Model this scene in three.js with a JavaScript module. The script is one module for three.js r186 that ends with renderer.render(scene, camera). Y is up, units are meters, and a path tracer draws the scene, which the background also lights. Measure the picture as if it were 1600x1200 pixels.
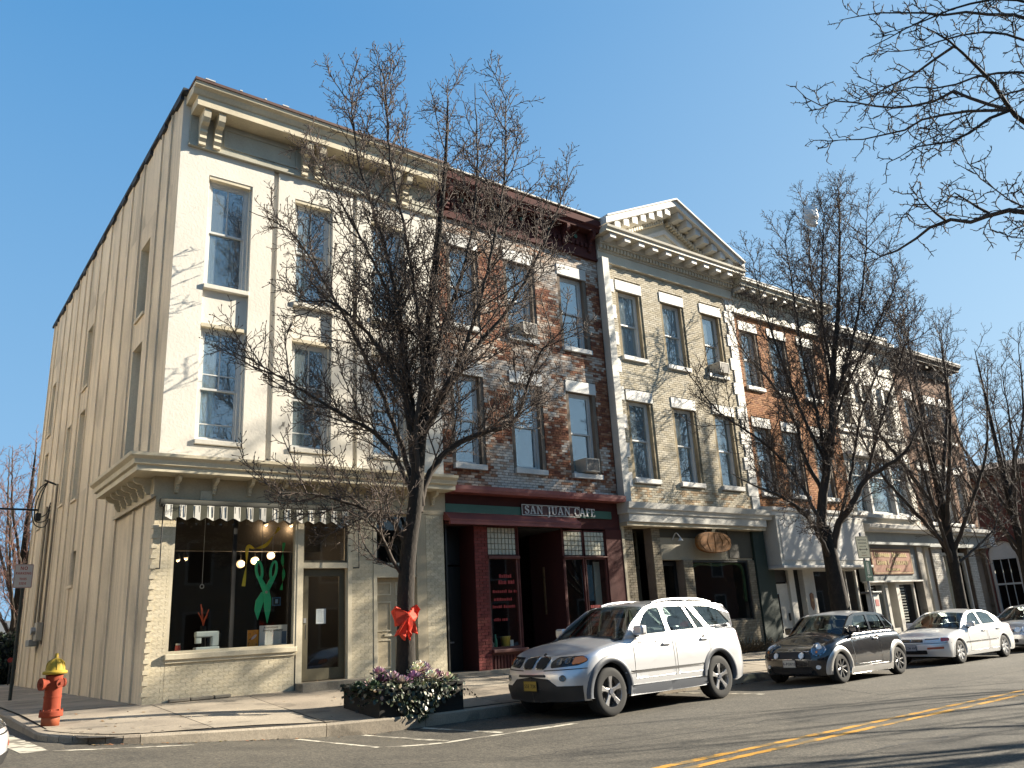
import * as THREE from 'three';
import { mergeGeometries, mergeVertices } from 'three/addons/utils/BufferGeometryUtils.js';
import { RoundedBoxGeometry } from 'three/addons/geometries/RoundedBoxGeometry.js';
import { FontLoader } from 'three/addons/loaders/FontLoader.js';
import { TextGeometry } from 'three/addons/geometries/TextGeometry.js';

// ---------------------------------------------------------------- camera, sky, sun, exposure
const scene = new THREE.Scene();
const camera = new THREE.PerspectiveCamera(50.55, 4 / 3, 0.1, 2000);
camera.position.set(0, 1.63, 0);
{
  const yaw = 0.66017, pitch = 0.28926, roll = -0.05675;
  const f = new THREE.Vector3(Math.sin(yaw) * Math.cos(pitch), Math.sin(pitch), -Math.cos(yaw) * Math.cos(pitch));
  const r0 = new THREE.Vector3(Math.cos(yaw), 0, Math.sin(yaw)), u0 = new THREE.Vector3().crossVectors(r0, f);
  const c = Math.cos(roll), s = Math.sin(roll);
  const r = r0.clone().multiplyScalar(c).addScaledVector(u0, s), u = r0.clone().multiplyScalar(-s).addScaledVector(u0, c);
  camera.quaternion.setFromRotationMatrix(new THREE.Matrix4().makeBasis(r, u, f.clone().negate()));
}
const EXPOSURE = 3.4;
const SUN = new THREE.Vector3(0.869, 0.407, 0.29).normalize();
{
  const W = 1024, H = 512, d = new Float32Array(W * H * 4), v = new THREE.Vector3();
  const lerp3 = (a, b, t) => a.map((x, i) => x + (b[i] - x) * t);
  const hz = [0.38, 0.65, 0.92], mid = [0.105, 0.335, 0.68], zen = [0.04, 0.17, 0.45], gnd = [0.17, 0.15, 0.125];
  for (let j = 0; j < H; j++) for (let i = 0; i < W; i++) {
    const el = ((j + 0.5) / H - 0.5) * Math.PI, az = ((i + 0.5) / W - 0.5) * 2 * Math.PI;
    v.set(Math.cos(el) * Math.cos(az), Math.sin(el), Math.cos(el) * Math.sin(az));
    let c;
    if (el >= 0) {
      const e = el / (Math.PI / 2);
      c = e < 0.45 ? lerp3(hz, mid, Math.pow(e / 0.45, 0.75)) : lerp3(mid, zen, (e - 0.45) / 0.55);
      const k = Math.max(0, v.dot(SUN)), g = Math.pow(k, 2.4) * 0.36 + Math.pow(k, 24) * 0.5;
      const h = 0.3 * Math.pow(1 - e, 7) * Math.pow(k, 1.3); c = [c[0] + g * 0.72 + h, c[1] + g * 0.76 + h * 0.75, c[2] + g * 0.6 + h * 0.35];
    } else c = lerp3(hz.map((x) => x * 0.6), gnd, Math.min(1, -el * 9));
    const o = (j * W + i) * 4;
    d[o] = c[0] / EXPOSURE; d[o + 1] = c[1] / EXPOSURE; d[o + 2] = c[2] / EXPOSURE; d[o + 3] = 1;
  }
  const t = new THREE.DataTexture(d, W, H, THREE.RGBAFormat, THREE.FloatType);
  t.mapping = THREE.EquirectangularReflectionMapping; t.magFilter = t.minFilter = THREE.LinearFilter; t.needsUpdate = true;
  scene.background = t; scene.environment = t;
}
const sun = new THREE.DirectionalLight(new THREE.Color().setRGB(1, 0.9, 0.74), 5);
sun.position.copy(SUN).multiplyScalar(120).add(new THREE.Vector3(20, 0, -15)); sun.target.position.set(20, 0, -15);
sun.castShadow = true; sun.shadow.mapSize.set(4096, 4096);
Object.assign(sun.shadow.camera, { left: -60, right: 60, top: 45, bottom: -45, near: 1, far: 300 });
scene.add(sun, sun.target);
const renderer = new THREE.WebGLRenderer({ antialias: true });
renderer.toneMapping = THREE.LinearToneMapping; renderer.toneMappingExposure = EXPOSURE;
renderer.shadowMap.enabled = true;

// ---------------------------------------------------------------- helpers
const ZF = -17.5;                                        // plane of the street front
function rng(seed) { let a = seed >>> 0; return () => { a = (a + 0x6d2b79f5) | 0; let t = Math.imul(a ^ (a >>> 15), 1 | a); t = (t + Math.imul(t ^ (t >>> 7), 61 | t)) ^ t; return ((t ^ (t >>> 14)) >>> 0) / 4294967296; }; }
const clamp = (x, a, b) => Math.max(a, Math.min(b, x)), mix = (a, b, t) => a + (b - a) * t;
const smooth = (a, b, x) => { const t = clamp((x - a) / (b - a), 0, 1); return t * t * (3 - 2 * t); };
function hash2(x, y, s) { let h = (x * 374761393 + y * 668265263 + s * 2147483647) | 0; h = Math.imul(h ^ (h >>> 13), 1274126177); return ((h ^ (h >>> 16)) >>> 0) / 4294967296; }
function vnoise(x, y, s = 0, per = 0) {
  const xi = Math.floor(x), yi = Math.floor(y), fx = x - xi, fy = y - yi, u = fx * fx * (3 - 2 * fx), w = fy * fy * (3 - 2 * fy);
  const m = per ? (q) => ((q % per) + per) % per : (q) => q;
  const a = hash2(m(xi), m(yi), s), b = hash2(m(xi + 1), m(yi), s), c = hash2(m(xi), m(yi + 1), s), e = hash2(m(xi + 1), m(yi + 1), s);
  return mix(mix(a, b, u), mix(c, e, u), w);
}
function fbm(x, y, s = 0, per = 0, oct = 4) { let v = 0, a = 0.5, n = 0; for (let i = 0; i < oct; i++) { v += a * vnoise(x, y, s + i, per); n += a; x *= 2; y *= 2; per *= 2; a *= 0.5; } return v / n; }

function tex(size, fn, metres, srgb = true) {            // fn(u, v) -> grey or [r, g, b], tiled every `metres`
  const d = new Uint8Array(size * size * 4);
  for (let j = 0; j < size; j++) for (let i = 0; i < size; i++) {
    const c = fn(i / size, j / size), o = (j * size + i) * 4, a = Array.isArray(c) ? c : [c, c, c];
    for (let k = 0; k < 3; k++) d[o + k] = clamp(a[k], 0, 1) * 255; d[o + 3] = 255;
  }
  const t = new THREE.DataTexture(d, size, size, THREE.RGBAFormat);
  t.wrapS = t.wrapT = THREE.RepeatWrapping; t.magFilter = THREE.LinearFilter; t.minFilter = THREE.LinearMipmapLinearFilter; t.generateMipmaps = true;
  if (srgb) t.colorSpace = THREE.SRGBColorSpace;
  t.repeat.set(1 / metres, 1 / metres); t.needsUpdate = true; return t;
}
const rr = rng(11);
const T = {
  dirt: tex(1024, (u, v) => { const n = fbm(u * 6, v * 6, 3, 6, 6), f = vnoise(u * 200, v * 200, 9, 200), st = fbm(u * 24, v * 3, 21, 0, 1); return 0.8 + 0.2 * n + 0.05 * (f - 0.5) + 0.04 * (st - 0.5) - 0.14 * smooth(0.6, 0.72, fbm(u * 5 + 3, v * 5, 31, 0, 2)) * 0; }, 5),
  grain: tex(512, (u, v) => 0.5 + 0.5 * (fbm(u * 32, v * 32, 5, 32, 4) - 0.5) * 1.6, 1.3, false),
  stain: tex(1024, (u, v) => { const n = fbm(u * 5, v * 5, 3, 5, 5), st = fbm(u * 60, v * 2, 21, 0, 3), st2 = fbm(u * 17, v * 1.2, 33, 0, 3), f = vnoise(u * 220, v * 220, 9, 220), k = 0.86 + 0.16 * (n - 0.5) + 0.05 * (f - 0.5) - 0.08 * smooth(0.5, 0.8, st) * smooth(0.35, 0.7, n) - 0.09 * smooth(0.5, 0.75, st2) - 0.1 * smooth(0.6, 0.75, fbm(u * 4 + 0.3, v * 3, 71, 0, 4)); return [k, k * 0.985, k * 0.96]; }, 6),
  plaster: tex(1024, (u, v) => {
    const big = fbm(u * 5, v * 5, 40, 5, 5), fl = fbm(u * 40, v * 40, 44, 40, 4), cr = Math.abs(fbm(u * 9, v * 9, 50, 9, 5) - 0.5);
    const flake = smooth(0.66, 0.7, big) * smooth(0.6, 0.66, fl), c = 0.93 + 0.07 * fbm(u * 8, v * 8, 61, 8, 5) - 0.05 * smooth(0.5, 0.75, fbm(u * 3, v * 3, 66, 3, 4));
    const k = c * (1 - 0.42 * flake) * (1 - 0.12 * smooth(0.008, 0.002, cr) * smooth(0.5, 0.6, big)); return [k, k * (1 - 0.01 * flake), k * (1 - 0.02 * flake)];
  }, 4.3),
  asphalt: tex(1024, (u, v) => { const s = vnoise(u * 340, v * 340, 2, 340), n = fbm(u * 7, v * 7, 8, 7, 5), p = vnoise(u * 130, v * 130, 5, 130); const k = 0.68 + 0.2 * (n - 0.5) * 1.5 + 0.5 * (s - 0.5) + 0.16 * (p - 0.5); return [k * 1.0, k * 0.985, k * 0.95]; }, 4.7),
  concrete: tex(1024, (u, v) => { const s = vnoise(u * 300, v * 300, 2, 300), n = fbm(u * 5, v * 5, 18, 5, 6); const k = 0.8 + 0.26 * (n - 0.5) + 0.12 * (s - 0.5) - 0.12 * smooth(0.62, 0.75, fbm(u * 11, v * 11, 28, 11, 3)); return [k, k * 0.985, k * 0.96]; }, 3.7),
  bark: tex(512, (u, v) => { const n = fbm(u * 26, v * 7, 71, 0, 4), g = Math.abs(vnoise(u * 18 + 2 * fbm(u * 8, v * 8, 1), v * 5, 77) - 0.5) * 2; return 0.45 + 0.55 * n * (0.5 + 0.5 * g); }, 0.6),
  worn: tex(512, (u, v) => { const w = smooth(0.42, 0.6, fbm(u * 12, v * 12, 91, 12, 5)), s = vnoise(u * 140, v * 140, 6, 140); const a = [0.86, 0.84, 0.78], b = [0.42, 0.4, 0.36]; return a.map((x, i) => mix(x, b[i], w * 0.75 + 0.2 * (s - 0.5))); }, 2.1),
  wornYellow: tex(512, (u, v) => { const w = smooth(0.47, 0.62, fbm(u * 12, v * 12, 95, 12, 5)), s = vnoise(u * 140, v * 140, 6, 140); const a = [0.86, 0.62, 0.13], b = [0.45, 0.39, 0.28]; return a.map((x, i) => mix(x, b[i], w * 0.8 + 0.18 * (s - 0.5))); }, 2.3),
  brickface: tex(256, (u, v) => 0.78 + 0.22 * fbm(u * 14, v * 14, 13, 14, 4) + 0.1 * (vnoise(u * 90, v * 90, 3, 90) - 0.5), 0.5),
  wood: tex(512, (u, v) => { const n = fbm(u * 3, v * 40, 81, 0, 4), p = fbm(u * 5, v * 5, 83, 5, 3); return 0.55 + 0.35 * n + 0.25 * (p - 0.5); }, 1.5),
};
const lin = (r, g, b) => new THREE.Color().setRGB(r, g, b);
const KA = 0.77;
function std(c, rough = 0.8, o = {}) { return new THREE.MeshStandardMaterial({ color: Array.isArray(c) ? lin(...c.map((v) => v * KA)) : c, roughness: rough, side: THREE.DoubleSide, ...o }); }
function phys(c, rough, o = {}) { return new THREE.MeshPhysicalMaterial({ color: Array.isArray(c) ? lin(...c) : c, roughness: rough, side: THREE.DoubleSide, ...o }); }
const painted = (c, o = {}) => std(c, 0.62, { map: T.dirt, bumpMap: T.grain, bumpScale: 0.0015, ...o });
const M = {
  cream: painted([0.83, 0.78, 0.68], { map: T.plaster, bumpScale: 0.004, roughness: 0.75 }),
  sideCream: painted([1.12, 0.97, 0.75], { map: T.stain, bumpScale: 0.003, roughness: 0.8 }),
  trim: painted([0.82, 0.72, 0.52]), trimDeep: painted([0.62, 0.52, 0.35]), greyTrim: painted([0.56, 0.53, 0.42]),
  sash: painted([0.8, 0.8, 0.77], { roughness: 0.45 }), white: painted([0.82, 0.8, 0.75]), offwhite: painted([0.74, 0.71, 0.63]),
  b3trim: painted([0.8, 0.73, 0.58]), maroon: painted([0.085, 0.013, 0.009], { roughness: 0.9 }), rose: painted([0.33, 0.085, 0.07]), green: painted([0.045, 0.15, 0.1], { roughness: 0.5 }),
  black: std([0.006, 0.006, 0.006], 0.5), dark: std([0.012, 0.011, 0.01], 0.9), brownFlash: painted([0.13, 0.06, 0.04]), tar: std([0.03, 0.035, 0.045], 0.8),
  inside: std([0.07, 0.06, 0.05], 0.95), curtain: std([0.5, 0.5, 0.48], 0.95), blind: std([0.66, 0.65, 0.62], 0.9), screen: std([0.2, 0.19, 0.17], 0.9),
  glass: phys([0.8, 0.9, 0.94], 0.02, { transmission: 0.92, thickness: 0, ior: 2.33 }),
  shopGlass: phys([0.95, 0.96, 0.95], 0.015, { transmission: 1, thickness: 0, ior: 1.45 }),
  mortar: std([0.3, 0.24, 0.19], 0.95, { map: T.concrete }), steel: std([0.4, 0.4, 0.4], 0.4, { metalness: 0.8 }), iron: std([0.02, 0.02, 0.02], 0.5, { metalness: 0.4 }),
  acCase: painted([0.55, 0.5, 0.42]), acGrille: std([0.12, 0.11, 0.1], 0.7), stone: painted([0.42, 0.38, 0.31], { map: T.concrete }),
};

const baseOf = new Map();                                 // world position of a thing's base, for it and its parts
const counts = {};
function numbered(n) { const k = counts[n] = (counts[n] ?? -1) + 1; return k ? `${n}_${String(k).padStart(3, '0')}` : n; }
function shade(o) { o.castShadow = true; o.receiveShadow = true; return o; }
function thing(name, label, category, pos = [0, 0, 0], group) {
  const o = new THREE.Group(); o.name = numbered(name); o.position.set(...pos); scene.add(o);
  o.userData = { label, category }; if (group) o.userData.group = group;
  baseOf.set(o, o.position.clone()); return o;
}
function tag(o, label, category, group) { o.userData = { label, category }; if (group) o.userData.group = group; return o; }
function uvm(g) {                                         // uv in metres from the dominant axis of each face
  g = g.index ? g.toNonIndexed() : g; if (!g.attributes.normal) g.computeVertexNormals();
  const p = g.attributes.position, n = g.attributes.normal, uv = new Float32Array(p.count * 2);
  for (let i = 0; i < p.count; i++) {
    const ax = Math.abs(n.getX(i)), ay = Math.abs(n.getY(i)), az = Math.abs(n.getZ(i)), x = p.getX(i), y = p.getY(i), z = p.getZ(i);
    if (ay >= ax && ay >= az) { uv[2 * i] = x; uv[2 * i + 1] = z; } else if (ax >= az) { uv[2 * i] = z; uv[2 * i + 1] = y; } else { uv[2 * i] = x; uv[2 * i + 1] = y; }
  }
  g.setAttribute('uv', new THREE.BufferAttribute(uv, 2)); return g;
}
function build(name, geos, mat, parent = scene, keepUv = false) {   // geometry in world metres -> one named Mesh under parent
  geos = (Array.isArray(geos) ? geos : [geos]).map((g) => { let q = keepUv ? (g.index ? g.toNonIndexed() : g.clone()) : uvm(g); for (const k of Object.keys(q.attributes)) if (!['position', 'normal', 'uv'].includes(k)) q.deleteAttribute(k); return q; });
  const g = geos.length > 1 ? mergeGeometries(geos) : geos[0];
  const b = baseOf.get(parent); if (b) g.translate(-b.x, -b.y, -b.z);
  const m = shade(new THREE.Mesh(g, mat)); m.name = parent === scene ? numbered(name) : name; parent.add(m);
  if (b) baseOf.set(m, b); return m;
}
function struct(name, geos, mat) { const m = build(name, geos, mat); m.userData.kind = 'structure'; return m; }
function bx(x0, x1, y0, y1, z0, z1) { return new THREE.BoxGeometry(x1 - x0, y1 - y0, z1 - z0).translate((x0 + x1) / 2, (y0 + y1) / 2, (z0 + z1) / 2); }
function rbx(x0, x1, y0, y1, z0, z1, r = 0.01, seg = 2) { return new RoundedBoxGeometry(x1 - x0, y1 - y0, z1 - z0, seg, r).translate((x0 + x1) / 2, (y0 + y1) / 2, (z0 + z1) / 2); }
function poly(pts) { const s = new THREE.Shape(); pts.forEach(([x, y], i) => (i ? s.lineTo(x, y) : s.moveTo(x, y))); s.closePath(); return s; }
const rectPts = ([x0, x1, y0, y1]) => [[x0, y0], [x1, y0], [x1, y1], [x0, y1]];
function ext(shape, depth, z0, bevel = 0) { return new THREE.ExtrudeGeometry(shape, { depth: depth - 2 * bevel, bevelEnabled: bevel > 0, bevelSize: bevel, bevelThickness: bevel, bevelSegments: 1, curveSegments: 10 }).translate(0, 0, z0 + bevel); }
function wallX(r, holes, zf, th) { const s = poly(rectPts(r)); for (const h of holes) s.holes.push(poly(Array.isArray(h[0]) ? h : rectPts(h))); return ext(s, th, zf - th); }
function ring(r, w, zf, th) { return wallX(r, [[r[0] + w, r[1] - w, r[2] + w, r[3] - w]], zf, th); }
function profX(pts, x0, x1) { return new THREE.ExtrudeGeometry(poly(pts.map(([z, y]) => [-z, y])), { depth: x1 - x0, bevelEnabled: false }).rotateY(Math.PI / 2).translate(x0, 0, 0); }
function wallZ(r, holes, xf, th) {                        // wall facing -x; r and holes are [z0, z1, y0, y1]
  const f = ([z0, z1, y0, y1]) => [-z1, -z0, y0, y1], s = poly(rectPts(f(r)));
  for (const h of holes) s.holes.push(poly(rectPts(f(h))));
  return new THREE.ExtrudeGeometry(s, { depth: th, bevelEnabled: false }).rotateY(Math.PI / 2).translate(xf, 0, 0);
}
function cyl(a, b, r0, r1 = r0, seg = 10) { const A = new THREE.Vector3(...a), B = new THREE.Vector3(...b), d = B.clone().sub(A), l = d.length(); return new THREE.CylinderGeometry(r1, r0, l, seg).applyQuaternion(new THREE.Quaternion().setFromUnitVectors(new THREE.Vector3(0, 1, 0), d.normalize())).translate((A.x + B.x) / 2, (A.y + B.y) / 2, (A.z + B.z) / 2); }
function tube(pts, r, seg = 24, rs = 6) { return new THREE.TubeGeometry(new THREE.CatmullRomCurve3(pts.map((p) => new THREE.Vector3(...p))), seg, r, rs); }
const fonts = {};
async function font(n) { return (fonts[n] ??= await new FontLoader().loadAsync(`fonts/droid/droid_${n}.typeface.json`)); }
const serifBold = await font('serif_bold'), sansBold = await font('sans_bold'), sansReg = await font('sans_regular');
function textGeo(str, f, size, depth, x, y, z, width) {   // lettering facing +z, its middle at x, its base line at y
  const g = new TextGeometry(str, { font: f, size, depth, curveSegments: 3, bevelEnabled: false }); g.computeBoundingBox();
  const b = g.boundingBox, w = b.max.x - b.min.x, k = width ? width / w : 1;
  g.translate(-(b.min.x + b.max.x) / 2, 0, 0); g.scale(k, 1, 1); return g.translate(x, y, z);
}

// ---------------------------------------------------------------- shared pieces of buildings
// a sash window with its front face at w = 0 of the frame given by the matrix mt (u across, v up, w out)
function sashWindow(parent, r, mt, o = {}) {
  const [u0, u1, v0, v1] = r, fw = o.fw ?? 0.06, ym = o.mid ?? mix(v0, v1, 0.5), m = o.mat ?? M.sash;
  const tr = (g) => g.applyMatrix4(mt);
  const f = build('window', tr(ring(r, fw, 0, 0.12)), m, parent);
  if (o.label) f.userData.label = o.label;
  const a = u0 + fw, b = u1 - fw, sw = 0.045;
  const sashes = [[a, b, ym - 0.02, v1 - fw, -0.025], [a, b, v0 + fw, ym + 0.03, -0.07]];
  sashes.forEach(([x0, x1, y0, y1, w], i) => {
    build('sash', tr(ring([x0, x1, y0, y1], sw, w, 0.035)), m, f);
    build('pane', tr(bx(x0 + sw - 0.004, x1 - sw + 0.004, y0 + sw - 0.004, y1 - sw + 0.004, w - 0.02, w - 0.016)), o.glass ?? M.glass, f);
    for (const t of (i ? o.lowBars : o.upBars) ?? []) { const [k, q] = t, xa = x0 + sw, xb = x1 - sw, ya = y0 + sw, yb = y1 - sw; build('glazing_bar', tr(k === 'v' ? bx(mix(xa, xb, q) - 0.012, mix(xa, xb, q) + 0.012, ya, yb, w - 0.03, w - 0.004) : bx(xa, xb, mix(ya, yb, q) - 0.012, mix(ya, yb, q) + 0.012, w - 0.031, w - 0.005)), m, f); }
  });
  const cw = -0.13;
  if (o.curtain !== false) {
    const drop = o.drop ?? [v0, v1], half = o.half ?? [u0, u1];
    const g = new THREE.PlaneGeometry(half[1] - half[0], drop[1] - drop[0], 40, 1).translate((half[0] + half[1]) / 2, (drop[0] + drop[1]) / 2, cw), p = g.attributes.position;
    if (!o.flat) for (let i = 0; i < p.count; i++) p.setZ(i, cw + 0.025 * Math.sin(p.getX(i) * 47 + Math.sin(p.getX(i) * 11) * 2));
    g.computeVertexNormals(); build(o.flat ? 'blind' : 'curtain', tr(g), o.curtainMat ?? M.curtain, f);
  }
  return f;
}
const frontM = (z) => new THREE.Matrix4().makeTranslation(0, 0, z);
const sideM = (x) => new THREE.Matrix4().makeBasis(new THREE.Vector3(0, 0, 1), new THREE.Vector3(0, 1, 0), new THREE.Vector3(-1, 0, 0)).setPosition(x, 0, 0);   // u -> +z, w -> -x
// running bond laid on a wall that faces the street; the nearest ones singly, the rest as one part
const unitBrick = uvm(new THREE.BoxGeometry(1, 1, 1)); unitBrick.attributes.uv.array.forEach((v, i, a) => (a[i] = v * 0.2));
function bricks(parent, rects, holes, z, palette, pick, o = {}) {
  const H = o.course ?? 0.0735, L = o.len ?? 0.205, J = o.joint ?? 0.01, D = o.depth ?? 0.03, r = rng(o.seed ?? 5), list = [];
  for (const [x0, x1, y0, y1] of rects) for (let j = 0, y = y0; y < y1 - 0.03; j++, y += H) {
    const ya = y, yb = Math.min(y + H - J, y1); let spans = [[x0, x1]];
    for (const h of holes) if (h[2] < yb - 0.004 && h[3] > ya + 0.004) spans = spans.flatMap(([a, b]) => (h[1] <= a || h[0] >= b ? [[a, b]] : [[a, h[0]], [h[1], b]].filter((s) => s[1] - s[0] > 0.02)));
    const P = L + J, header = o.headers && j % 6 === 5, p = header ? P / 2 : P, off = x0 + (j % 2 ? -p / 2 : 0);
    for (const [a, b] of spans) for (let i = Math.floor((a - off) / p); off + i * p < b; i++) {
      const xa = Math.max(a, off + i * p), xb = Math.min(b, off + i * p + p - J); if (xb - xa < 0.02) continue;
      const cx = (xa + xb) / 2, cy = (ya + yb) / 2;
      list.push({ cx, cy, w: xb - xa, h: yb - ya, d: D + (r() - 0.5) * (o.rough ?? 0.006), c: pick(cx, cy, r), d2: cx * cx + cy * cy * 0.6, t: (r() - 0.5) * 0.02 });
    }
  }
  list.sort((a, b) => a.d2 - b.d2);
  const b = baseOf.get(parent), n = Math.min(o.single ?? 0, list.length);
  const mats = palette.map((c) => std(c, 0.9, { map: T.brickface, bumpMap: T.grain, bumpScale: 0.003 }));
  list.slice(0, n).forEach((q) => { const m = shade(new THREE.Mesh(unitBrick, mats[q.c])); m.name = 'brick'; m.scale.set(q.w, q.h, q.d); m.position.set(q.cx - b.x, q.cy - b.y, z - D + q.d / 2 - b.z); m.rotation.z = q.t; parent.add(m); });
  const rest = list.slice(n); if (!rest.length) return;
  const im = shade(new THREE.InstancedMesh(unitBrick, std([1, 1, 1], 0.9, { map: T.brickface, bumpMap: T.grain, bumpScale: 0.003 }), rest.length)), mx = new THREE.Matrix4(), qt = new THREE.Quaternion(), c = new THREE.Color();
  rest.forEach((q, i) => { mx.compose(new THREE.Vector3(q.cx - b.x, q.cy - b.y, z - D + q.d / 2 - b.z), qt.setFromAxisAngle(new THREE.Vector3(0, 0, 1), q.t), new THREE.Vector3(q.w, q.h, q.d)); im.setMatrixAt(i, mx); const k = 0.88 + 0.24 * r(); c.setRGB(...palette[q.c].map((v) => v * k)); im.setColorAt(i, c); });
  im.name = 'brickwork'; im.userData.kind = 'stuff'; parent.add(im);
}
function acUnit(x0, x1, y0, y1, z, label) {
  const t = thing('window_air_conditioner', label, 'air conditioner', [(x0 + x1) / 2, y0, z], 'air conditioners in the upper windows');
  build('casing', rbx(x0, x1, y0, y1, z - 0.25, z + 0.3, 0.02), M.acCase, t);
  build('grille', ring([x0 + 0.02, x1 - 0.02, y0 + 0.02, y1 - 0.02], 0.025, z + 0.312, 0.01), M.acCase, t);
  build('fins', bx(x0 + 0.05, x1 - 0.05, y0 + 0.05, y1 - 0.05, z + 0.3, z + 0.304), M.acGrille, t);
  return t;
}
// ---------------------------------------------------------------- ground, road, pavement
const roadY = (x) => (x > 7 ? 0 : x > 2 ? 0.42 * Math.pow((7 - x) / 5, 1.15) : 0.42 + 0.006 * Math.min(40, 2 - x));
const footY = (x) => mix(0.58, 0.45, smooth(10, 17, x));                   // pavement level at the house fronts
const KZ = -13.5;                                                           // main kerb line
const kerbH = (x) => mix(0.1, 0.2, smooth(2.6, 5.4, x));
const kerbTop = (x, z) => (z > -15 ? roadY(x) + kerbH(x) : 0.56);
const walkY = (x, z) => { const t = clamp((KZ - z) / 4, 0, 1), a = roadY(x) + kerbH(x); return mix(Math.min(a, 0.57), footY(x), t); };
{
  const m = std([0.1, 0.095, 0.085], 0.95, { map: T.dirt });
  struct('ground', new THREE.PlaneGeometry(3000, 3000).rotateX(-Math.PI / 2).translate(0, -0.06, 0), m);
  const g = new THREE.PlaneGeometry(220, 90, 220, 4).rotateX(-Math.PI / 2).translate(50, 0, -15), p = g.attributes.position;
  for (let i = 0; i < p.count; i++) p.setY(i, roadY(p.getX(i)));
  g.computeVertexNormals();
  struct('road', g, std([0.175, 0.157, 0.126], 0.88, { map: T.asphalt, bumpMap: T.grain, bumpScale: 0.004 }));
}
function flatStrip(pts, w, lift = 0.004, ragged = 0, seed = 1) {            // a band lying on the road along a polyline
  const r = rng(seed), pos = [], uv = [], idx = []; let n = 0;
  for (let k = 0; k < pts.length - 1; k++) {
    const [ax, az] = pts[k], [bx_, bz] = pts[k + 1], L = Math.hypot(bx_ - ax, bz - az), N = Math.max(1, Math.ceil(L / 0.25)), nx = -(bz - az) / L, nz = (bx_ - ax) / L;
    for (let i = 0; i <= N; i++) {
      const x = mix(ax, bx_, i / N), z = mix(az, bz, i / N), a = w / 2 + ragged * (r() - 0.5), b = w / 2 + ragged * (r() - 0.5);
      pos.push(x + nx * a, roadY(x + nx * a) + lift, z + nz * a, x - nx * b, roadY(x - nx * b) + lift, z - nz * b); uv.push(x + nx * a, z + nz * a, x - nx * b, z - nz * b);
      if (i) idx.push(n - 2, n, n - 1, n - 1, n, n + 1); n += 2;
    }
  }
  const g = new THREE.BufferGeometry(); g.setAttribute('position', new THREE.Float32BufferAttribute(pos, 3)); g.setAttribute('uv', new THREE.Float32BufferAttribute(uv, 2)); g.setIndex(idx); g.computeVertexNormals(); return g;
}
const paintM = std([0.85, 0.83, 0.79], 0.8, { map: T.worn }), yellowM = std([0.85, 0.85, 0.85], 0.8, { map: T.wornYellow }), crackM = std([0.035, 0.033, 0.03], 0.95);
{
  const line = (pts, w, m, rag, seed) => struct('road_marking', flatStrip(pts, w, 0.004, rag, seed), m);
  line([[-30, -7.12], [110, -7.12]], 0.12, yellowM, 0.03, 3); line([[-30, -6.84], [110, -6.84]], 0.12, yellowM, 0.03, 4);
  line([[5.6, -13.3], [6.05, -11.36]], 0.13, paintM, 0.025, 5); line([[6.15, -11.38], [9.7, -11.25]], 0.13, paintM, 0.025, 6);
  line([[6.84, -13.45], [7.24, -11.48]], 0.13, paintM, 0.025, 7); line([[7.95, -13.4], [8.3, -11.46]], 0.13, paintM, 0.025, 8); line([[14.6, -13.4], [14.9, -11.3]], 0.13, paintM, 0.025, 9);
  line([[1.75, -16.6], [1.85, -12.75]], 0.34, paintM, 0.03, 10); line([[2.05, -12.68], [3.9, -13.0]], 0.12, paintM, 0.03, 11);
  const r = rng(8);
  for (const [x0, z0, x1, z1, w] of [[8.6, -5.9, 16.5, -4.9, 0.06], [16.5, -4.9, 30, -4.2, 0.07], [12, -5.5, 14.5, -3, 0.05], [11, -8.6, 24, -9.1, 0.025], [5, -9.4, 11, -8.6, 0.022], [15.5, -9.0, 16.6, -11, 0.02]]) {
    const p = []; for (let i = 0; i <= 26; i++) p.push([mix(x0, x1, i / 26) + (r() - 0.5) * 0.12, mix(z0, z1, i / 26) + (r() - 0.5) * 0.2]);
    struct('road_crack', flatStrip(p, w, 0.002, w * 1.1, 5), crackM);
  }
  for (const [x0, z0, x1, w, m] of [[11.5, -8.1, 15.2, 0.9, 0], [19.5, -9.6, 24.5, 0.6, 1], [7.4, -10.2, 9.1, 0.5, 1], [9.5, -5.3, 12.5, 1.0, 0]]) struct('road_patch', flatStrip([[x0, z0], [x1, z0 + 0.1]], w, 0.0012, 0.12, 7 + Math.floor(x0)), std(m ? [0.15, 0.135, 0.108] : [0.125, 0.113, 0.092], 0.9, { map: T.asphalt, bumpMap: T.grain, bumpScale: 0.003 }));
}
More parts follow.
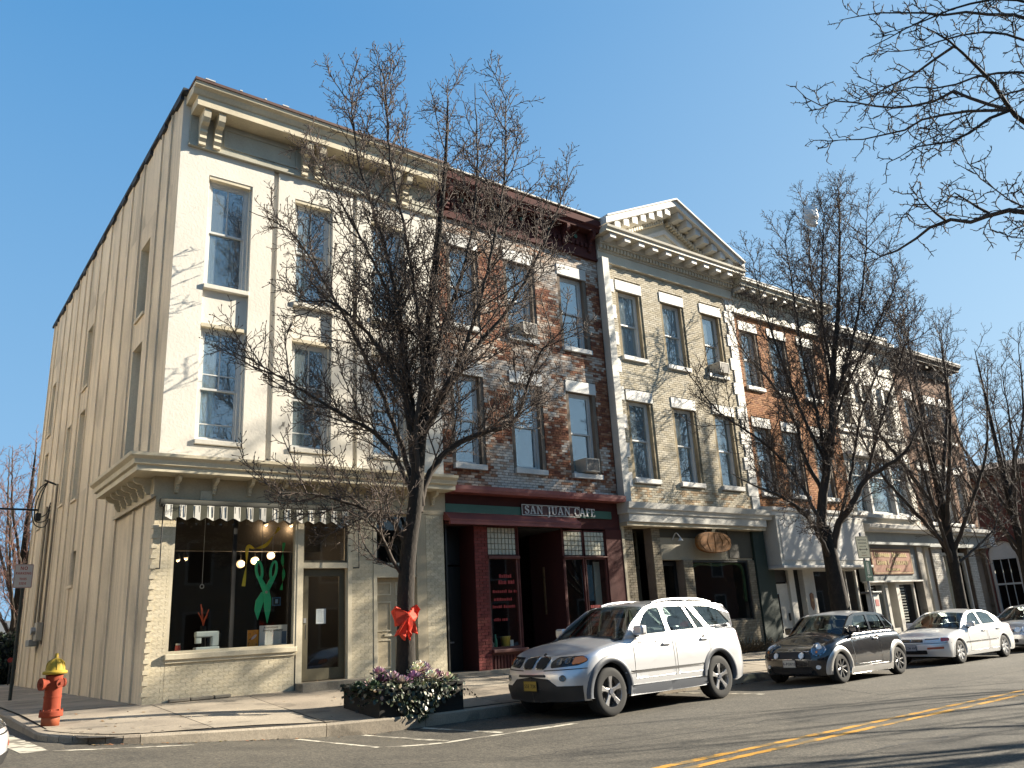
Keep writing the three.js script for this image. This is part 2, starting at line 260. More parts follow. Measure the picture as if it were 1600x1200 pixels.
// pavement slabs and kerb stones
const walkM = [0, 1, 2, 3].map((i) => std([0.57 - 0.03 * i, 0.505 - 0.03 * i, 0.41 - 0.025 * i], 0.9, { map: T.concrete, bumpMap: T.grain, bumpScale: 0.003 }));
{
  const b = new THREE.Group(); b.name = 'pavement'; b.userData.kind = 'structure'; scene.add(b); baseOf.set(b, new THREE.Vector3());
  const out = [], inn = [];                                                // outer (kerb) and inner (house) edge, walked from the side street to the far end
  for (let z = -60; z < -15; z += 3) { out.push([mix(2.12, 2.55, (-14.7 - z) / 45), z]); inn.push([4.4, z]); }
  for (let i = 0; i <= 8; i++) { const a = (i / 8) * Math.PI / 2; out.push([3.3 - 1.18 * Math.cos(a), -14.7 + 1.2 * Math.sin(a)]); inn.push([4.4, -17.3]); }
  const slab = (a, c, d, e, seed) => {                                     // quad a (outer start) c (outer end) d (inner end) e (inner start)
    const N = 6, pos = [], idx = [];
    for (let j = 0; j <= N; j++) for (let i = 0; i <= N; i++) { const u = i / N, v = j / N, x = mix(mix(a[0], c[0], u), mix(e[0], d[0], u), v), z = mix(mix(a[1], c[1], u), mix(e[1], d[1], u), v); pos.push(x, walkY(x, z) + ((seed * 37) % 7) * 0.0009, z); }
    for (let j = 0; j < N; j++) for (let i = 0; i < N; i++) { const k = j * (N + 1) + i; idx.push(k, k + 1, k + N + 2, k, k + N + 2, k + N + 1); }
    const g = new THREE.BufferGeometry(); g.setAttribute('position', new THREE.Float32BufferAttribute(pos, 3)); g.setIndex(idx); g.computeVertexNormals(); return g;
  };
  let n = 0; const J = 0.012;
  for (let i = 0; i < 15; i++) { const a = out[i], c = out[i + 1]; build('slab', slab([a[0] + 0.18, a[1] + J], [c[0] + 0.18, c[1] - J], [4.4, c[1] - J], [4.4, a[1] + J], n++), walkM[n % 4], b); }
  { // the rounded corner, two big slabs
    const g = [];
    for (let i = 15; i < out.length - 1; i++) { const q = (p) => [mix(p[0], 4.4, 0.06), mix(p[1], -17.3, 0.06)]; g.push(slab(q(out[i]), q(out[i + 1]), [4.4, -17.3], [4.399, -17.301], 3)); }
    build('slab', g, walkM[1], b);
    build('slab', slab([3.33, KZ - 0.18], [4.4 - J, KZ - 0.18], [4.4 - J, -17.3], [4.35, -17.3], 3), walkM[2], b);
  }
  for (let x = 4.4; x < 46; x += 1.85) for (const [z0, z1] of [[KZ - 0.18, -15.5], [-15.5, -17.9]]) build('slab', slab([x + J, z0 - J], [x + 1.85 - J, z0 - J], [x + 1.85 - J, z1], [x + J, z1], n++), walkM[(n * 5 + (n >> 2)) % 4], b);
  const un = new THREE.PlaneGeometry(48, 4.4, 96, 4).rotateX(-Math.PI / 2).translate(26.5, 0, -15.75), up = un.attributes.position;
  for (let i = 0; i < up.count; i++) up.setY(i, walkY(up.getX(i), up.getZ(i)) - 0.012); un.computeVertexNormals(); build('joint_bed', un, M.dark, b);
  const kerb = (a, c, k) => {
    const d = [c[0] - a[0], c[1] - a[1]], L = Math.hypot(...d), nx = -d[1] / L * -1, nz = d[0] / L * -1, gap = 0.006, w = 0.17;
    const A = [a[0] + d[0] / L * gap, a[1] + d[1] / L * gap], C = [c[0] - d[0] / L * gap, c[1] - d[1] / L * gap], pos = [], idx = [];
    for (const [x, z] of [A, C]) { const yt = kerbTop(x, z) + 0.004, yb = roadY(x) - 0.1, N = [-nx, -nz]; // N points inward
      for (const [o, y] of [[0.012, yb], [0, yt - 0.03], [0.025, yt], [w, yt], [w, yb]]) pos.push(x + N[0] * o * -1, y, z + N[1] * o * -1); }
    for (let i = 0; i < 5; i++) { const j = (i + 1) % 5; idx.push(i, j, 5 + j, i, 5 + j, 5 + i); }
    idx.push(0, 1, 2, 0, 2, 3, 0, 3, 4, 5, 7, 6, 5, 8, 7, 5, 9, 8);
    const g = new THREE.BufferGeometry(); g.setAttribute('position', new THREE.Float32BufferAttribute(pos, 3)); g.setIndex(idx); return build('kerb_stone', g.toNonIndexed(), walkM[k % 4], b);
  };
  for (let i = 0; i < out.length - 1; i++) kerb(out[i], out[i + 1], i >> 1);
  for (let x = 3.3, i = 0; x < 46; i++) { const L = i === 0 ? 2.9 : 1.9; kerb([x, KZ], [x + L, KZ], i); x += L; }
}
// ---------------------------------------------------------------- the cream corner building
function sweepCorner(prof, x1, z1, cx = 4.25, cz = ZF) {  // a moulding swept round the corner: prof is [[out, y], ...]
  const st = prof.map(([p, y]) => [[x1, y, cz + p], [cx - p, y, cz + p], [cx - p, y, z1]]), pos = [], q = (a, b, c, d) => pos.push(...a, ...b, ...c, ...a, ...c, ...d);
  for (let i = 0; i < prof.length; i++) { const j = (i + 1) % prof.length; q(st[i][0], st[i][1], st[j][1], st[j][0]); q(st[i][1], st[i][2], st[j][2], st[j][1]); }
  for (const k of [0, 2]) for (let i = 1; i < prof.length - 1; i++) pos.push(...st[0][k], ...st[i][k], ...st[i + 1][k]);
  const g = new THREE.BufferGeometry(); g.setAttribute('position', new THREE.Float32BufferAttribute(pos, 3)); g.computeVertexNormals(); return g;
}
const scroll = (x, w, z0, yt, h, p) => profX([[z0, yt], [z0 + p, yt], [z0 + p * 1.04, yt - h * 0.1], [z0 + p * 0.98, yt - h * 0.26], [z0 + p * 0.8, yt - h * 0.38], [z0 + p * 0.52, yt - h * 0.42], [z0 + p * 0.4, yt - h * 0.5], [z0 + p * 0.46, yt - h * 0.6], [z0 + p * 0.34, yt - h * 0.68], [z0 + p * 0.38, yt - h * 0.78], [z0 + p * 0.24, yt - h * 0.88], [z0 + p * 0.26, yt - h * 0.97], [z0, yt - h]], x - w / 2, x + w / 2);
const corner = thing('corner_building', 'cream three storey corner building with battened side wall and striped awning', 'building', [4.25, 0.58, ZF]);
{
  const b = corner, cols = [[4.97, 5.93], [7.09, 8.03], [9.19, 10.13]], rows = [[5.82, 8.42], [9.42, 12.12]];
  const holes = cols.flatMap(([a, c]) => rows.map(([d, e]) => [a, c, d, e]));
  build('wall', wallX([4.25, 11.2, 4.95, 14.08], holes, -17.585, 0.32), M.cream, b);
  [[4.25, 6.49, 4.93, 5.97], [6.62, 8.63, 7.05, 8.07], [8.75, 11.2, 9.15, 10.17]].forEach(([x0, x1, h0, h1]) => build('wall', wallX([x0, x1, 5.3, 12.9], [[h0, h1, 5.7, 12.2]], ZF, 0.083), M.cream, b));
  build('wall', bx(4.25, 4.42, 12.902, 14.08, -17.58, -17.501), M.cream, b);
  const W = [[-20.7, -19.8, 9.42, 11.42], [-20.7, -19.8, 5.9, 8.66], [-27.35, -26.45, 9.38, 11.38], [-27.35, -26.45, 5.92, 8.64], [-33.85, -33.05, 9.3, 11.28], [-33.85, -33.05, 5.9, 8.6], [-29.5, -28.72, 6.1, 8.66], [-26.6, -25.75, 3.38, 4.34]];
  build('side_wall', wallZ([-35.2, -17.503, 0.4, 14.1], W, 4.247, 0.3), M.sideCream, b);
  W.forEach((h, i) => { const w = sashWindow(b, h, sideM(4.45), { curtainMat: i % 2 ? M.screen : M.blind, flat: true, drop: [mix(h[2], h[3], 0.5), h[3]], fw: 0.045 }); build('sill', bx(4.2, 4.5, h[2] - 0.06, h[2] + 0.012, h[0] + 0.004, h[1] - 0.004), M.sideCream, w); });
  const cut = (z) => W.filter((h) => z > h[0] - 0.06 && z < h[1] + 0.06);
  for (const z of [-18.35, -19.2, -20.95, -22.2, -23.45, -24.8, -26.2, -27.6, -28.55, -29.7, -31.0, -32.3, -34.1, -34.9]) {
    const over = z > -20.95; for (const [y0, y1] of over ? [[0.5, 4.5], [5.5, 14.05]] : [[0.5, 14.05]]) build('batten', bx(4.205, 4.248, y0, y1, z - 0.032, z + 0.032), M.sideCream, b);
  }
  build('rear_wall', bx(4.55, 11.2, 0.4, 14.0, -35.2, -34.9), M.sideCream, b);
  build('party_wall', bx(10.95, 11.19, 0.4, 14.0, -34.89, -17.91), M.inside, b);
  build('roof', bx(4.56, 11.18, 13.6, 13.85, -34.88, -17.92), M.tar, b);
  build('roof_edge', bx(4.17, 4.6, 14.1, 14.19, -35.25, -17.3), M.tar, b);
  for (let z = -34.6; z < -18; z += 1.38) build('eave_bracket', bx(4.17, 4.246, 13.98, 14.098, z, z + 0.55), M.tar, b);
  build('floor', bx(4.56, 10.94, 4.62, 4.9, -34.88, -17.93), M.inside, b);
  // windows of the upper floors
  cols.forEach(([a, c], i) => rows.forEach(([d, e], j) => {
    const cm = i === 0 && j === 1 ? M.screen : M.curtain;
    const w = sashWindow(b, [a, c, d, e], frontM(-17.66), { fw: 0.07, mid: j ? mix(d, e, 0.52) : mix(d, e, 0.46), upBars: j ? [['v', 0.5]] : [['v', 0.5], ['h', 0.25]], lowBars: j ? [] : [['h', 0.28]], curtainMat: cm, half: i === 0 && j === 1 ? [a, mix(a, c, 0.72)] : [a, mix(a, c, 0.46)], drop: i === 0 && j ? [d, mix(d, e, 0.5)] : [d, e] });
    build('sill', rbx(a - 0.04, c + 0.04, d - 0.1, d + 0.005, -17.7, -17.45, 0.012), M.cream, w);
    build('lintel', bx(a - 0.02, c + 0.02, e - 0.004, e + 0.075, -17.62, -17.52), M.trim, w);
  }));
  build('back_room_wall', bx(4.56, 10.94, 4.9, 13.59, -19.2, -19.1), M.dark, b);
  // top cornice
  build('frieze', bx(4.42, 11.2, 12.9, 13.62, -17.5, -17.44), M.greyTrim, b);
  build('moulding', bx(4.4, 11.2, 12.8, 12.9, -17.58, -17.4), M.greyTrim, b);
  build('soffit_board', bx(4.42, 11.2, 13.62, 13.86, -17.58, -16.95), M.trim, b);
  build('cornice', profX([[-17.58, 13.862], [-16.93, 13.862], [-16.9, 13.9], [-16.86, 13.98], [-16.76, 14.02], [-16.74, 14.1], [-17.58, 14.1]], 4.3, 11.2), M.trim, b);
  build('flashing', bx(4.28, 11.2, 14.102, 14.17, -17.7, -16.71), M.brownFlash, b);
  for (const x of [4.68, 5.02, 7.22, 7.57, 9.75, 10.1]) build('bracket', scroll(x, 0.16, -17.44, 13.62, 0.8, 0.42), M.trim, b);
  for (const [x0, x1] of [[5.2, 7.05], [7.75, 9.58], [10.28, 11.1]]) build('frieze_panel', ring([x0, x1, 13.0, 13.52], 0.05, -17.415, 0.024), M.greyTrim, b);
  for (const [x, w] of [[4.5, 0.22], [5.3, 0.06], [5.9, 0.05], [6.35, 0.16], [8.4, 0.1], [8.75, 0.06]]) build('lifted_flashing', bx(x, x + w, 14.172, 14.2, -16.9, -16.7), M.white, b);
  // shop front cornice, swept round the corner
  build('shop_cornice', sweepCorner([[0, 4.98], [0.52, 4.98], [0.52, 5.09], [0.58, 5.11], [0.6, 5.2], [0.68, 5.26], [0.69, 5.32], [0, 5.46]], 11.2, -20.75), M.trim, b);
  build('shop_frieze', bx(4.25, 11.2, 4.42, 4.98, -17.9, -17.482), M.trimDeep, b);
  build('shop_frieze', bx(4.19, 4.246, 4.56, 4.98, -20.9, -17.47), M.trimDeep, b);
  build('moulding', bx(4.15, 4.19, 4.52, 4.6, -20.92, -17.47), M.trimDeep, b);
  for (const x of [4.62, 5.38, 6.14, 6.9, 7.66, 8.42, 9.2, 10.0, 10.8]) build('bracket', scroll(x, 0.07, -17.482, 4.98, 0.34, 0.3), M.trim, b);
  for (let i = 0; i < 6; i++) build('bracket', scroll(0, 0.07, 0, 4.98, 0.34, 0.32).rotateY(-Math.PI / 2).translate(4.19, 0, -17.8 - i * 0.52), M.trim, b);
  build('vent_plate', rbx(5.12, 5.36, 4.52, 4.72, -17.48, -17.45, 0.01), M.trim, b);
  // brick piers and stall riser under cream paint
  const pal = [[0.8, 0.7, 0.5], [0.78, 0.68, 0.48], [0.82, 0.72, 0.52], [0.77, 0.67, 0.47]], pick = (x, y, r) => Math.floor(r() * 4);
  build('backing', bx(4.25, 4.62, 0.4, 4.42, -17.9, -17.506), M.trim, b); build('backing', bx(8.62, 9.16, 0.4, 4.42, -17.9, -17.506), M.trim, b); build('backing', bx(10.62, 11.14, 0.4, 4.42, -17.9, -17.506), M.trim, b);
  build('backing', bx(4.62, 7.28, 0.4, 1.3, -17.9, -17.506), M.trim, b);
  bricks(b, [[4.25, 4.62, 0.56, 4.42], [4.63, 7.27, 0.56, 1.3], [8.62, 9.16, 0.5, 4.42], [10.62, 11.14, 0.5, 4.42]], [], ZF, pal, pick, { single: 300, seed: 21, joint: 0.0035, depth: 0.02, rough: 0.003 });
  for (let y = 0.72; y < 4.1; y += 0.2) build('quoin_brick', bx(4.225, 4.34, y, y + 0.075, -17.62, -17.482), M.trim, b);
  build('shop_sill', rbx(4.6, 7.3, 1.36, 1.47, -17.7, -17.42, 0.015), M.trim, b); build('apron', bx(4.62, 7.28, 1.3, 1.36, -17.6, -17.46), M.trim, b);
  // display window
  const w = build('shop_window', ring([4.62, 7.3, 1.47, 4.42], 0.055, -17.5, 0.14), M.trim, b);
  build('mullion', bx(5.89, 5.97, 1.525, 4.365, -17.64, -17.58), std([0.004, 0.004, 0.004], 0.9), w);
  build('pane', bx(4.67, 5.885, 1.52, 4.37, -17.575, -17.567), M.shopGlass, w); build('pane', bx(5.975, 7.25, 1.52, 4.37, -17.575, -17.567), M.shopGlass, w);
  build('window_floor', bx(4.6, 7.4, 1.36, 1.5, -18.5, -17.71), M.inside, w);
  build('display_back', bx(4.56, 7.36, 0.6, 1.45, -18.56, -18.51), M.inside, w);
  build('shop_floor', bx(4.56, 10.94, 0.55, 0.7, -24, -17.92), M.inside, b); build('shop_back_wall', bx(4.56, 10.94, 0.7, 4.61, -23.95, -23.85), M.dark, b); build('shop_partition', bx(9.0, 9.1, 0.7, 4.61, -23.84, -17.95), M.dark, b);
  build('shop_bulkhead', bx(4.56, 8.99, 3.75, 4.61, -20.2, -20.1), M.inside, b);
  // shop door and its transom
  const olive = painted([0.1, 0.085, 0.045], { roughness: 0.5 });
  build('door_post', bx(7.3, 7.44, 0.7, 4.42, -17.7, -17.49), M.trim, b); build('door_post', bx(8.52, 8.62, 0.7, 4.42, -17.7, -17.49), M.trim, b); build('transom_bar', bx(7.44, 8.52, 3.12, 3.24, -17.7, -17.5), M.trim, b);
  const tr = build('transom_window', ring([7.44, 8.52, 3.24, 4.42], 0.05, -17.56, 0.06), olive, b); build('pane', bx(7.48, 8.48, 3.28, 4.38, -17.6, -17.592), M.shopGlass, tr);
  const d = build('shop_door', wallX([7.46, 8.5, 0.74, 3.11], [[7.62, 8.36, 0.98, 2.95]], -17.62, 0.05), olive, b);
  build('pane', bx(7.61, 8.37, 0.97, 2.96, -17.648, -17.64), M.shopGlass, d); build('handle', cyl([7.54, 1.6, -17.56], [7.54, 1.9, -17.56], 0.012), M.iron, d); build('lock', bx(7.51, 7.57, 1.95, 2.05, -17.62, -17.6), M.steel, d);
  build('doorstep', rbx(7.3, 8.78, 0.42, 0.72, -17.9, -17.12, 0.02), M.stone, b);
  for (const [x0, x1] of [[4.72, 5.1], [5.12, 5.55], [5.58, 5.9]]) build('loose_board', rbx(x0, x1, 0.585, 0.64, -17.49, -17.34, 0.01), M.stone, b);
  // the panelled door to the flats
  build('casing', bx(9.17, 9.26, 0.6, 4.42, -17.8, -17.49), M.trim, b); build('casing', bx(10.34, 10.61, 0.6, 4.42, -17.8, -17.49), M.trimDeep, b); build('transom_bar', bx(9.26, 10.34, 2.9, 3.2, -17.8, -17.52), M.trim, b);
  const t2 = build('transom_window', ring([9.26, 10.34, 3.2, 4.42], 0.05, -17.66, 0.06), M.trim, b); build('pane', bx(9.3, 10.3, 3.24, 4.38, -17.7, -17.692), M.shopGlass, t2);
  const d2 = build('panelled_door', bx(9.27, 10.33, 0.72, 2.89, -17.78, -17.72), M.trimDeep, b);
  for (const [x0, x1] of [[9.36, 9.74], [9.86, 10.24]]) for (const [y0, y1] of [[0.86, 1.5], [1.68, 2.36], [2.5, 2.8]]) build('door_panel', ring([x0, x1, y0, y1], 0.03, -17.7, 0.02), M.trim, d2);
  build('letter_slot', rbx(9.55, 9.85, 1.56, 1.62, -17.72, -17.69, 0.008), M.trim, d2);
  build('doorstep', rbx(9.1, 10.66, 0.4, 0.7, -17.9, -17.3, 0.02), M.stone, b);
  // cables and meter on the side wall
  for (const [z, y1] of [[-29.9, 6.9], [-30.9, 5.9], [-31.6, 6.4]]) build('conduit', cyl([4.19, 1.9, z], [4.19, y1, z], 0.035), painted([0.3, 0.25, 0.18]), b);
  const mb = build('meter_box', rbx(4.02, 4.2, 2.0, 2.55, -30.3, -29.8, 0.02), painted([0.5, 0.45, 0.36]), b); build('meter', cyl([4.02, 2.3, -30.05], [3.9, 2.3, -30.05], 0.11, 0.11, 16), M.steel, mb);
  build('service_box', rbx(3.95, 4.19, 1.85, 2.05, -31.3, -30.6, 0.02), painted([0.32, 0.33, 0.32]), b);
  build('cable_bracket', cyl([4.2, 6.9, -30.1], [3.85, 7.05, -30.2], 0.03), M.iron, b);
  for (let i = 0; i < 3; i++) build('service_cable', tube([[3.95, 7.0, -30.2], [3.72 + i * 0.05, 6.75 - i * 0.1, -30.3], [3.6 + i * 0.09, 6.2 - i * 0.1, -30.4], [3.75, 5.6 + i * 0.12, -30.4], [4.0, 5.55 + i * 0.2, -30.3], [4.1, 6.1 + i * 0.12, -30.25]], 0.018, 30, 5), M.iron, b);
  build('junction', rbx(3.72, 3.88, 5.75, 6.0, -30.6, -30.35, 0.03), M.iron, b);
  tag(build('overhead_cable', tube([[-40, 7.6, -34], [-14, 6.4, -32], [3.8, 6.1, -30.4]], 0.035, 40, 5), M.iron), 'black overhead cable running left from the cream side wall', 'cable');
}
// awning over the display window: rolled cloth with a hanging striped valance
{
  const t = thing('awning', 'rolled awning with grey and white striped scalloped valance over display window', 'awning', [6.4, 4.42, -17.48]);
  build('roller', cyl([4.3, 4.42, -17.36], [8.55, 4.42, -17.36], 0.085, 0.085, 14), std([0.05, 0.05, 0.04], 0.9), t);
  build('front_bar', cyl([4.33, 4.34, -17.2], [8.52, 4.34, -17.2], 0.022, 0.022, 8), M.iron, t);
  const white = std([0.72, 0.69, 0.62], 0.95), grey = std([0.06, 0.06, 0.04], 0.95), n = 30, x0 = 4.36, w = (8.5 - 4.36) / n;
  for (let i = 0; i < n; i++) {
    const a = x0 + i * w, s = new THREE.Shape(); s.moveTo(a, 4.36); s.lineTo(a + w, 4.36); const e = (k) => 4.085 + 0.028 * Math.cos((k - x0) / w * Math.PI);
    for (let k = 0; k <= 6; k++) s.lineTo(a + w - (k / 6) * w, e(a + w - (k / 6) * w)); s.closePath();
    const g = new THREE.ShapeGeometry(s), p = g.attributes.position; for (let k = 0; k < p.count; k++) p.setZ(k, -17.17 + 0.02 * (4.36 - p.getY(k)) + 0.008 * Math.sin(p.getX(k) * 9)); g.computeVertexNormals();
    const st = build('valance_stripe', g, i % 2 ? grey : white, t);
    if (i % 2 === 0) for (const q of [0.18, 0.82]) build('pinstripe', bx(a + w * q - 0.006, a + w * q + 0.006, 4.12, 4.35, -17.168, -17.16), grey, st);
  }
  for (const x of [4.34, 8.66]) { build('arm', cyl([x, 4.38, -17.25], [x, 3.1, -17.22], 0.012, 0.012, 6), M.iron, t); build('arm_bracket', cyl([x, 3.1, -17.22], [x, 3.12, -17.5], 0.014, 0.014, 6), M.iron, t); }
}
// in the display window
{
  const gm = std([0.03, 0.62, 0.27], 0.6), z = -18.25;
  const t = thing('scissors_sign', 'giant green wooden scissors hanging points down in display window', 'window decoration', [6.86, 2.05, z]);
  const half = (k, cx, tilt, arm, blade, dz) => {          // an oval handle with its arm, and the blade across the pivot
    const o = ell2(cx, 3.14, 0.085, 0.215, tilt), q = poly(o); q.holes.push(poly(ell2(cx, 3.15, 0.048, 0.165, tilt)));
    build('handle', ext(q, 0.05, z + dz, 0.008), gm, t); build('arm', ext(poly(arm), 0.045, z + dz + 0.002, 0.006), gm, t); build('blade', ext(poly(blade), 0.035, z + dz + 0.004, 0.006), gm, t);
  };
  const ell2 = (cx, cy, rx, ry, ti) => Array.from({ length: 26 }, (_, i) => { const u = i / 26 * 6.28318, x = rx * Math.cos(u), y = ry * Math.sin(u); return [cx + x * Math.cos(ti) - y * Math.sin(ti), cy + x * Math.sin(ti) + y * Math.cos(ti)]; });
  half(0, 6.71, 0.14, [[6.68, 2.97], [6.78, 2.95], [6.96, 2.66], [6.86, 2.58]], [[6.95, 2.68], [6.84, 2.6], [6.86, 2.3], [6.93, 2.0], [6.99, 2.28], [7.0, 2.52]], 0);
  half(1, 7.06, -0.14, [[7.09, 2.95], [6.99, 2.96], [6.8, 2.62], [6.9, 2.56]], [[6.92, 2.62], [6.8, 2.66], [6.68, 2.48], [6.66, 2.28], [6.73, 2.08], [6.83, 2.42]], -0.05);
  build('pivot', cyl([6.88, 2.66, z + 0.04], [6.88, 2.66, z + 0.06], 0.03), std([0.5, 0.4, 0.35], 0.4), t);
  for (const x of [6.77, 7.02]) build('cord', cyl([x, 3.34, z], [x, 4.55, z], 0.004, 0.004, 4), M.curtain, t);
  const ribbon = (pts, w, m, name, label) => { const c = new THREE.CatmullRomCurve3(pts.map((p) => new THREE.Vector3(...p))), N = 60, pos = [], idx = []; for (let i = 0; i <= N; i++) { const p = c.getPoint(i / N), q = c.getTangent(i / N), nx = -q.y, ny = q.x, tw = Math.cos(i * 0.16); pos.push(p.x + nx * w * tw, p.y + ny * w * tw, p.z + w * 0.6 * Math.sin(i * 0.16), p.x - nx * w * tw, p.y - ny * w * tw, p.z - w * 0.6 * Math.sin(i * 0.16)); if (i) idx.push(2 * i - 2, 2 * i, 2 * i - 1, 2 * i - 1, 2 * i, 2 * i + 1); } const g = new THREE.BufferGeometry(); g.setAttribute('position', new THREE.Float32BufferAttribute(pos, 3)); g.setIndex(idx); g.computeVertexNormals(); tag(build(name, g, m), label, 'window decoration'); };
  ribbon([[7.3, 4.15, -18.6], [7.2, 4.0, -18.62], [6.95, 3.72, -18.55], [6.72, 3.66, -18.6], [6.58, 3.7, -18.6], [6.55, 3.3, -18.6], [6.5, 2.82, -18.6]], 0.04, std([1.0, 0.75, 0.05], 0.6, {}), 'tape_measure', 'yellow oversized tape measure draped in display window');
  ribbon([[7.42, 3.8, -18.6], [7.4, 3.4, -18.62], [7.43, 3.1, -18.6], [7.38, 2.72, -18.6]], 0.035, std([0.03, 0.5, 0.18], 0.6), 'ribbon', 'green ribbon hanging right of the giant scissors');
  const lampM = (k) => new THREE.MeshStandardMaterial({ color: lin(0.9, 0.75, 0.5), emissive: lin(1, 0.68, 0.36), emissiveIntensity: k });
  [[7.07, 3.48, 'first'], [7.43, 3.56, 'middle'], [7.84, 3.69, 'right hand']].forEach(([x, y, w]) => {
    const l = thing('globe_lamp', `lit white globe lamp deep in the corner shop, ${w} one of the row`, 'lamp', [x, y, -20.5], 'globe lamps hanging in the corner shop');
    build('globe', new THREE.SphereGeometry(0.1, 20, 14).translate(x, y, -20.5), lampM(0.42), l); build('cord', cyl([x, y + 0.1, -20.5], [x, 4.6, -20.5], 0.008, 0.008, 5), M.iron, l);
    const p = new THREE.PointLight(lin(1, 0.7, 0.42), 0.5, 8); p.position.set(0, 0, 0.16); p.castShadow = true; l.add(p);
  });
  [[7.5, 4.42, 'left'], [8.15, 4.42, 'right']].forEach(([x, y, w]) => { const l = thing('spot_lamp', `small warm ceiling spot behind the awning edge, ${w} one`, 'lamp', [x, y, -20]); build('shade', cyl([x, y, -20], [x - 0.06, y + 0.16, -20], 0.07, 0.04, 12), M.iron, l); build('bulb', new THREE.SphereGeometry(0.05, 12, 8).translate(x + 0.005, y - 0.01, -20), lampM(0.5), l); const p = new THREE.PointLight(lin(1, 0.7, 0.42), 0.2, 6); p.position.set(0, -0.1, 0); p.castShadow = true; l.add(p); });
  [[5.6, 3.6, 'lower'], [5.78, 3.64, 'upper']].forEach(([x, y, w]) => { const l = thing('spot_lamp', `small warm spot lamp far left in the shop, ${w} one`, 'lamp', [x, y, -20.6]); build('shade', cyl([x, y, -20.6], [x - 0.02, y + 0.13, -20.6], 0.06, 0.035, 12), M.iron, l); build('bulb', new THREE.SphereGeometry(0.045, 12, 8).translate(x, y - 0.01, -20.6), lampM(0.5), l); const p = new THREE.PointLight(lin(1, 0.7, 0.42), 0.12, 5); p.position.set(0, -0.1, 0); p.castShadow = true; l.add(p); });
  const sm = thing('sewing_machine', 'pale sewing machine on the display window floor', 'sewing machine', [5.57, 1.5, -18.05]), sp = std([0.5, 0.56, 0.56], 0.4);
  build('bed', rbx(5.33, 5.82, 1.5, 1.57, -18.15, -17.95, 0.02), sp, sm); build('column', rbx(5.66, 5.82, 1.57, 1.82, -18.12, -17.98, 0.03), sp, sm); build('arm', rbx(5.33, 5.82, 1.76, 1.88, -18.12, -17.98, 0.03), sp, sm); build('head', rbx(5.34, 5.46, 1.64, 1.78, -18.1, -18, 0.02), sp, sm); build('hand_wheel', cyl([5.82, 1.76, -18.05], [5.86, 1.76, -18.05], 0.07, 0.07, 16), M.dark, sm);
  const pin = thing('pincushion_jar', 'small red jar with white lid in the window corner', 'jar', [4.98, 1.5, -17.95]); build('body', new THREE.CylinderGeometry(0.05, 0.06, 0.13, 14).translate(4.98, 1.565, -17.95), std([0.4, 0.03, 0.02], 0.4), pin); build('lid', new THREE.CylinderGeometry(0.045, 0.045, 0.035, 14).translate(4.98, 1.65, -17.95), M.white, pin);
  const fl = thing('dried_flowers', 'orange dried flower spray standing behind the sewing machine', 'flowers', [5.6, 1.5, -18.4]), r = rng(77), fm = std([0.5, 0.09, 0.04], 0.9);
  build('vase', new THREE.CylinderGeometry(0.06, 0.08, 0.5, 12).translate(5.6, 1.75, -18.4), M.dark, fl);
  for (let i = 0; i < 9; i++) { const a = r() * 6.28, q = 0.05 + 0.1 * r(), y = 2.15 + 0.3 * r(); build('stem', tube([[5.6, 2.0, -18.4], [5.6 + q * 0.4 * Math.cos(a), 2.15, -18.4 + q * 0.4 * Math.sin(a)], [5.6 + q * Math.cos(a), y, -18.4 + q * Math.sin(a)]], 0.012, 8, 5), fm, fl); }
  const print = (w, h, fn) => { const c = document.createElement('canvas'); c.width = w; c.height = h; fn(c.getContext('2d'), w, h); const t = new THREE.CanvasTexture(c); t.colorSpace = THREE.SRGBColorSpace; return t; };
  const card = (name, label, cat, x0, x1, y0, y1, zz, t, rot = 0) => { const th = thing(name, label, cat, [(x0 + x1) / 2, y0, zz]); build('back', bx(x0, x1, y0, y1, zz - 0.012, zz - 0.001), M.white, th); build('print', new THREE.PlaneGeometry(x1 - x0, y1 - y0).translate((x0 + x1) / 2, (y0 + y1) / 2, zz + 0.001), std([1.15, 1.15, 1.15], 0.7, { map: t }), th, true); th.rotation.y = rot; };
  card('shop_notice', 'white notice board headed in black marker beside orange poster', 'sign', 6.66, 7.28, 1.53, 1.94, -17.95, print(512, 340, (g, w, h) => { g.fillStyle = '#d9d6cc'; g.fillRect(0, 0, w, h); g.fillStyle = '#b8b8b0'; for (const [x, y, a, b] of [[10, 130, 120, 195], [150, 120, 120, 200], [280, 120, 115, 200]]) { g.fillRect(x, y, a, b); g.fillStyle = '#e6e4dc'; g.fillRect(x + 4, y + 4, a - 8, b - 8); g.fillStyle = '#9a9a94'; for (let i = 0; i < 14; i++) g.fillRect(x + 12, y + 14 + i * 13, (a - 26) * (0.6 + 0.4 * ((i * 37) % 10) / 10), 3); g.fillStyle = '#b8b8b0'; } g.fillStyle = '#5a6f86'; g.fillRect(410, 110, 92, 215); g.fillStyle = '#101010'; g.font = 'italic bold 50px sans-serif'; g.fillText('Alterations', 70, 52); g.fillText('Sewing Lessons', 55, 102); }));
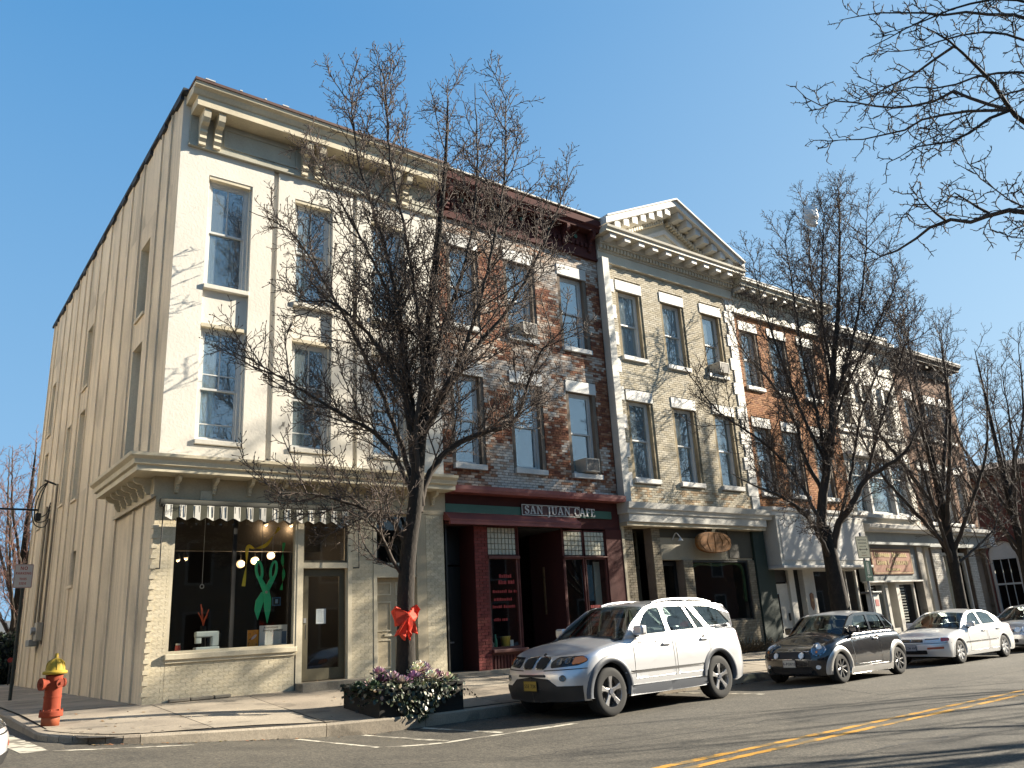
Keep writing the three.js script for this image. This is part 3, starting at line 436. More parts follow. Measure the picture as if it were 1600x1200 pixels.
  card('orange_poster', 'small orange poster leaning left of the white notice', 'poster', 6.4, 6.64, 1.52, 1.86, -17.95, print(200, 280, (g, w, h) => { g.fillStyle = '#d8871c'; g.fillRect(0, 0, w, h); g.strokeStyle = '#2a140a'; g.lineWidth = 12; g.beginPath(); g.moveTo(30, 170); g.lineTo(85, 135); g.stroke(); g.beginPath(); g.moveTo(14, 255); g.lineTo(40, 205); g.stroke(); g.lineWidth = 5; g.beginPath(); g.arc(42, 70, 16, 0, 7); g.stroke(); g.beginPath(); g.arc(130, 50, 18, 2.6, 6.2); g.stroke(); g.fillStyle = '#d8b9b4'; g.beginPath(); g.ellipse(120, 120, 62, 22, -0.7, 0, 7); g.fill(); g.fillStyle = '#2a140a'; g.fillRect(150, 235, 34, 8); g.fillRect(150, 252, 34, 8); }));
  card('door_paper', 'white sheet of paper taped inside the shop door glass', 'notice', 7.83, 8.06, 1.92, 2.24, -17.66, print(160, 220, (g, w, h) => { g.fillStyle = '#dfe2e6'; g.fillRect(0, 0, w, h); g.fillStyle = '#8a8f98'; for (let i = 0; i < 11; i++) g.fillRect(22, 24 + i * 16, 60 + ((i * 53) % 56), 4); }));
  card('small_picture', 'small blue picture hanging right of the scissors', 'picture', 7.06, 7.26, 2.36, 2.55, -18.3, print(100, 100, (g) => { g.fillStyle = '#2f5a78'; g.fillRect(0, 0, 100, 100); g.fillStyle = '#101820'; g.fillRect(14, 14, 72, 72); g.fillStyle = '#7f9fb5'; g.fillRect(34, 24, 32, 48); }));
  const pl = thing('plumb_line', 'thin white cord with a ring hanging left in the window', 'cord', [5.5, 2.8, -18.3]); build('cord', cyl([5.5, 2.86, -18.3], [5.5, 4.55, -18.3], 0.005, 0.005, 5), M.curtain, pl); build('ring', new THREE.TorusGeometry(0.04, 0.008, 6, 18).translate(5.5, 2.81, -18.3), M.curtain, pl);
}
// ---------------------------------------------------------------- the row of buildings to the right
function shell(b, x0, x1, top, depth = 12, y0 = 0.3) {     // party walls, back, roof and the ceiling above the shop, so that rooms are dark
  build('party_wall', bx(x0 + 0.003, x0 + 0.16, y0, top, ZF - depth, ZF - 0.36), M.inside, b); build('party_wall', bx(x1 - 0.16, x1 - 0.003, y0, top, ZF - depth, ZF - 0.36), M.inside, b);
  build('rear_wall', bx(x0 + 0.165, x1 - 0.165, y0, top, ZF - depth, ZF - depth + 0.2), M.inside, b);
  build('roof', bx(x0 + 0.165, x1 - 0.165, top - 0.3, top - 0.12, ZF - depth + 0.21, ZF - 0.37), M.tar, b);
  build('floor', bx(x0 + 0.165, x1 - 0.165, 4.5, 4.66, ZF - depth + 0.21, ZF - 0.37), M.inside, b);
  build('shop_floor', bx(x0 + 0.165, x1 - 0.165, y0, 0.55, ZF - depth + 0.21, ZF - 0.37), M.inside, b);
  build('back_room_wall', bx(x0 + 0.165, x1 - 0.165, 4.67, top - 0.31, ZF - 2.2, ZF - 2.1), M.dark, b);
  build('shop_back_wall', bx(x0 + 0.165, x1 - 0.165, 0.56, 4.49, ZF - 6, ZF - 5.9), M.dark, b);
}
const teeth = (b, name, x0, x1, step, w, y0, y1, z0, z1, mat) => { for (let x = x0; x + w <= x1 + 1e-6; x += step) build(name, bx(x, x + w, y0, y1, z0, z1), mat, b); };
function storeys(b, list, rows, z, o = () => ({})) {       // windows with their stone sills and lintels
  list.forEach(([a, c], i) => rows.forEach(([d, e], j) => {
    const q = o(i, j), w = sashWindow(b, [a, c, d, e], frontM(z - 0.16), { fw: 0.06, ...q });
    build('sill', rbx(a - 0.1, c + 0.1, d - 0.15, d - 0.003, z - 0.3, z + 0.09, 0.012), q.stone ?? M.white, w);
    if (q.lintel !== false) build('lintel', rbx(a - 0.13, c + 0.13, e + 0.003, e + 0.36, z - 0.3, z + 0.025, 0.006), q.stone ?? M.white, w);
  }));
}
// ---- weathered red brick house with the cafe
{
  const x0 = 11.2, x1 = 17.35, b = thing('brick_building', 'weathered red brick building with flaking white paint and maroon cafe front', 'building', [x0, 0.5, ZF]);
  const cols = [[11.62, 12.45], [13.62, 14.55], [15.72, 16.68]], rows = [[5.8, 8.28], [9.72, 12.1]], holes = cols.flatMap(([a, c]) => rows.map(([d, e]) => [a, c, d, e]));
  build('wall', wallX([x0, x1, 5.2, 14.2], holes, ZF - 0.028, 0.3), M.mortar, b); shell(b, x0, x1, 14.2);
  const pal = [[0.3, 0.1, 0.045], [0.36, 0.135, 0.06], [0.22, 0.07, 0.035], [0.42, 0.2, 0.11], [0.52, 0.36, 0.26], [0.66, 0.54, 0.44], [0.78, 0.7, 0.61]];
  const skip = cols.flatMap(([a, c]) => rows.map(([d, e]) => [a - 0.13, c + 0.13, d - 0.15, e + 0.37]));
  bricks(b, [[x0, x1, 5.22, 13.0]], skip, ZF, pal, (x, y, r) => {
    const n = fbm(x * 0.75, y * 1.1, 120, 0, 5) + 0.24 * (vnoise(x * 2.6, y * 6, 9) - 0.5), near = Math.max(...skip.map((h) => smooth(0.5, 0, Math.hypot(Math.max(h[0] - x, x - h[1], 0), Math.max(h[2] - y, y - h[3], 0)))));
    const p = 0.75 * smooth(0.4, 0.72, n + 0.1 * near) + 0.7 * smooth(11.6, 12.5, y) + 0.45 * smooth(5.8, 5.3, y) + 0.04 * smooth(16.5, 17.2, x) - 0.06; const v = p + (r() - 0.5) * 0.7;
    return v > 0.78 ? 6 : v > 0.55 ? 5 : v > 0.36 ? 4 : v > 0.22 ? 3 : Math.floor(r() * 3);
  }, { single: 300, seed: 33, headers: true });
  storeys(b, cols, rows, ZF, (i, j) => ({ curtainMat: i === 2 && j === 0 ? M.screen : M.blind, flat: true, drop: i === 1 ? [7.1 + 3.95 * j, 8.28 + 3.85 * j] : i === 2 && j ? [10.6, 12.1] : [7.0 + 3.9 * j, 8.28 + 3.85 * j], lowBars: [], fw: 0.07 }));
  // top cornice
  build('frieze', bx(x0, x1, 12.98, 13.75, ZF - 0.25, ZF + 0.06), M.maroon, b); build('cornice', profX([[ZF - 0.25, 13.752], [ZF + 0.4, 13.752], [ZF + 0.42, 13.85], [ZF + 0.5, 13.92], [ZF + 0.5, 14.12], [ZF - 0.25, 14.2]], x0, x1), M.maroon, b);
  build('flashing', bx(x0, x1, 14.203, 14.25, ZF - 0.3, ZF + 0.53), M.offwhite, b); build('moulding', bx(x0, x1, 12.9, 12.975, ZF - 0.2, ZF + 0.1), M.maroon, b);
  teeth(b, 'dentil', x0 + 0.1, x1 - 0.1, 0.19, 0.1, 13.28, 13.42, ZF + 0.062, ZF + 0.13, M.maroon);
  for (const x of [11.5, 12.6, 13.7, 14.8, 15.9, 17.0]) build('bracket', scroll(x, 0.12, ZF + 0.06, 13.75, 0.62, 0.34), M.maroon, b);
  for (let x = 12.05; x < 17; x += 1.1) build('rosette', new THREE.CylinderGeometry(0.07, 0.07, 0.05, 12).rotateX(Math.PI / 2).translate(x, 13.58, ZF + 0.08), M.green, b);
  // cafe front
  build('shop_cornice', profX([[ZF - 0.3, 4.98], [ZF + 0.34, 4.98], [ZF + 0.36, 5.06], [ZF + 0.36, 5.16], [ZF - 0.3, 5.21]], x0, x1), M.rose, b);
  build('fascia', bx(x0, x1, 4.2, 4.978, ZF - 0.3, ZF - 0.02), M.maroon, b); build('green_band', bx(x0, 17.0, 4.5, 4.72, ZF - 0.01, ZF + 0.03), M.green, b);
  build('hood', profX([[ZF - 0.015, 4.3], [ZF + 0.3, 4.24], [ZF + 0.31, 4.3], [ZF + 0.04, 4.5], [ZF - 0.015, 4.5]], 11.15, 15.55), M.rose, b); build('hood_lip', bx(11.15, 15.5, 4.17, 4.235, ZF + 0.24, ZF + 0.33), M.rose, b);
  build('jamb', bx(x0, 11.24, 0.5, 4.2, ZF - 1.2, ZF - 0.02), M.black, b); const bd = build('black_door', bx(11.25, 12.06, 0.6, 3.2, ZF - 0.75, ZF - 0.7), M.black, b);
  build('door_glass', bx(11.3, 11.5, 2.7, 3.12, ZF - 0.698, ZF - 0.69), std([0.06, 0.14, 0.13], 0.1), bd); build('letter_slot', rbx(11.55, 11.8, 1.3, 1.34, ZF - 0.7, ZF - 0.68, 0.005), M.steel, bd); build('knob', new THREE.SphereGeometry(0.035, 10, 8).translate(11.36, 1.65, ZF - 0.66), M.steel, bd);
  build('transom', bx(11.25, 12.06, 3.25, 4.18, ZF - 0.75, ZF - 0.7), M.black, b);
  build('backing', bx(12.07, 12.47, 0.4, 4.2, ZF - 1.0, ZF - 0.03), painted([0.1, 0.02, 0.016]), b);
  bricks(b, [[12.07, 12.47, 0.5, 4.2]], [], ZF, [[0.26, 0.05, 0.04], [0.3, 0.06, 0.05], [0.22, 0.045, 0.035]], (x, y, r) => Math.floor(r() * 3), { single: 150, seed: 4 });
  const wood = painted([0.15, 0.035, 0.024], { map: T.dirt });
  const block = phys([0.55, 0.53, 0.42], 0.25, { transmission: 0.25, thickness: 0 });
  const lights = (a, c, y0, y1, nx, ny, z) => { const f = build('prism_transom', ring([a, c, y0, y1], 0.03, z, 0.06), M.maroon, b), w = (c - a - 0.06) / nx, h = (y1 - y0 - 0.06) / ny; for (let i = 0; i < nx; i++) for (let j = 0; j < ny; j++) build('pane', rbx(a + 0.03 + i * w + 0.009, a + 0.03 + (i + 1) * w - 0.009, y0 + 0.03 + j * h + 0.009, y0 + 0.03 + (j + 1) * h - 0.009, z - 0.05, z - 0.015, 0.006, 1), block, f); build('backing', bx(a + 0.02, c - 0.02, y0 + 0.02, y1 - 0.02, z - 0.09, z - 0.07), std([0.3, 0.28, 0.2], 0.9), f); };
  lights(12.48, 13.46, 3.42, 4.19, 8, 5, ZF - 0.03); lights(15.1, 15.84, 3.42, 4.15, 5, 5, ZF - 0.03); lights(15.88, 16.7, 3.42, 4.15, 6, 5, ZF - 0.03);
  const cw = build('shop_window', ring([12.48, 13.46, 1.1, 3.41], 0.05, ZF - 0.03, 0.08), wood, b); build('pane', bx(12.52, 13.42, 1.14, 3.37, ZF - 0.08, ZF - 0.072), M.shopGlass, cw); build('transom_rail', rbx(12.47, 13.5, 3.34, 3.42, ZF - 0.06, ZF + 0.05, 0.01), wood, cw);
  build('sill', rbx(12.47, 13.6, 1.0, 1.1, ZF - 0.2, ZF + 0.09, 0.03), wood, cw); build('stall_riser', bx(12.48, 13.46, 0.5, 1.0, ZF - 0.14, ZF - 0.05), wood, b); for (let x = 12.56; x < 13.4; x += 0.1) build('slat', bx(x, x + 0.05, 0.56, 0.94, ZF - 0.05, ZF - 0.02), M.maroon, b);
  build('inner_post', bx(12.72, 12.8, 0.56, 3.6, ZF - 0.7, ZF - 0.62), M.trimDeep, b); build('inner_lintel', bx(12.5, 14.9, 3.0, 3.2, ZF - 2.3, ZF - 2.2), M.trimDeep, b); build('inner_post', bx(14.3, 14.5, 0.56, 3.0, ZF - 2.3, ZF - 2.2), M.trimDeep, b); build('entry_side', bx(13.47, 13.52, 0.5, 4.2, ZF - 1.5, ZF - 0.02), M.maroon, b); build('entry_door', bx(13.9, 14.7, 0.56, 2.95, ZF - 2.5, ZF - 2.44), M.dark, b); build('entry_side', bx(15.04, 15.09, 0.5, 4.2, ZF - 1.5, ZF - 0.02), M.maroon, b); build('entry_ceiling', bx(13.53, 15.03, 4.15, 4.2, ZF - 2.4, ZF - 0.05), M.dark, b);
  for (const [a, c] of [[15.1, 15.84], [15.88, 16.7]]) { const f = build('shop_window', ring([a, c, 1.1, 3.38], 0.04, ZF - 0.03, 0.08), wood, b); build('pane', bx(a + 0.03, c - 0.03, 1.13, 3.35, ZF - 0.08, ZF - 0.072), M.shopGlass, f); }
  build('stall_riser', bx(15.1, 16.7, 0.5, 1.1, ZF - 0.14, ZF - 0.05), wood, b); build('transom_rail', rbx(15.05, 16.72, 3.385, 3.42, ZF - 0.06, ZF + 0.04, 0.008), wood, b);
  build('pier', bx(16.71, x1, 0.4, 4.2, ZF - 0.5, ZF + 0.02), M.maroon, b); build('doorstep', rbx(11.24, 13.45, 0.38, 0.62, ZF - 0.9, ZF + 0.28, 0.02), M.stone, b);
  build('inner_panel', bx(15.0, 15.7, 1.9, 3.2, ZF - 0.9, ZF - 0.85), std([0.32, 0.19, 0.08], 0.7, { map: T.wood }), b); build('curtain', bx(16.42, 16.66, 1.2, 3.3, ZF - 0.35, ZF - 0.3), std([0.28, 0.3, 0.26], 0.9), b); build('blue_poster', bx(15.95, 16.35, 2.2, 3.2, ZF - 0.3, ZF - 0.29), std([0.04, 0.1, 0.14], 0.6), b);
  // cafe sign
  const s = thing('cafe_sign', 'long sign with raised white letters on the green band of the cafe', 'sign', [14.7, 4.5, ZF + 0.06]);
  build('board', rbx(13.62, 15.72, 4.5, 4.8, ZF + 0.035, ZF + 0.07, 0.008), painted([0.13, 0.045, 0.04]), s); build('border', ring([13.62, 15.72, 4.5, 4.8], 0.022, ZF + 0.078, 0.008), M.offwhite, s);
  let lx = 13.72; for (const ch of 'SAN JUAN CAFE') { if (ch === ' ') { lx += 0.14; continue; } const g = textGeo(ch, serifBold, 0.225, 0.02, 0, 4.542, ZF + 0.07); g.computeBoundingBox(); const w = (g.boundingBox.max.x - g.boundingBox.min.x) * 0.94; build('letter', g.scale(0.94, 1, 1).translate(lx + w / 2, 0, 0), M.white, s); lx += w + 0.022; }
  // red neon-coloured lettering bars on the cafe glass
  const n = thing('window_lettering', 'red lettering lines on the left cafe window', 'lettering', [12.95, 1.8, ZF - 0.07]), rm = std([0.3, 0.012, 0.008], 0.6), r = rng(5);
  [[2.86, 0.1, 12.85, 13.25], [2.7, 0.11, 12.82, 13.32], [2.48, 0.08, 12.62, 13.38], [2.28, 0.08, 12.65, 13.2], [2.1, 0.08, 12.6, 13.3], [1.78, 0.08, 12.62, 13.05]].forEach(([y, h, a, c]) => { for (let x = a; x < c;) { const w = 0.03 + r() * 0.045; build('letter', bx(x, x + w, y, y + h * (0.7 + 0.3 * r()), ZF - 0.07, ZF - 0.064), rm, n); x += w + 0.014; if (r() < 0.18) x += 0.04; } });
  const n2 = thing('window_lettering', 'red lettering block on the right cafe window', 'lettering', [16.1, 2.0, ZF - 0.07]); for (let i = 0; i < 5; i++) for (let x = 15.98; x < 16.34;) { const w = 0.03 + r() * 0.04; build('letter', bx(x, x + w, 2.0 - i * 0.12, 2.08 - i * 0.12, ZF - 0.07, ZF - 0.064), rm, n2); x += w + 0.012; }
  [['green_bottle', 'tall green bottle on the left cafe window sill', 'bottle', 12.72, 0.36, 0.045, [0.05, 0.25, 0.15]], ['paper_cup', 'grey jar on the left cafe window sill', 'jar', 12.6, 0.24, 0.06, [0.2, 0.2, 0.16]]].forEach(([nm, l, c, x, h, rd, col]) => { const t = thing(nm, l, c, [x, 1.1, ZF - 0.17]); build('body', new THREE.LatheGeometry([[0, 0], [rd, 0], [rd, h * 0.6], [rd * 0.4, h * 0.75], [rd * 0.4, h], [0, h]].map(([a, q]) => new THREE.Vector2(a, q)), 14).translate(x, 1.1, ZF - 0.17), std(col, 0.3), t); });
  const bagt = thing('paper_bag', 'yellow paper bag with white card on the cafe window sill', 'bag', [13.05, 1.1, ZF - 0.17]); build('bag', new THREE.CylinderGeometry(0.14, 0.1, 0.3, 4).rotateY(0.8).translate(13.05, 1.25, ZF - 0.2), std([0.5, 0.34, 0.04], 0.8), bagt); build('card', bx(13.15, 13.25, 1.1, 1.3, ZF - 0.13, ZF - 0.12), M.white, bagt);
}
acUnit(16.0, 16.55, 5.83, 6.25, ZF - 0.1, 'window air conditioner low in the right window above the cafe'); acUnit(13.95, 14.5, 9.75, 10.15, ZF - 0.1, 'window air conditioner in the top middle window of the weathered brick building');
{
  const t = thing('roof_antenna', 'thin television antenna on the roof edge of the brick building', 'antenna', [16.1, 14.2, -19.5]); build('mast', cyl([16.1, 14.0, -19.5], [16.0, 16.5, -19.5], 0.02), M.iron, t); build('boom', cyl([15.2, 16.1, -19.6], [16.9, 16.3, -19.4], 0.012), M.iron, t);
  for (let i = 0; i < 7; i++) build('rod', cyl([15.3 + i * 0.25, 16.11 + i * 0.03, -20.1 + i * 0.05], [15.3 + i * 0.25, 16.11 + i * 0.03, -18.95 - i * 0.05], 0.007, 0.007, 4), M.iron, t);
}
// ---- pale brick house with the pediment
{
  const x0 = 17.35, x1 = 24.2, z = ZF + 0.05, b = thing('pediment_building', 'pale yellow brick building with white quoins and classical pediment', 'building', [x0, 0.45, ZF]);
  const cols = [[18.2, 19.15], [20.3, 21.25], [22.38, 23.3]], rows = [[5.8, 8.3], [9.8, 12.08]], holes = cols.flatMap(([a, c]) => rows.map(([d, e]) => [a, c, d, e]));
  build('wall', wallX([x0, x1, 5.0, 14.0], holes, z - 0.028, 0.36), std([0.5, 0.42, 0.28], 0.95, { map: T.concrete }), b); shell(b, x0, x1, 14.0);
  const skip = cols.flatMap(([a, c]) => rows.map(([d, e]) => [a - 0.13, c + 0.13, d - 0.15, e + 0.37]).concat([[a, c, rows[0][0], rows[0][1]]]));
  bricks(b, [[x0 + 0.5, x1 - 0.45, 5.02, 13.05]], skip, z, [[0.66, 0.58, 0.43], [0.7, 0.62, 0.47], [0.61, 0.53, 0.38], [0.72, 0.65, 0.51], [0.52, 0.37, 0.22]], (x, y, r) => (y < 5.5 && r() < 0.25 ? 4 : Math.floor(r() * 4)), { single: 300, seed: 51 });
  build('corner_pier', bx(x0, x0 + 0.28, 4.98, 13.0, ZF - 0.3, ZF + 0.3), M.offwhite, b);
  for (let y = 5.05, i = 0; y < 12.9; y += 0.46, i++) { const l = i % 2 ? 0.26 : 0.12; build('quoin', rbx(x0 + 0.28, x0 + 0.38 + l, y + 0.006, Math.min(y + 0.454, 13), z - 0.1, z + 0.03, 0.006), M.white, b); build('quoin', rbx(x1 - 0.3 - l, x1 - 0.002, y + 0.006, Math.min(y + 0.454, 13), z - 0.1, z + 0.03, 0.006), M.white, b); }
  storeys(b, cols, rows, z, (i, j) => ({ curtainMat: j ? M.curtain : M.screen, fw: 0.05, mid: j ? 10.95 : 7.05, stone: M.white }));
  // entablature
  const za = ZF + 0.3, T3 = M.b3trim;
  build('frieze', bx(x0, x1, 13.0, 13.3, ZF - 0.3, z + 0.06), T3, b); build('architrave', bx(x0 + 0.28, x1, 12.93, 12.998, ZF - 0.2, z + 0.11), T3, b);
  build('bed_moulding', bx(x0, x1, 13.3, 13.36, ZF - 0.3, z + 0.1), T3, b); teeth(b, 'dentil', x0 + 0.03, x1, 0.155, 0.09, 13.362, 13.5, ZF - 0.2, z + 0.2, T3); build('dentil_bed', bx(x0, x1, 13.362, 13.5, ZF - 0.3, z + 0.1), T3, b); build('bed_moulding', bx(x0, x1, 13.502, 13.57, ZF - 0.3, z + 0.24), T3, b);
  teeth(b, 'modillion', x0 + 0.1, x1, 0.66, 0.26, 13.575, 13.73, z + 0.1, z + 0.62, M.white); build('bed_moulding', bx(x0, x1, 13.572, 13.73, ZF - 0.3, z + 0.26), T3, b);
  build('cornice', profX([[ZF - 0.3, 13.732], [z + 0.68, 13.732], [z + 0.68, 13.82], [z + 0.74, 13.86], [z + 0.76, 13.93], [ZF - 0.3, 13.99]], x0 - 0.12, x1 + 0.15), T3, b);
  // pediment
  const xm = (x0 + x1) / 2 + 0.02, ya = 15.62, yb = 13.99, rake = (t0, t1, y0, y1, zf0, zf1, nm, mat) => { for (const s of [-1, 1]) { const xe = s < 0 ? x0 - 0.12 : x1 + 0.15, P = (u, dy) => [mix(xm, xe, u), mix(ya, yb, u) + dy]; build(nm, ext(poly([P(t0, y0), P(t1, y0), P(t1, y1), P(t0, y1)]), zf1 - zf0, zf0), mat, b); } };
  build('tympanum', ext(poly([[x0 + 0.2, 13.99], [x1 - 0.2, 13.99], [xm, 15.3]]), 0.3, ZF - 0.25), T3, b);
  build('tympanum_panel', ext((() => { const s = poly([[x0 + 1.5, 14.02], [x1 - 1.5, 14.02], [xm, 14.95]]); s.holes.push(poly([[x0 + 2.0, 14.1], [x1 - 2.0, 14.1], [xm, 14.78]])); return s; })(), 0.07, ZF + 0.052), M.white, b);
  rake(0, 1, -0.02, 0.2, ZF - 0.3, z + 0.72, 'raking_cornice', M.white); rake(0, 1, 0.202, 0.26, ZF - 0.3, z + 0.8, 'raking_moulding', M.white); rake(0, 0.97, -0.12, -0.022, ZF - 0.3, z + 0.3, 'raking_bed', T3);
  for (const s of [-1, 1]) { const xe = s < 0 ? x0 : x1; for (let i = 0; i < 7; i++) { const u = 0.1 + i * 0.125, x = mix(xm, xe, u), y = mix(ya, yb, u); build('modillion', bx(x - 0.13, x + 0.13, y - 0.24, y + 0.02, z + 0.06, z + 0.6), M.white, b); } for (let i = 0; i < 22; i++) { const u = 0.05 + i * 0.036, x = mix(xm, xe, u), y = mix(ya, yb, u); build('dentil', bx(x - 0.045, x + 0.045, y - 0.42, y - 0.27, ZF + 0.06, z + 0.18), T3, b); } }
  build('roof_slope', ext(poly([[x0 - 0.1, 14.2], [x1 + 0.12, 14.2], [xm, 15.82]]), 9, ZF - 9.4), M.tar, b);
  // shop front
  build('shop_cornice', profX([[ZF - 0.3, 4.66], [ZF + 0.4, 4.66], [ZF + 0.42, 4.78], [ZF + 0.48, 4.8], [ZF + 0.5, 4.98], [ZF - 0.3, 5.05]], x0 - 0.04, x1 + 0.1), M.offwhite, b); build('shop_fascia', bx(x0 + 0.05, x1 - 0.2, 4.42, 4.658, ZF - 0.3, ZF + 0.36), M.offwhite, b); build('soffit', bx(x0, x1 - 0.2, 4.3, 4.418, ZF - 0.35, ZF + 0.3), M.trimDeep, b); build('head_panel', bx(19.03, 22.28, 4.02, 4.3, ZF - 0.045, ZF - 0.03), painted([0.07, 0.06, 0.035]), b);
  build('corner_pier', bx(x0, x0 + 0.1, 0.4, 4.3, ZF - 0.3, ZF + 0.04), M.trimDeep, b);
  const pal = [[0.33, 0.28, 0.19], [0.29, 0.24, 0.16], [0.37, 0.31, 0.22]], pk = (x, y, r) => Math.floor(r() * 3);
  for (const [a, c, d, e] of [[17.46, 17.84, 0.4, 4.3], [18.66, 19.02, 0.4, 4.3], [19.98, 20.4, 0.4, 3.34], [20.4, 23.2, 0.4, 1.42], [23.2, 23.52, 0.4, 3.34]]) { build('backing', bx(a, c, d, e, ZF - 0.34, ZF - 0.03), M.mortar, b); bricks(b, [[a, c, d, e]], [], ZF, pal, pk, { single: 60, seed: Math.floor(a * 10) }); }
  build('sign_panel', bx(19.03, 23.5, 3.34, 4.3, ZF - 0.3, ZF - 0.05), painted([0.46, 0.4, 0.28]), b); build('upper_panel', bx(22.3, 23.52, 3.4, 4.3, ZF - 0.045, ZF - 0.02), painted([0.07, 0.06, 0.035]), b);
  const olive = painted([0.09, 0.08, 0.05]);
  const d1 = build('recessed_door', bx(17.85, 18.65, 0.6, 3.1, ZF - 0.7, ZF - 0.64), olive, b); build('push_bar', bx(17.95, 18.55, 1.7, 1.75, ZF - 0.64, ZF - 0.6), M.steel, d1); build('transom', ring([17.85, 18.65, 3.12, 4.28], 0.07, ZF - 0.62, 0.06), olive, b); build('transom_glass', bx(17.9, 18.6, 3.18, 4.22, ZF - 0.67, ZF - 0.66), M.shopGlass, b);
  const d2 = build('shop_door', ring([19.06, 19.95, 0.55, 3.3], 0.12, ZF - 0.3, 0.06), M.black, b); build('pane', bx(19.16, 19.85, 0.65, 3.2, ZF - 0.34, ZF - 0.33), M.shopGlass, d2); build('door_card', bx(19.3, 19.75, 1.0, 2.2, ZF - 0.4, ZF - 0.38), std([0.3, 0.26, 0.18], 0.9), d2);
  const w = build('shop_window', ring([20.42, 23.18, 1.42, 3.32], 0.05, ZF - 0.05, 0.1), M.black, b); build('pane', bx(20.46, 23.14, 1.46, 3.28, ZF - 0.11, ZF - 0.1), M.shopGlass, w);
  build('window_garland', tube([[20.5, 1.9, ZF - 0.2], [20.55, 3.1, ZF - 0.2], [21.8, 3.2, ZF - 0.2], [23.0, 3.15, ZF - 0.2], [23.08, 2.0, ZF - 0.2]], 0.06, 40, 6), std([0.04, 0.09, 0.03], 0.9), b);
  build('doorstep', rbx(17.5, 20.3, 0.36, 0.56, ZF - 0.8, ZF + 0.2, 0.02), M.stone, b);
  build('down_pipe_board', bx(23.54, 24.16, 0.4, 4.41, ZF - 0.5, ZF + 0.06), std([0.012, 0.03, 0.022], 0.7), b);
  const l = thing('gooseneck_lamp', 'small unlit wall lamp left of the pumpkin shaped sign', 'lamp', [19.7, 4.0, ZF]); build('arm', tube([[19.62, 3.95, ZF - 0.05], [19.66, 4.15, ZF + 0.1], [19.72, 4.0, ZF + 0.2]], 0.018, 12, 6), M.white, l); build('shade', new THREE.ConeGeometry(0.09, 0.12, 14, 1, true).translate(19.72, 3.96, ZF + 0.2), M.white, l);
  // pumpkin shaped hanging sign
  const s = thing('pumpkin_sign', 'round brown pumpkin shaped wooden sign above the shop window', 'sign', [21.2, 3.55, ZF + 0.2]), sh = new THREE.Shape(), cx = 21.2, cy = 3.86;
  for (let i = 0; i <= 48; i++) { const a = (i / 48) * 2 * Math.PI, c = Math.cos(a), q = Math.sin(a), k = 0.55, x = cx + 0.82 * Math.sign(c) * Math.pow(Math.abs(c), 0.8), y = cy + 0.31 * Math.sign(q) * Math.pow(Math.abs(q), 0.75); i ? sh.lineTo(x, y) : sh.moveTo(x, y); }
  const wd = std([0.42, 0.17, 0.03], 0.85, { map: T.wood, bumpMap: T.wood, bumpScale: 0.002 });
  build('board', ext(sh, 0.12, ZF + 0.2, 0.02), wd, s); build('stalk', ext(poly([[21.1, 4.14], [21.28, 4.13], [21.36, 4.3], [21.2, 4.33], [21.16, 4.22]]), 0.06, ZF + 0.23, 0.01), std([0.14, 0.11, 0.05], 0.8), s);
  for (const k of [-0.62, -0.3, 0.02, 0.34, 0.62]) build('rib', tube([[cx + k * 0.75, cy + 0.29 - Math.abs(k) * 0.06, ZF + 0.322], [cx + k * 1.15, cy, ZF + 0.326], [cx + k * 0.75, cy - 0.29 + Math.abs(k) * 0.06, ZF + 0.322]], 0.007, 16, 5), std([0.26, 0.115, 0.03], 0.7), s);
  for (const x of [20.9, 21.5]) build('hanger', cyl([x, 4.12, ZF + 0.25], [x, 4.45, ZF + 0.25], 0.012), M.iron, s);
}
acUnit(22.75, 23.28, 9.83, 10.25, ZF - 0.05, 'window air conditioner in the top right window of the pale brick building');
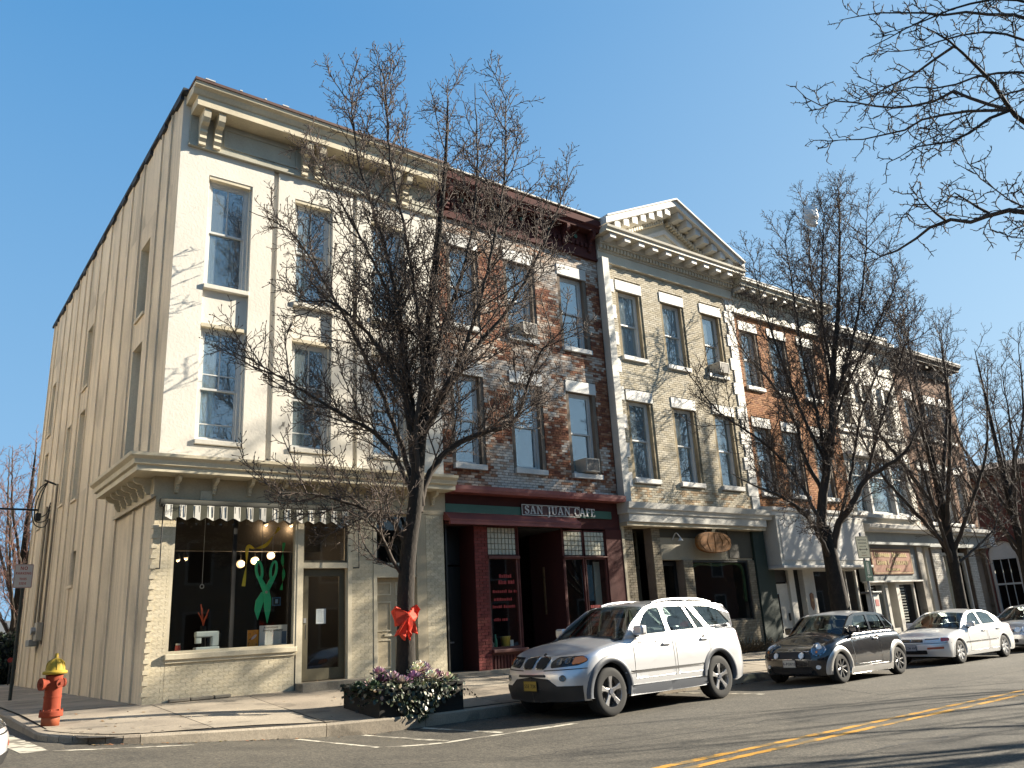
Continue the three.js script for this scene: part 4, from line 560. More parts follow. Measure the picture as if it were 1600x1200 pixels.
// ---- orange brick house
{
  const x0 = 24.2, x1 = 30.2, b = thing('orange_brick_building', 'orange brick building with white lintels and wide blank white shop sign box', 'building', [x0, 0.45, ZF]);
  const cols = [[24.6, 25.45], [26.35, 27.3], [28.3, 29.2]], rows = [[5.7, 8.1], [9.65, 11.85]], holes = cols.flatMap(([a, c]) => rows.map(([d, e]) => [a, c, d, e]));
  build('wall', wallX([x0, x1, 5.0, 13.9], holes, ZF - 0.028, 0.3), M.mortar, b); shell(b, x0, x1, 13.9);
  const skip = cols.flatMap(([a, c]) => rows.map(([d, e]) => [a - 0.13, c + 0.13, d - 0.15, e + 0.37]));
  bricks(b, [[x0, x1, 5.2, 12.5]], skip, ZF, [[0.44, 0.17, 0.05], [0.5, 0.21, 0.07], [0.36, 0.13, 0.04], [0.54, 0.25, 0.1]], (x, y, r) => Math.floor(r() * 4), { single: 120, seed: 61 });
  storeys(b, cols, rows, ZF, (i, j) => ({ curtainMat: M.blind, flat: true, drop: j ? [10.4, 11.85] : [6.9, 8.1] }));
  build('frieze', bx(x0, x1, 12.52, 13.1, ZF - 0.28, ZF + 0.07), M.greyTrim, b); build('moulding', bx(x0, x1, 12.45, 12.515, ZF - 0.2, ZF + 0.13), M.offwhite, b); teeth(b, 'dentil', x0 + 0.04, x1, 0.2, 0.1, 13.102, 13.24, ZF - 0.2, ZF + 0.16, M.greyTrim); build('dentil_bed', bx(x0, x1, 13.102, 13.24, ZF - 0.28, ZF + 0.09), M.greyTrim, b);
  teeth(b, 'modillion', x0 + 0.1, x1, 0.66, 0.24, 13.26, 13.42, ZF + 0.05, ZF + 0.5, M.white); build('cornice', profX([[ZF - 0.28, 13.422], [ZF + 0.56, 13.422], [ZF + 0.58, 13.52], [ZF + 0.66, 13.58], [ZF + 0.66, 13.66], [ZF - 0.28, 13.9]], x0, x1), M.greyTrim, b); build('flashing', profX([[ZF - 0.28, 13.905], [ZF + 0.68, 13.664], [ZF + 0.69, 13.71], [ZF - 0.28, 13.95]], x0, x1), M.white, b);
  build('shop_cornice', profX([[ZF - 0.3, 4.82], [ZF + 0.5, 4.82], [ZF + 0.5, 4.95], [ZF + 0.58, 5.0], [ZF + 0.58, 5.1], [ZF - 0.3, 5.22]], x0 - 0.03, x1), M.white, b);
  const box = build('sign_box', bx(24.35, 29.9, 3.12, 4.81, ZF - 0.3, ZF + 0.5), M.offwhite, b); build('panel', bx(24.5, 29.75, 3.3, 4.66, ZF + 0.502, ZF + 0.52), painted([0.78, 0.76, 0.72]), box); build('lower_lip', rbx(24.3, 29.95, 3.02, 3.115, ZF - 0.28, ZF + 0.6, 0.02), M.white, box);
  const dr = build('white_door', bx(24.7, 25.62, 0.55, 2.55, ZF - 0.36, ZF - 0.3), M.offwhite, b); build('door_glass', bx(24.82, 25.05, 0.9, 2.2, ZF - 0.298, ZF - 0.29), std([0.02, 0.02, 0.02], 0.1), dr); build('handle', rbx(25.45, 25.52, 1.3, 1.55, ZF - 0.3, ZF - 0.25, 0.01), M.iron, dr); build('transom', bx(24.7, 25.62, 2.6, 3.0, ZF - 0.36, ZF - 0.3), M.black, b);
  build('door_post', bx(25.62, 25.94, 0.4, 3.02, ZF - 0.36, ZF - 0.2), M.offwhite, b); build('side_light', bx(25.95, 26.38, 0.5, 3.02, ZF - 0.36, ZF - 0.33), M.black, b); build('door_post', bx(26.38, 26.98, 0.4, 3.02, ZF - 0.36, ZF - 0.12), M.offwhite, b); build('jamb', bx(24.2, 24.7, 0.4, 3.02, ZF - 0.36, ZF - 0.1), std([0.012, 0.03, 0.022], 0.7), b);
  const w = build('shop_window', ring([27.0, 29.9, 1.0, 3.02], 0.07, ZF - 0.14, 0.1), M.offwhite, b); build('pane', bx(27.05, 29.85, 1.05, 2.97, ZF - 0.2, ZF - 0.19), M.shopGlass, w); build('mullion', bx(29.1, 29.16, 1.07, 2.95, ZF - 0.18, ZF - 0.14), M.offwhite, w); build('stall_riser', bx(27.0, 30.1, 0.4, 1.0, ZF - 0.36, ZF - 0.14), M.offwhite, b);
  const sh = thing('wall_plaque', 'small brown shield plaque beside the white shop door', 'plaque', [26.7, 1.5, ZF - 0.1]); build('shield', ext(poly([[26.6, 1.75], [26.6, 2.15], [26.7, 2.2], [26.8, 2.15], [26.8, 1.75], [26.7, 1.6]]), 0.03, ZF - 0.118, 0.006), std([0.25, 0.12, 0.06], 0.6), sh); build('emblem', new THREE.CylinderGeometry(0.05, 0.05, 0.02, 14).rotateX(Math.PI / 2).translate(26.7, 1.95, ZF - 0.085), std([0.4, 0.25, 0.1], 0.5), sh);
}
// ---- cream house with arched top windows and a triple window
function archWindow(parent, a, c, d, e, z) {
  const r = (c - a) / 2, xm = (a + c) / 2, out = (k) => { const p = [[a + k, d + k], [c - k, d + k]]; for (let i = 0; i <= 12; i++) { const t = (i / 12) * Math.PI; p.push([xm + (r - k) * Math.cos(t), e - r * 0.6 + (r - k) * 0.6 * Math.sin(t)]); } return p; };
  const s = poly(out(0)); s.holes.push(poly(out(0.06))); const f = build('window', ext(s, 0.12, z - 0.12), M.sash, parent);
  build('pane', ext(poly(out(0.055)), 0.005, z - 0.07), M.glass, f); build('meeting_rail', bx(a + 0.06, c - 0.06, mix(d, e, 0.48) - 0.03, mix(d, e, 0.48) + 0.03, z - 0.1, z - 0.02), M.sash, f); build('blind', ext(poly(out(0.02).map(([x, y]) => [x, Math.max(y, mix(d, e, 0.5))])), 0.01, z - 0.3), M.blind, f); build('sill', rbx(a - 0.1, c + 0.1, d - 0.14, d - 0.002, z - 0.2, z + 0.25, 0.01), M.white, f); return out(0);
}
{
  const x0 = 30.2, x1 = 35.4, b = thing('arched_window_building', 'cream painted building with arched top windows and wide triple window', 'building', [x0, 0.45, ZF]);
  const C = painted([0.74, 0.67, 0.55]), tops = [[30.75, 31.45], [32.35, 33.2], [34.1, 34.85]], arch = (a, c, d, e) => { const r = (c - a) / 2, xm = (a + c) / 2, p = [[a, d], [c, d]]; for (let i = 0; i <= 12; i++) { const t = (i / 12) * Math.PI; p.push([xm + r * Math.cos(t), e - r * 0.6 + r * 0.6 * Math.sin(t)]); } return p; };
  build('wall', wallX([x0, x1, 4.8, 13.2], [...tops.map(([a, c]) => arch(a, c, 8.85, 10.75)), [30.55, 34.95, 5.2, 7.5]], ZF, 0.3), C, b); shell(b, x0, x1, 13.2);
  tops.forEach(([a, c]) => { archWindow(b, a, c, 8.85, 10.75, ZF - 0.16); const p = arch(a - 0.16, c + 0.16, 10.0, 10.95), q = arch(a, c, 9.99, 10.75), s = poly([...p.slice(1), p[0]]); s.holes.push(poly(q.map(([x, y]) => [x, Math.max(y, 10.05)]))); build('hood_mould', ext(s, 0.1, ZF + 0.002), M.offwhite, b); });
  build('arch_relief', ext((() => { const s = poly(arch(34.0, 35.3, 11.4, 12.3)); return s; })(), 0.05, ZF + 0.002), M.greyTrim, b);
  [[30.6, 31.75], [31.85, 33.65], [33.75, 34.9]].forEach(([a, c]) => sashWindow(b, [a, c, 5.22, 7.48], frontM(ZF - 0.1), { fw: 0.07, mid: 6.75, curtainMat: M.curtain, flat: true, drop: [5.9, 7.48] }));
  build('triple_hood', rbx(30.4, 35.1, 7.52, 7.68, ZF - 0.2, ZF + 0.18, 0.01), M.white, b); build('triple_sill', rbx(30.4, 35.1, 5.02, 5.18, ZF - 0.25, ZF + 0.14, 0.01), M.white, b); for (const x of [31.8, 33.7]) build('mullion', bx(x - 0.07, x + 0.07, 5.2, 7.5, ZF - 0.24, ZF - 0.02), M.white, b);
  build('band', bx(x0, x1, 8.5, 8.62, ZF - 0.2, ZF + 0.09), M.offwhite, b); build('cornice', profX([[ZF - 0.28, 12.6], [ZF + 0.2, 12.6], [ZF + 0.24, 12.75], [ZF + 0.34, 12.8], [ZF + 0.36, 12.95], [ZF - 0.28, 13.0]], x0, x1), M.offwhite, b); build('parapet_cap', bx(x0, x1, 13.202, 13.3, ZF - 0.4, ZF + 0.1), M.white, b);
  build('shop_cornice', profX([[ZF - 0.3, 4.42], [ZF + 0.42, 4.42], [ZF + 0.44, 4.5], [ZF + 0.56, 4.55], [ZF + 0.58, 4.68], [ZF - 0.3, 4.86]], x0 + 0.05, x1), M.white, b); build('shop_fascia', bx(x0 + 0.1, x1, 3.95, 4.418, ZF - 0.3, ZF + 0.2), painted([0.4, 0.43, 0.42]), b);
  build('sign_board', bx(30.4, 34.5, 2.55, 3.94, ZF - 0.3, ZF - 0.06), painted([0.3, 0.33, 0.33]), b);
  [[30.5, 31.75], [32.8, 34.1]].forEach(([a, c]) => { const w = build('shop_window', ring([a, c, 0.75, 2.5], 0.1, ZF - 0.14, 0.1), M.offwhite, b); build('pane', bx(a + 0.08, c - 0.08, 0.83, 2.42, ZF - 0.2, ZF - 0.19), M.shopGlass, w); for (let y = 0.95; y < 2.4; y += 0.11) build('blind_slat', bx(a + 0.1, a + 0.1 + (c - a) * 0.45, y, y + 0.05, ZF - 0.3, ZF - 0.27), M.white, w); });
  build('stall_riser', bx(30.4, 34.2, 0.4, 0.75, ZF - 0.34, ZF - 0.14), M.offwhite, b); build('shop_door', bx(31.95, 32.55, 0.5, 2.5, ZF - 0.5, ZF - 0.44), std([0.16, 0.07, 0.03], 0.5, { map: T.wood }), b); build('door_post', bx(31.76, 31.94, 0.5, 2.55, ZF - 0.5, ZF - 0.1), M.offwhite, b); build('door_post', bx(32.56, 32.79, 0.5, 2.55, ZF - 0.5, ZF - 0.1), M.offwhite, b); build('sign_ledge', bx(30.35, 34.55, 2.5, 2.56, ZF - 0.2, ZF + 0.06), M.white, b);
  build('marble_pilaster', bx(34.56, 34.98, 0.4, 3.94, ZF - 0.3, ZF + 0.02), std([0.66, 0.63, 0.57], 0.4, { map: T.concrete }), b); build('pier', bx(34.99, x1, 0.4, 3.94, ZF - 0.4, ZF - 0.2), M.greyTrim, b);
  const s = thing('copper_sign', 'copper coloured shop sign with gold lettering in three lines', 'sign', [32.45, 2.85, ZF]); build('board', rbx(30.95, 34.05, 2.8, 3.82, ZF - 0.055, ZF - 0.01, 0.008), painted([0.42, 0.19, 0.11], { roughness: 0.45 }), s);
  const gold = std([0.85, 0.72, 0.42], 0.35, { metalness: 0.4 }); build('border', ring([31.0, 34.0, 2.84, 3.78], 0.025, ZF - 0.004, 0.006), gold, s);
  const rs = rng(19), glyph = (x, y, w, h) => { build('letter', bx(x, x + w * 0.32, y, y + h, ZF - 0.01, ZF + 0.004), gold, s); const k = rs(); if (k < 0.75) build('letter', bx(x + w * 0.32, x + w * 0.78, y, y + h * 0.22, ZF - 0.01, ZF + 0.004), gold, s); if (k > 0.3) build('letter', bx(x + w * 0.56, x + w * 0.82, y + h * 0.3, y + h * 0.8, ZF - 0.01, ZF + 0.003), gold, s); };
  [[3.48, [[31.2, 8], [32.55, 8]], 0.19, 0.135], [3.18, [[31.3, 5], [32.1, 1], [32.55, 8]], 0.19, 0.135], [2.94, [[31.95, 10]], 0.12, 0.1]].forEach(([y, runs, h, w]) => runs.forEach(([x, n]) => { for (let i = 0; i < n; i++) glyph(x + i * w * 1.08, y, w, h * (i ? 0.78 : 1)); }));
}
// ---- brown brick house at the far corner
{
  const x0 = 35.4, x1 = 40.8, b = thing('brown_brick_building', 'brown brick corner building with white piers at the far end of the row', 'building', [x0, 0.45, ZF]);
  const cols = [[36.1, 36.9], [38.0, 38.85], [39.45, 40.15]], rows = [[5.0, 7.3], [8.85, 10.6]], holes = cols.flatMap(([a, c]) => rows.map(([d, e]) => [a, c, d, e]));
  build('wall', wallX([x0, x1, 4.4, 12.9], holes, ZF - 0.028, 0.3), M.mortar, b); shell(b, x0, x1, 12.9);
  const skip = cols.flatMap(([a, c]) => rows.map(([d, e]) => [a - 0.13, c + 0.13, d - 0.15, e + 0.37]));
  bricks(b, [[x0, x1, 4.9, 11.9]], skip, ZF, [[0.27, 0.13, 0.065], [0.32, 0.16, 0.085], [0.22, 0.1, 0.05]], (x, y, r) => Math.floor(r() * 3), { single: 0, seed: 71 });
  storeys(b, cols, rows, ZF, () => ({ curtainMat: M.blind, flat: true }));
  build('frieze', bx(x0, x1, 11.9, 12.4, ZF - 0.28, ZF + 0.1), std([0.06, 0.045, 0.03], 0.8), b); build('cornice', profX([[ZF - 0.28, 12.402], [ZF + 0.5, 12.402], [ZF + 0.5, 12.5], [ZF + 0.62, 12.6], [ZF + 0.62, 12.7], [ZF - 0.28, 12.9]], x0, x1 + 0.3), std([0.09, 0.07, 0.05], 0.8), b); build('flashing', profX([[ZF - 0.28, 12.905], [ZF + 0.64, 12.705], [ZF + 0.65, 12.77], [ZF - 0.28, 12.96]], x0, x1 + 0.3), M.white, b); teeth(b, 'modillion', x0 + 0.1, x1, 0.8, 0.22, 12.2, 12.4, ZF + 0.1, ZF + 0.42, std([0.1, 0.08, 0.055], 0.8));
  build('side_wall', bx(x1 - 0.002, x1 + 0.2, 0.3, 12.85, ZF - 12, ZF - 0.03), M.mortar, b);
  build('shop_cornice', profX([[ZF - 0.3, 4.42], [ZF + 0.42, 4.42], [ZF + 0.44, 4.5], [ZF + 0.56, 4.55], [ZF + 0.58, 4.68], [ZF - 0.3, 4.86]], x0, x1 + 0.3), M.white, b); build('shop_fascia', bx(x0, x1, 3.9, 4.418, ZF - 0.3, ZF + 0.2), painted([0.46, 0.48, 0.46]), b); build('end_console', rbx(x1 - 0.1, x1 + 0.45, 3.95, 4.41, ZF - 0.3, ZF + 0.4, 0.03), M.white, b);
  const pal = [[0.72, 0.69, 0.62], [0.66, 0.62, 0.55], [0.76, 0.73, 0.67]]; for (const [a, c] of [[35.8, 36.7], [39.1, 39.75]]) { build('backing', bx(a, c, 0.4, 3.9, ZF - 0.34, ZF - 0.03), M.mortar, b); bricks(b, [[a, c, 0.45, 3.9]], [], ZF + 0.02, pal, (x, y, r) => Math.floor(r() * 3), { single: 0, seed: 81 }); }
  const w = build('shop_window', ring([36.85, 38.95, 0.6, 3.7], 0.12, ZF - 0.1, 0.12), M.offwhite, b); build('pane', bx(36.95, 38.85, 0.7, 3.6, ZF - 0.18, ZF - 0.17), M.shopGlass, w); build('mullion', bx(37.85, 37.95, 0.72, 3.58, ZF - 0.2, ZF - 0.1), M.offwhite, w); build('drape', bx(37.3, 37.8, 0.7, 3.6, ZF - 0.4, ZF - 0.36), M.trim, w);
  build('pier', bx(39.76, x1, 0.4, 3.9, ZF - 0.4, ZF - 0.2), M.mortar, b); build('pier', bx(35.42, 35.8, 0.4, 3.9, ZF - 0.4, ZF - 0.1), M.offwhite, b);
}
// ---- red brick hall beyond the next side street, its side turned to us
{
  const X = 50, b = thing('red_brick_hall', 'dark red brick hall with arched white window beyond the far corner', 'building', [X, 0.2, -24]);
  const B = [[0.2, 0.055, 0.035], [0.17, 0.045, 0.03], [0.23, 0.065, 0.04]], mw = std([0.19, 0.055, 0.037], 0.9, { map: T.brickface });
  const ar = (z0, z1, y0, y1) => { const r = (z1 - z0) / 2, zm = (z0 + z1) / 2, p = [[-z1, y0], [-z0, y0]]; for (let i = 0; i <= 14; i++) { const t = (i / 14) * Math.PI; p.push([-zm + r * Math.cos(t), y1 - r + r * Math.sin(t)]); } return p; };
  const s = poly(rectPts([13, 34, 0.1, 8.4])), wins = [[-21.3, -19.75, 0.85, 4.75], [-17.5, -15.95, 0.85, 4.75], [-25.1, -23.55, 0.85, 4.75]]; wins.forEach((w) => s.holes.push(poly(ar(...w)))); s.holes.push(poly(rectPts([21.4, 22.3, 5.6, 6.9])));
  build('wall', new THREE.ExtrudeGeometry(s, { depth: 0.4, bevelEnabled: false }).rotateY(Math.PI / 2).translate(X, 0, 0), mw, b);
  wins.forEach((w) => { const o = poly(ar(w[0], w[1], w[2], w[3])), k = rectPts([-w[1] + 0.14, -w[0] - 0.14, w[2] + 0.14, 3.75]); o.holes.push(poly(k)); const f = build('arched_window', new THREE.ExtrudeGeometry(o, { depth: 0.1, bevelEnabled: false }).rotateY(Math.PI / 2).translate(X + 0.08, 0, 0), M.offwhite, b); const z0 = w[0] + 0.14, z1 = w[1] - 0.14; build('pane', bx(X + 0.16, X + 0.17, w[2] + 0.14, 3.75, z0, z1), M.shopGlass, f); build('meeting_rail', bx(X + 0.1, X + 0.15, 2.35, 2.45, z0, z1), M.offwhite, f); for (const q of [0.33, 0.66]) build('glazing_bar', bx(X + 0.12, X + 0.15, w[2] + 0.14, 3.75, mix(z0, z1, q) - 0.02, mix(z0, z1, q) + 0.02), M.offwhite, f); build('sill', bx(X - 0.08, X + 0.2, w[2] - 0.16, w[2] - 0.002, w[0] - 0.1, w[1] + 0.1), M.offwhite, f); });
  const up = build('window', bx(X + 0.05, X + 0.12, 5.6, 6.9, -22.3, -21.4), M.black, b); build('lintel', bx(X - 0.03, X + 0.2, 6.905, 7.1, -22.5, -21.2), M.offwhite, up); build('sill', bx(X - 0.05, X + 0.2, 5.45, 5.595, -22.45, -21.25), M.offwhite, up);
  build('stone_band', bx(X - 0.05, X + 0.02, 2.55, 2.75, -23.3, -22.7), M.offwhite, b); build('stone_band', bx(X - 0.04, X - 0.002, 7.8, 8.05, -34, -13), std([0.3, 0.2, 0.12], 0.9), b);
  build('cornice', bx(X - 0.5, X + 0.3, 8.4, 8.7, -34.3, -12.7), std([0.05, 0.035, 0.025], 0.8), b); build('roof', new THREE.ExtrudeGeometry(poly([[X - 0.6, 8.702], [X + 12, 8.702], [X + 6, 10.0]]), { depth: 21.8, bevelEnabled: false }).translate(0, 0, -34.4), std([0.09, 0.045, 0.03], 0.9), b);
  build('front_wall', bx(X + 0.41, X + 12, 0.1, 8.4, -13.4, -13), mw, b); build('rear_wall', bx(X + 0.41, X + 12, 0.1, 8.4, -34, -33.6), mw, b); build('far_wall', bx(X + 11.6, X + 12, 0.1, 8.4, -33.5, -13.5), mw, b);
  const f = thing('flag', 'red and white striped flag hanging at the right edge', 'flag', [40.4, 9, -14.4]);
  build('pole', cyl([40.6, 7.9, -17.4], [40.05, 9.9, -14.1], 0.035), M.offwhite, f);
  for (let i = 0; i < 7; i++) { const g = new THREE.PlaneGeometry(1.9, 0.17, 14, 1), p = g.attributes.position; for (let k = 0; k < p.count; k++) { const u = p.getX(k) + 0.95; p.setXYZ(k, 40.08 - 0.04 * i + 0.1 * Math.sin(u * 5) + u * 0.62, 9.75 - i * 0.17 + p.getY(k) - u * 0.42, -14.2 - u * 0.1 + 0.1 * Math.sin(u * 4 + i * 0.2)); } g.computeVertexNormals(); build('stripe', g, std(i % 2 ? [0.85, 0.8, 0.78] : [0.75, 0.04, 0.04], 0.85), f); }
}
// ---------------------------------------------------------------- bare trees
class Tubes {
  constructor() { this.p = []; this.n = []; this.uv = []; this.i = []; }
  add(pts, r0, r1, sides, cap = false) {
    const N = pts.length, T0 = new THREE.Vector3(), A = new THREE.Vector3(), B = new THREE.Vector3(), start = this.p.length / 3; let len = 0;
    for (let k = 0; k < N; k++) {
      T0.subVectors(pts[Math.min(k + 1, N - 1)], pts[Math.max(k - 1, 0)]).normalize();
      if (k === 0) A.set(Math.abs(T0.y) > 0.9 ? 1 : 0, Math.abs(T0.y) > 0.9 ? 0 : 1, 0); A.addScaledVector(T0, -A.dot(T0)).normalize(); B.crossVectors(T0, A);
      if (k) len += pts[k].distanceTo(pts[k - 1]);
      const t = k / (N - 1), r = typeof r0 === 'function' ? r0(t) : mix(r0, r1, t);
      for (let s = 0; s < sides; s++) { const a = (s / sides) * 2 * Math.PI, c = Math.cos(a), q = Math.sin(a), x = A.x * c + B.x * q, y = A.y * c + B.y * q, z = A.z * c + B.z * q; this.p.push(pts[k].x + x * r, pts[k].y + y * r, pts[k].z + z * r); this.n.push(x, y, z); this.uv.push(s / sides * 0.7, len); }
      if (k) { const b = start + (k - 1) * sides, c = start + k * sides; for (let s = 0; s < sides; s++) { const s2 = (s + 1) % sides; this.i.push(b + s, c + s2, c + s, b + s, b + s2, c + s2); } }
    }
  }
  geo() { const g = new THREE.BufferGeometry(); g.setAttribute('position', new THREE.Float32BufferAttribute(this.p, 3)); g.setAttribute('normal', new THREE.Float32BufferAttribute(this.n, 3)); g.setAttribute('uv', new THREE.Float32BufferAttribute(this.uv, 2)); g.setIndex(this.i); return g; }
  mesh(name, mat, parent) { const m = shade(new THREE.Mesh(this.geo(), mat)), b = baseOf.get(parent); m.geometry.translate(-b.x, -b.y, -b.z); m.name = name; parent.add(m); return m; }
}
const barkM = std([0.062, 0.048, 0.035], 0.95, { map: T.bark, bumpMap: T.bark, bumpScale: 0.014 }), branchM = std([0.05, 0.038, 0.029], 0.9), twigM = std([0.085, 0.06, 0.046], 0.8), redTwigM = std([0.2, 0.11, 0.09], 0.85);
const V = (a) => new THREE.Vector3(...a);
function spray(o, buf, p, dir, len, level, r) {            // a side shoot with its own twigs and spurs
  const P = o.lv[level], n = level === 3 ? 2 : Math.max(3, Math.ceil(len / P.seg)), pts = [p.clone()], d = dir.clone(), q = p.clone();
  for (let k = 0; k < n; k++) { d.x += (r() - 0.5) * P.wob; d.y += (r() - 0.5) * P.wob + P.up / n; d.z += (r() - 0.5) * P.wob; d.normalize(); q.addScaledVector(d, len / n); if (o.inside && level < 2 && k > 1 && !o.inside(q)) break; pts.push(q.clone()); }
  const R = P.r * (0.8 + 0.4 * r()) * (level === 1 ? 0.6 + 0.25 * len : 1);
  buf[level].add(pts, R, level === 3 ? R * 0.8 : P.r1, P.sides);
  if (level === 3) { if (r() < o.bud) buf[3].add([q.clone(), q.clone().addScaledVector(d, 0.03), q.clone().addScaledVector(d, 0.055)], (t) => 0.012 * Math.sin(Math.PI * (0.15 + t * 0.8)), 0, 4); return; }
  shoots(o, buf, pts, len, level + 1, r);
}
function shoots(o, buf, pts, len, level, r, t0 = 0.12) {
  const P = o.lv[level]; if (!P) return; const n = Math.max(1, Math.round(len * P.dens * (0.75 + 0.5 * r()))); let az = r() * 6.28;
  const a = new THREE.Vector3(), u = new THREE.Vector3(), w = new THREE.Vector3();
  for (let i = 0; i < n; i++) {
    const t = Math.min(0.999, mix(t0, 1, (i + r() * 0.9) / n)), f = t * (pts.length - 1), k = Math.min(pts.length - 2, Math.floor(f)), p = pts[k].clone().lerp(pts[k + 1], f - k), d = pts[k + 1].clone().sub(pts[k]).normalize();
    az += 2.4 + (r() - 0.5); u.set(0, 1, 0); if (Math.abs(d.y) > 0.95) u.set(1, 0, 0); a.crossVectors(d, u).normalize(); w.crossVectors(a, d);
    const ang = P.ang * (0.75 + 0.5 * r()), side = a.multiplyScalar(Math.cos(az)).addScaledVector(w, Math.sin(az)); const dir = d.multiplyScalar(Math.cos(ang)).addScaledVector(side, Math.sin(ang)); dir.y += P.lift ?? 0; dir.normalize();
    const L = P.len * (0.55 + 0.9 * r()) * (P.taper ? mix(1.1, 0.45, t) : 1); if (o.inside && level < 3 && !o.inside(p.clone().addScaledVector(dir, L * 0.5))) continue;
    spray(o, buf, p, dir, L, level, r);
  }
}
const LV = (k = 1) => ({ 1: { len: 1.75, seg: 0.17, wob: 0.4, up: 0.5, r: 0.017, r1: 0.0075, sides: 5, dens: 2.3 * k, ang: 0.74, lift: 0.12, taper: true }, 2: { len: 0.62, seg: 0.11, wob: 0.55, up: 0.3, r: 0.009, r1: 0.0055, sides: 4, dens: 4.4 * k, ang: 0.8, lift: 0.08, taper: true }, 3: { len: 0.11, seg: 0.05, wob: 0.6, up: 0.2, r: 0.0068, sides: 3, dens: 11 * k, ang: 0.9, lift: 0.1 } });
function smoothPts(l, step = 0.18) { const c = new THREE.CatmullRomCurve3(l.map(V), false, 'centripetal'); return c.getSpacedPoints(Math.max(4, Math.round(c.getLength() / step))); }
function tree(name, label, base, stem, limbs, o) {
  const t = thing(name, label, 'tree', base, o.group), r = rng(o.seed), buf = { 1: new Tubes(), 2: new Tubes(), 3: new Tubes() };
  const wob = (pts, k) => pts.map((p, i) => (i && i < pts.length - 1 ? p.clone().add(new THREE.Vector3((r() - 0.5) * k, (r() - 0.5) * k, (r() - 0.5) * k)) : p));
  const tr = new Tubes(), sp = smoothPts(stem), L0 = sp.length - 1, H = sp[L0].y - sp[0].y;
  tr.add(sp, (q) => (o.blunt ? mix(o.r0, o.blunt, q) : o.r0 * Math.pow(1 - q, 0.9) + 0.012) * (1 + 0.5 * Math.exp(-q * H / 0.28)), 0, 12); tr.mesh('trunk', o.bark ?? barkM, t);
  shoots(o, buf, sp.slice(Math.floor(L0 * (o.clear ?? 0.35))), H * (1 - (o.clear ?? 0.35)), 1, r, 0);
  for (const l of limbs) {
    const lp = wob(smoothPts(l), 0.035), T1 = new Tubes(), len = lp.length * 0.18, R = l.r ?? 0.025 + 0.007 * len;
    T1.add(lp, (q) => R * Math.pow(1 - q, 0.85) + (o.tip ?? 0.008), 0, 7); T1.mesh('limb', o.branch ?? branchM, t); shoots(o, buf, lp, len, 1, r, 0.14); if (o.dense) shoots(o, buf, lp, len * 0.6, 2, r, 0.2);
  }
  const all = new Tubes(); for (const k of [1, 2, 3]) { const off = all.p.length / 3; for (const f of ['p', 'n', 'uv']) for (const v of buf[k][f]) all[f].push(v); for (const v of buf[k].i) all.i.push(v + off); }
  const m = all.mesh('crown', o.twig ?? twigM, t); m.userData.kind = 'stuff'; return t;
}
function vase(x, z, y0, o) {                               // stem and ascending limbs for a street pear
  const r = rng(o.seed + 900), stem = [[x, y0, z], [x + (o.lean ?? 0) * 0.2, y0 + 1.6, z], [x + (o.lean ?? 0) * 0.5, y0 + 3.3, z + 0.05], [x + (o.lean ?? 0) * 0.8, y0 + o.h * 0.55, z], [x + (o.lean ?? 0), y0 + o.h * 0.97, z]], limbs = [];
  for (let i = 0; i < o.n; i++) {
    const f = i / (o.n - 1), ys = y0 + mix(o.fork, o.h * 0.42, f * f), az = i * 2.4 + r() * 0.7, el = mix(0.6, 1.2, f) + (r() - 0.5) * 0.2, R = o.rad * mix(1, 0.6, f) * (0.8 + 0.35 * r()), top = mix(o.h * 0.42, o.h * 0.97, Math.sqrt(f)) * (0.92 + 0.14 * r()) + y0;
    const c = Math.cos(az), s = Math.sin(az), sx = x + (o.lean ?? 0) * 0.4 * f; const e = [sx + c * R, Math.max(top, ys + 1), z + s * R];
    limbs.push([[sx, ys, z], [sx + c * R * 0.36, mix(ys, e[1], 0.2 + 0.06 * el), z + s * R * 0.36], [sx + c * R * 0.72, mix(ys, e[1], 0.52), z + s * R * 0.72], e]);
  }
  return [stem, limbs];
}
const pearGroup = undefined;
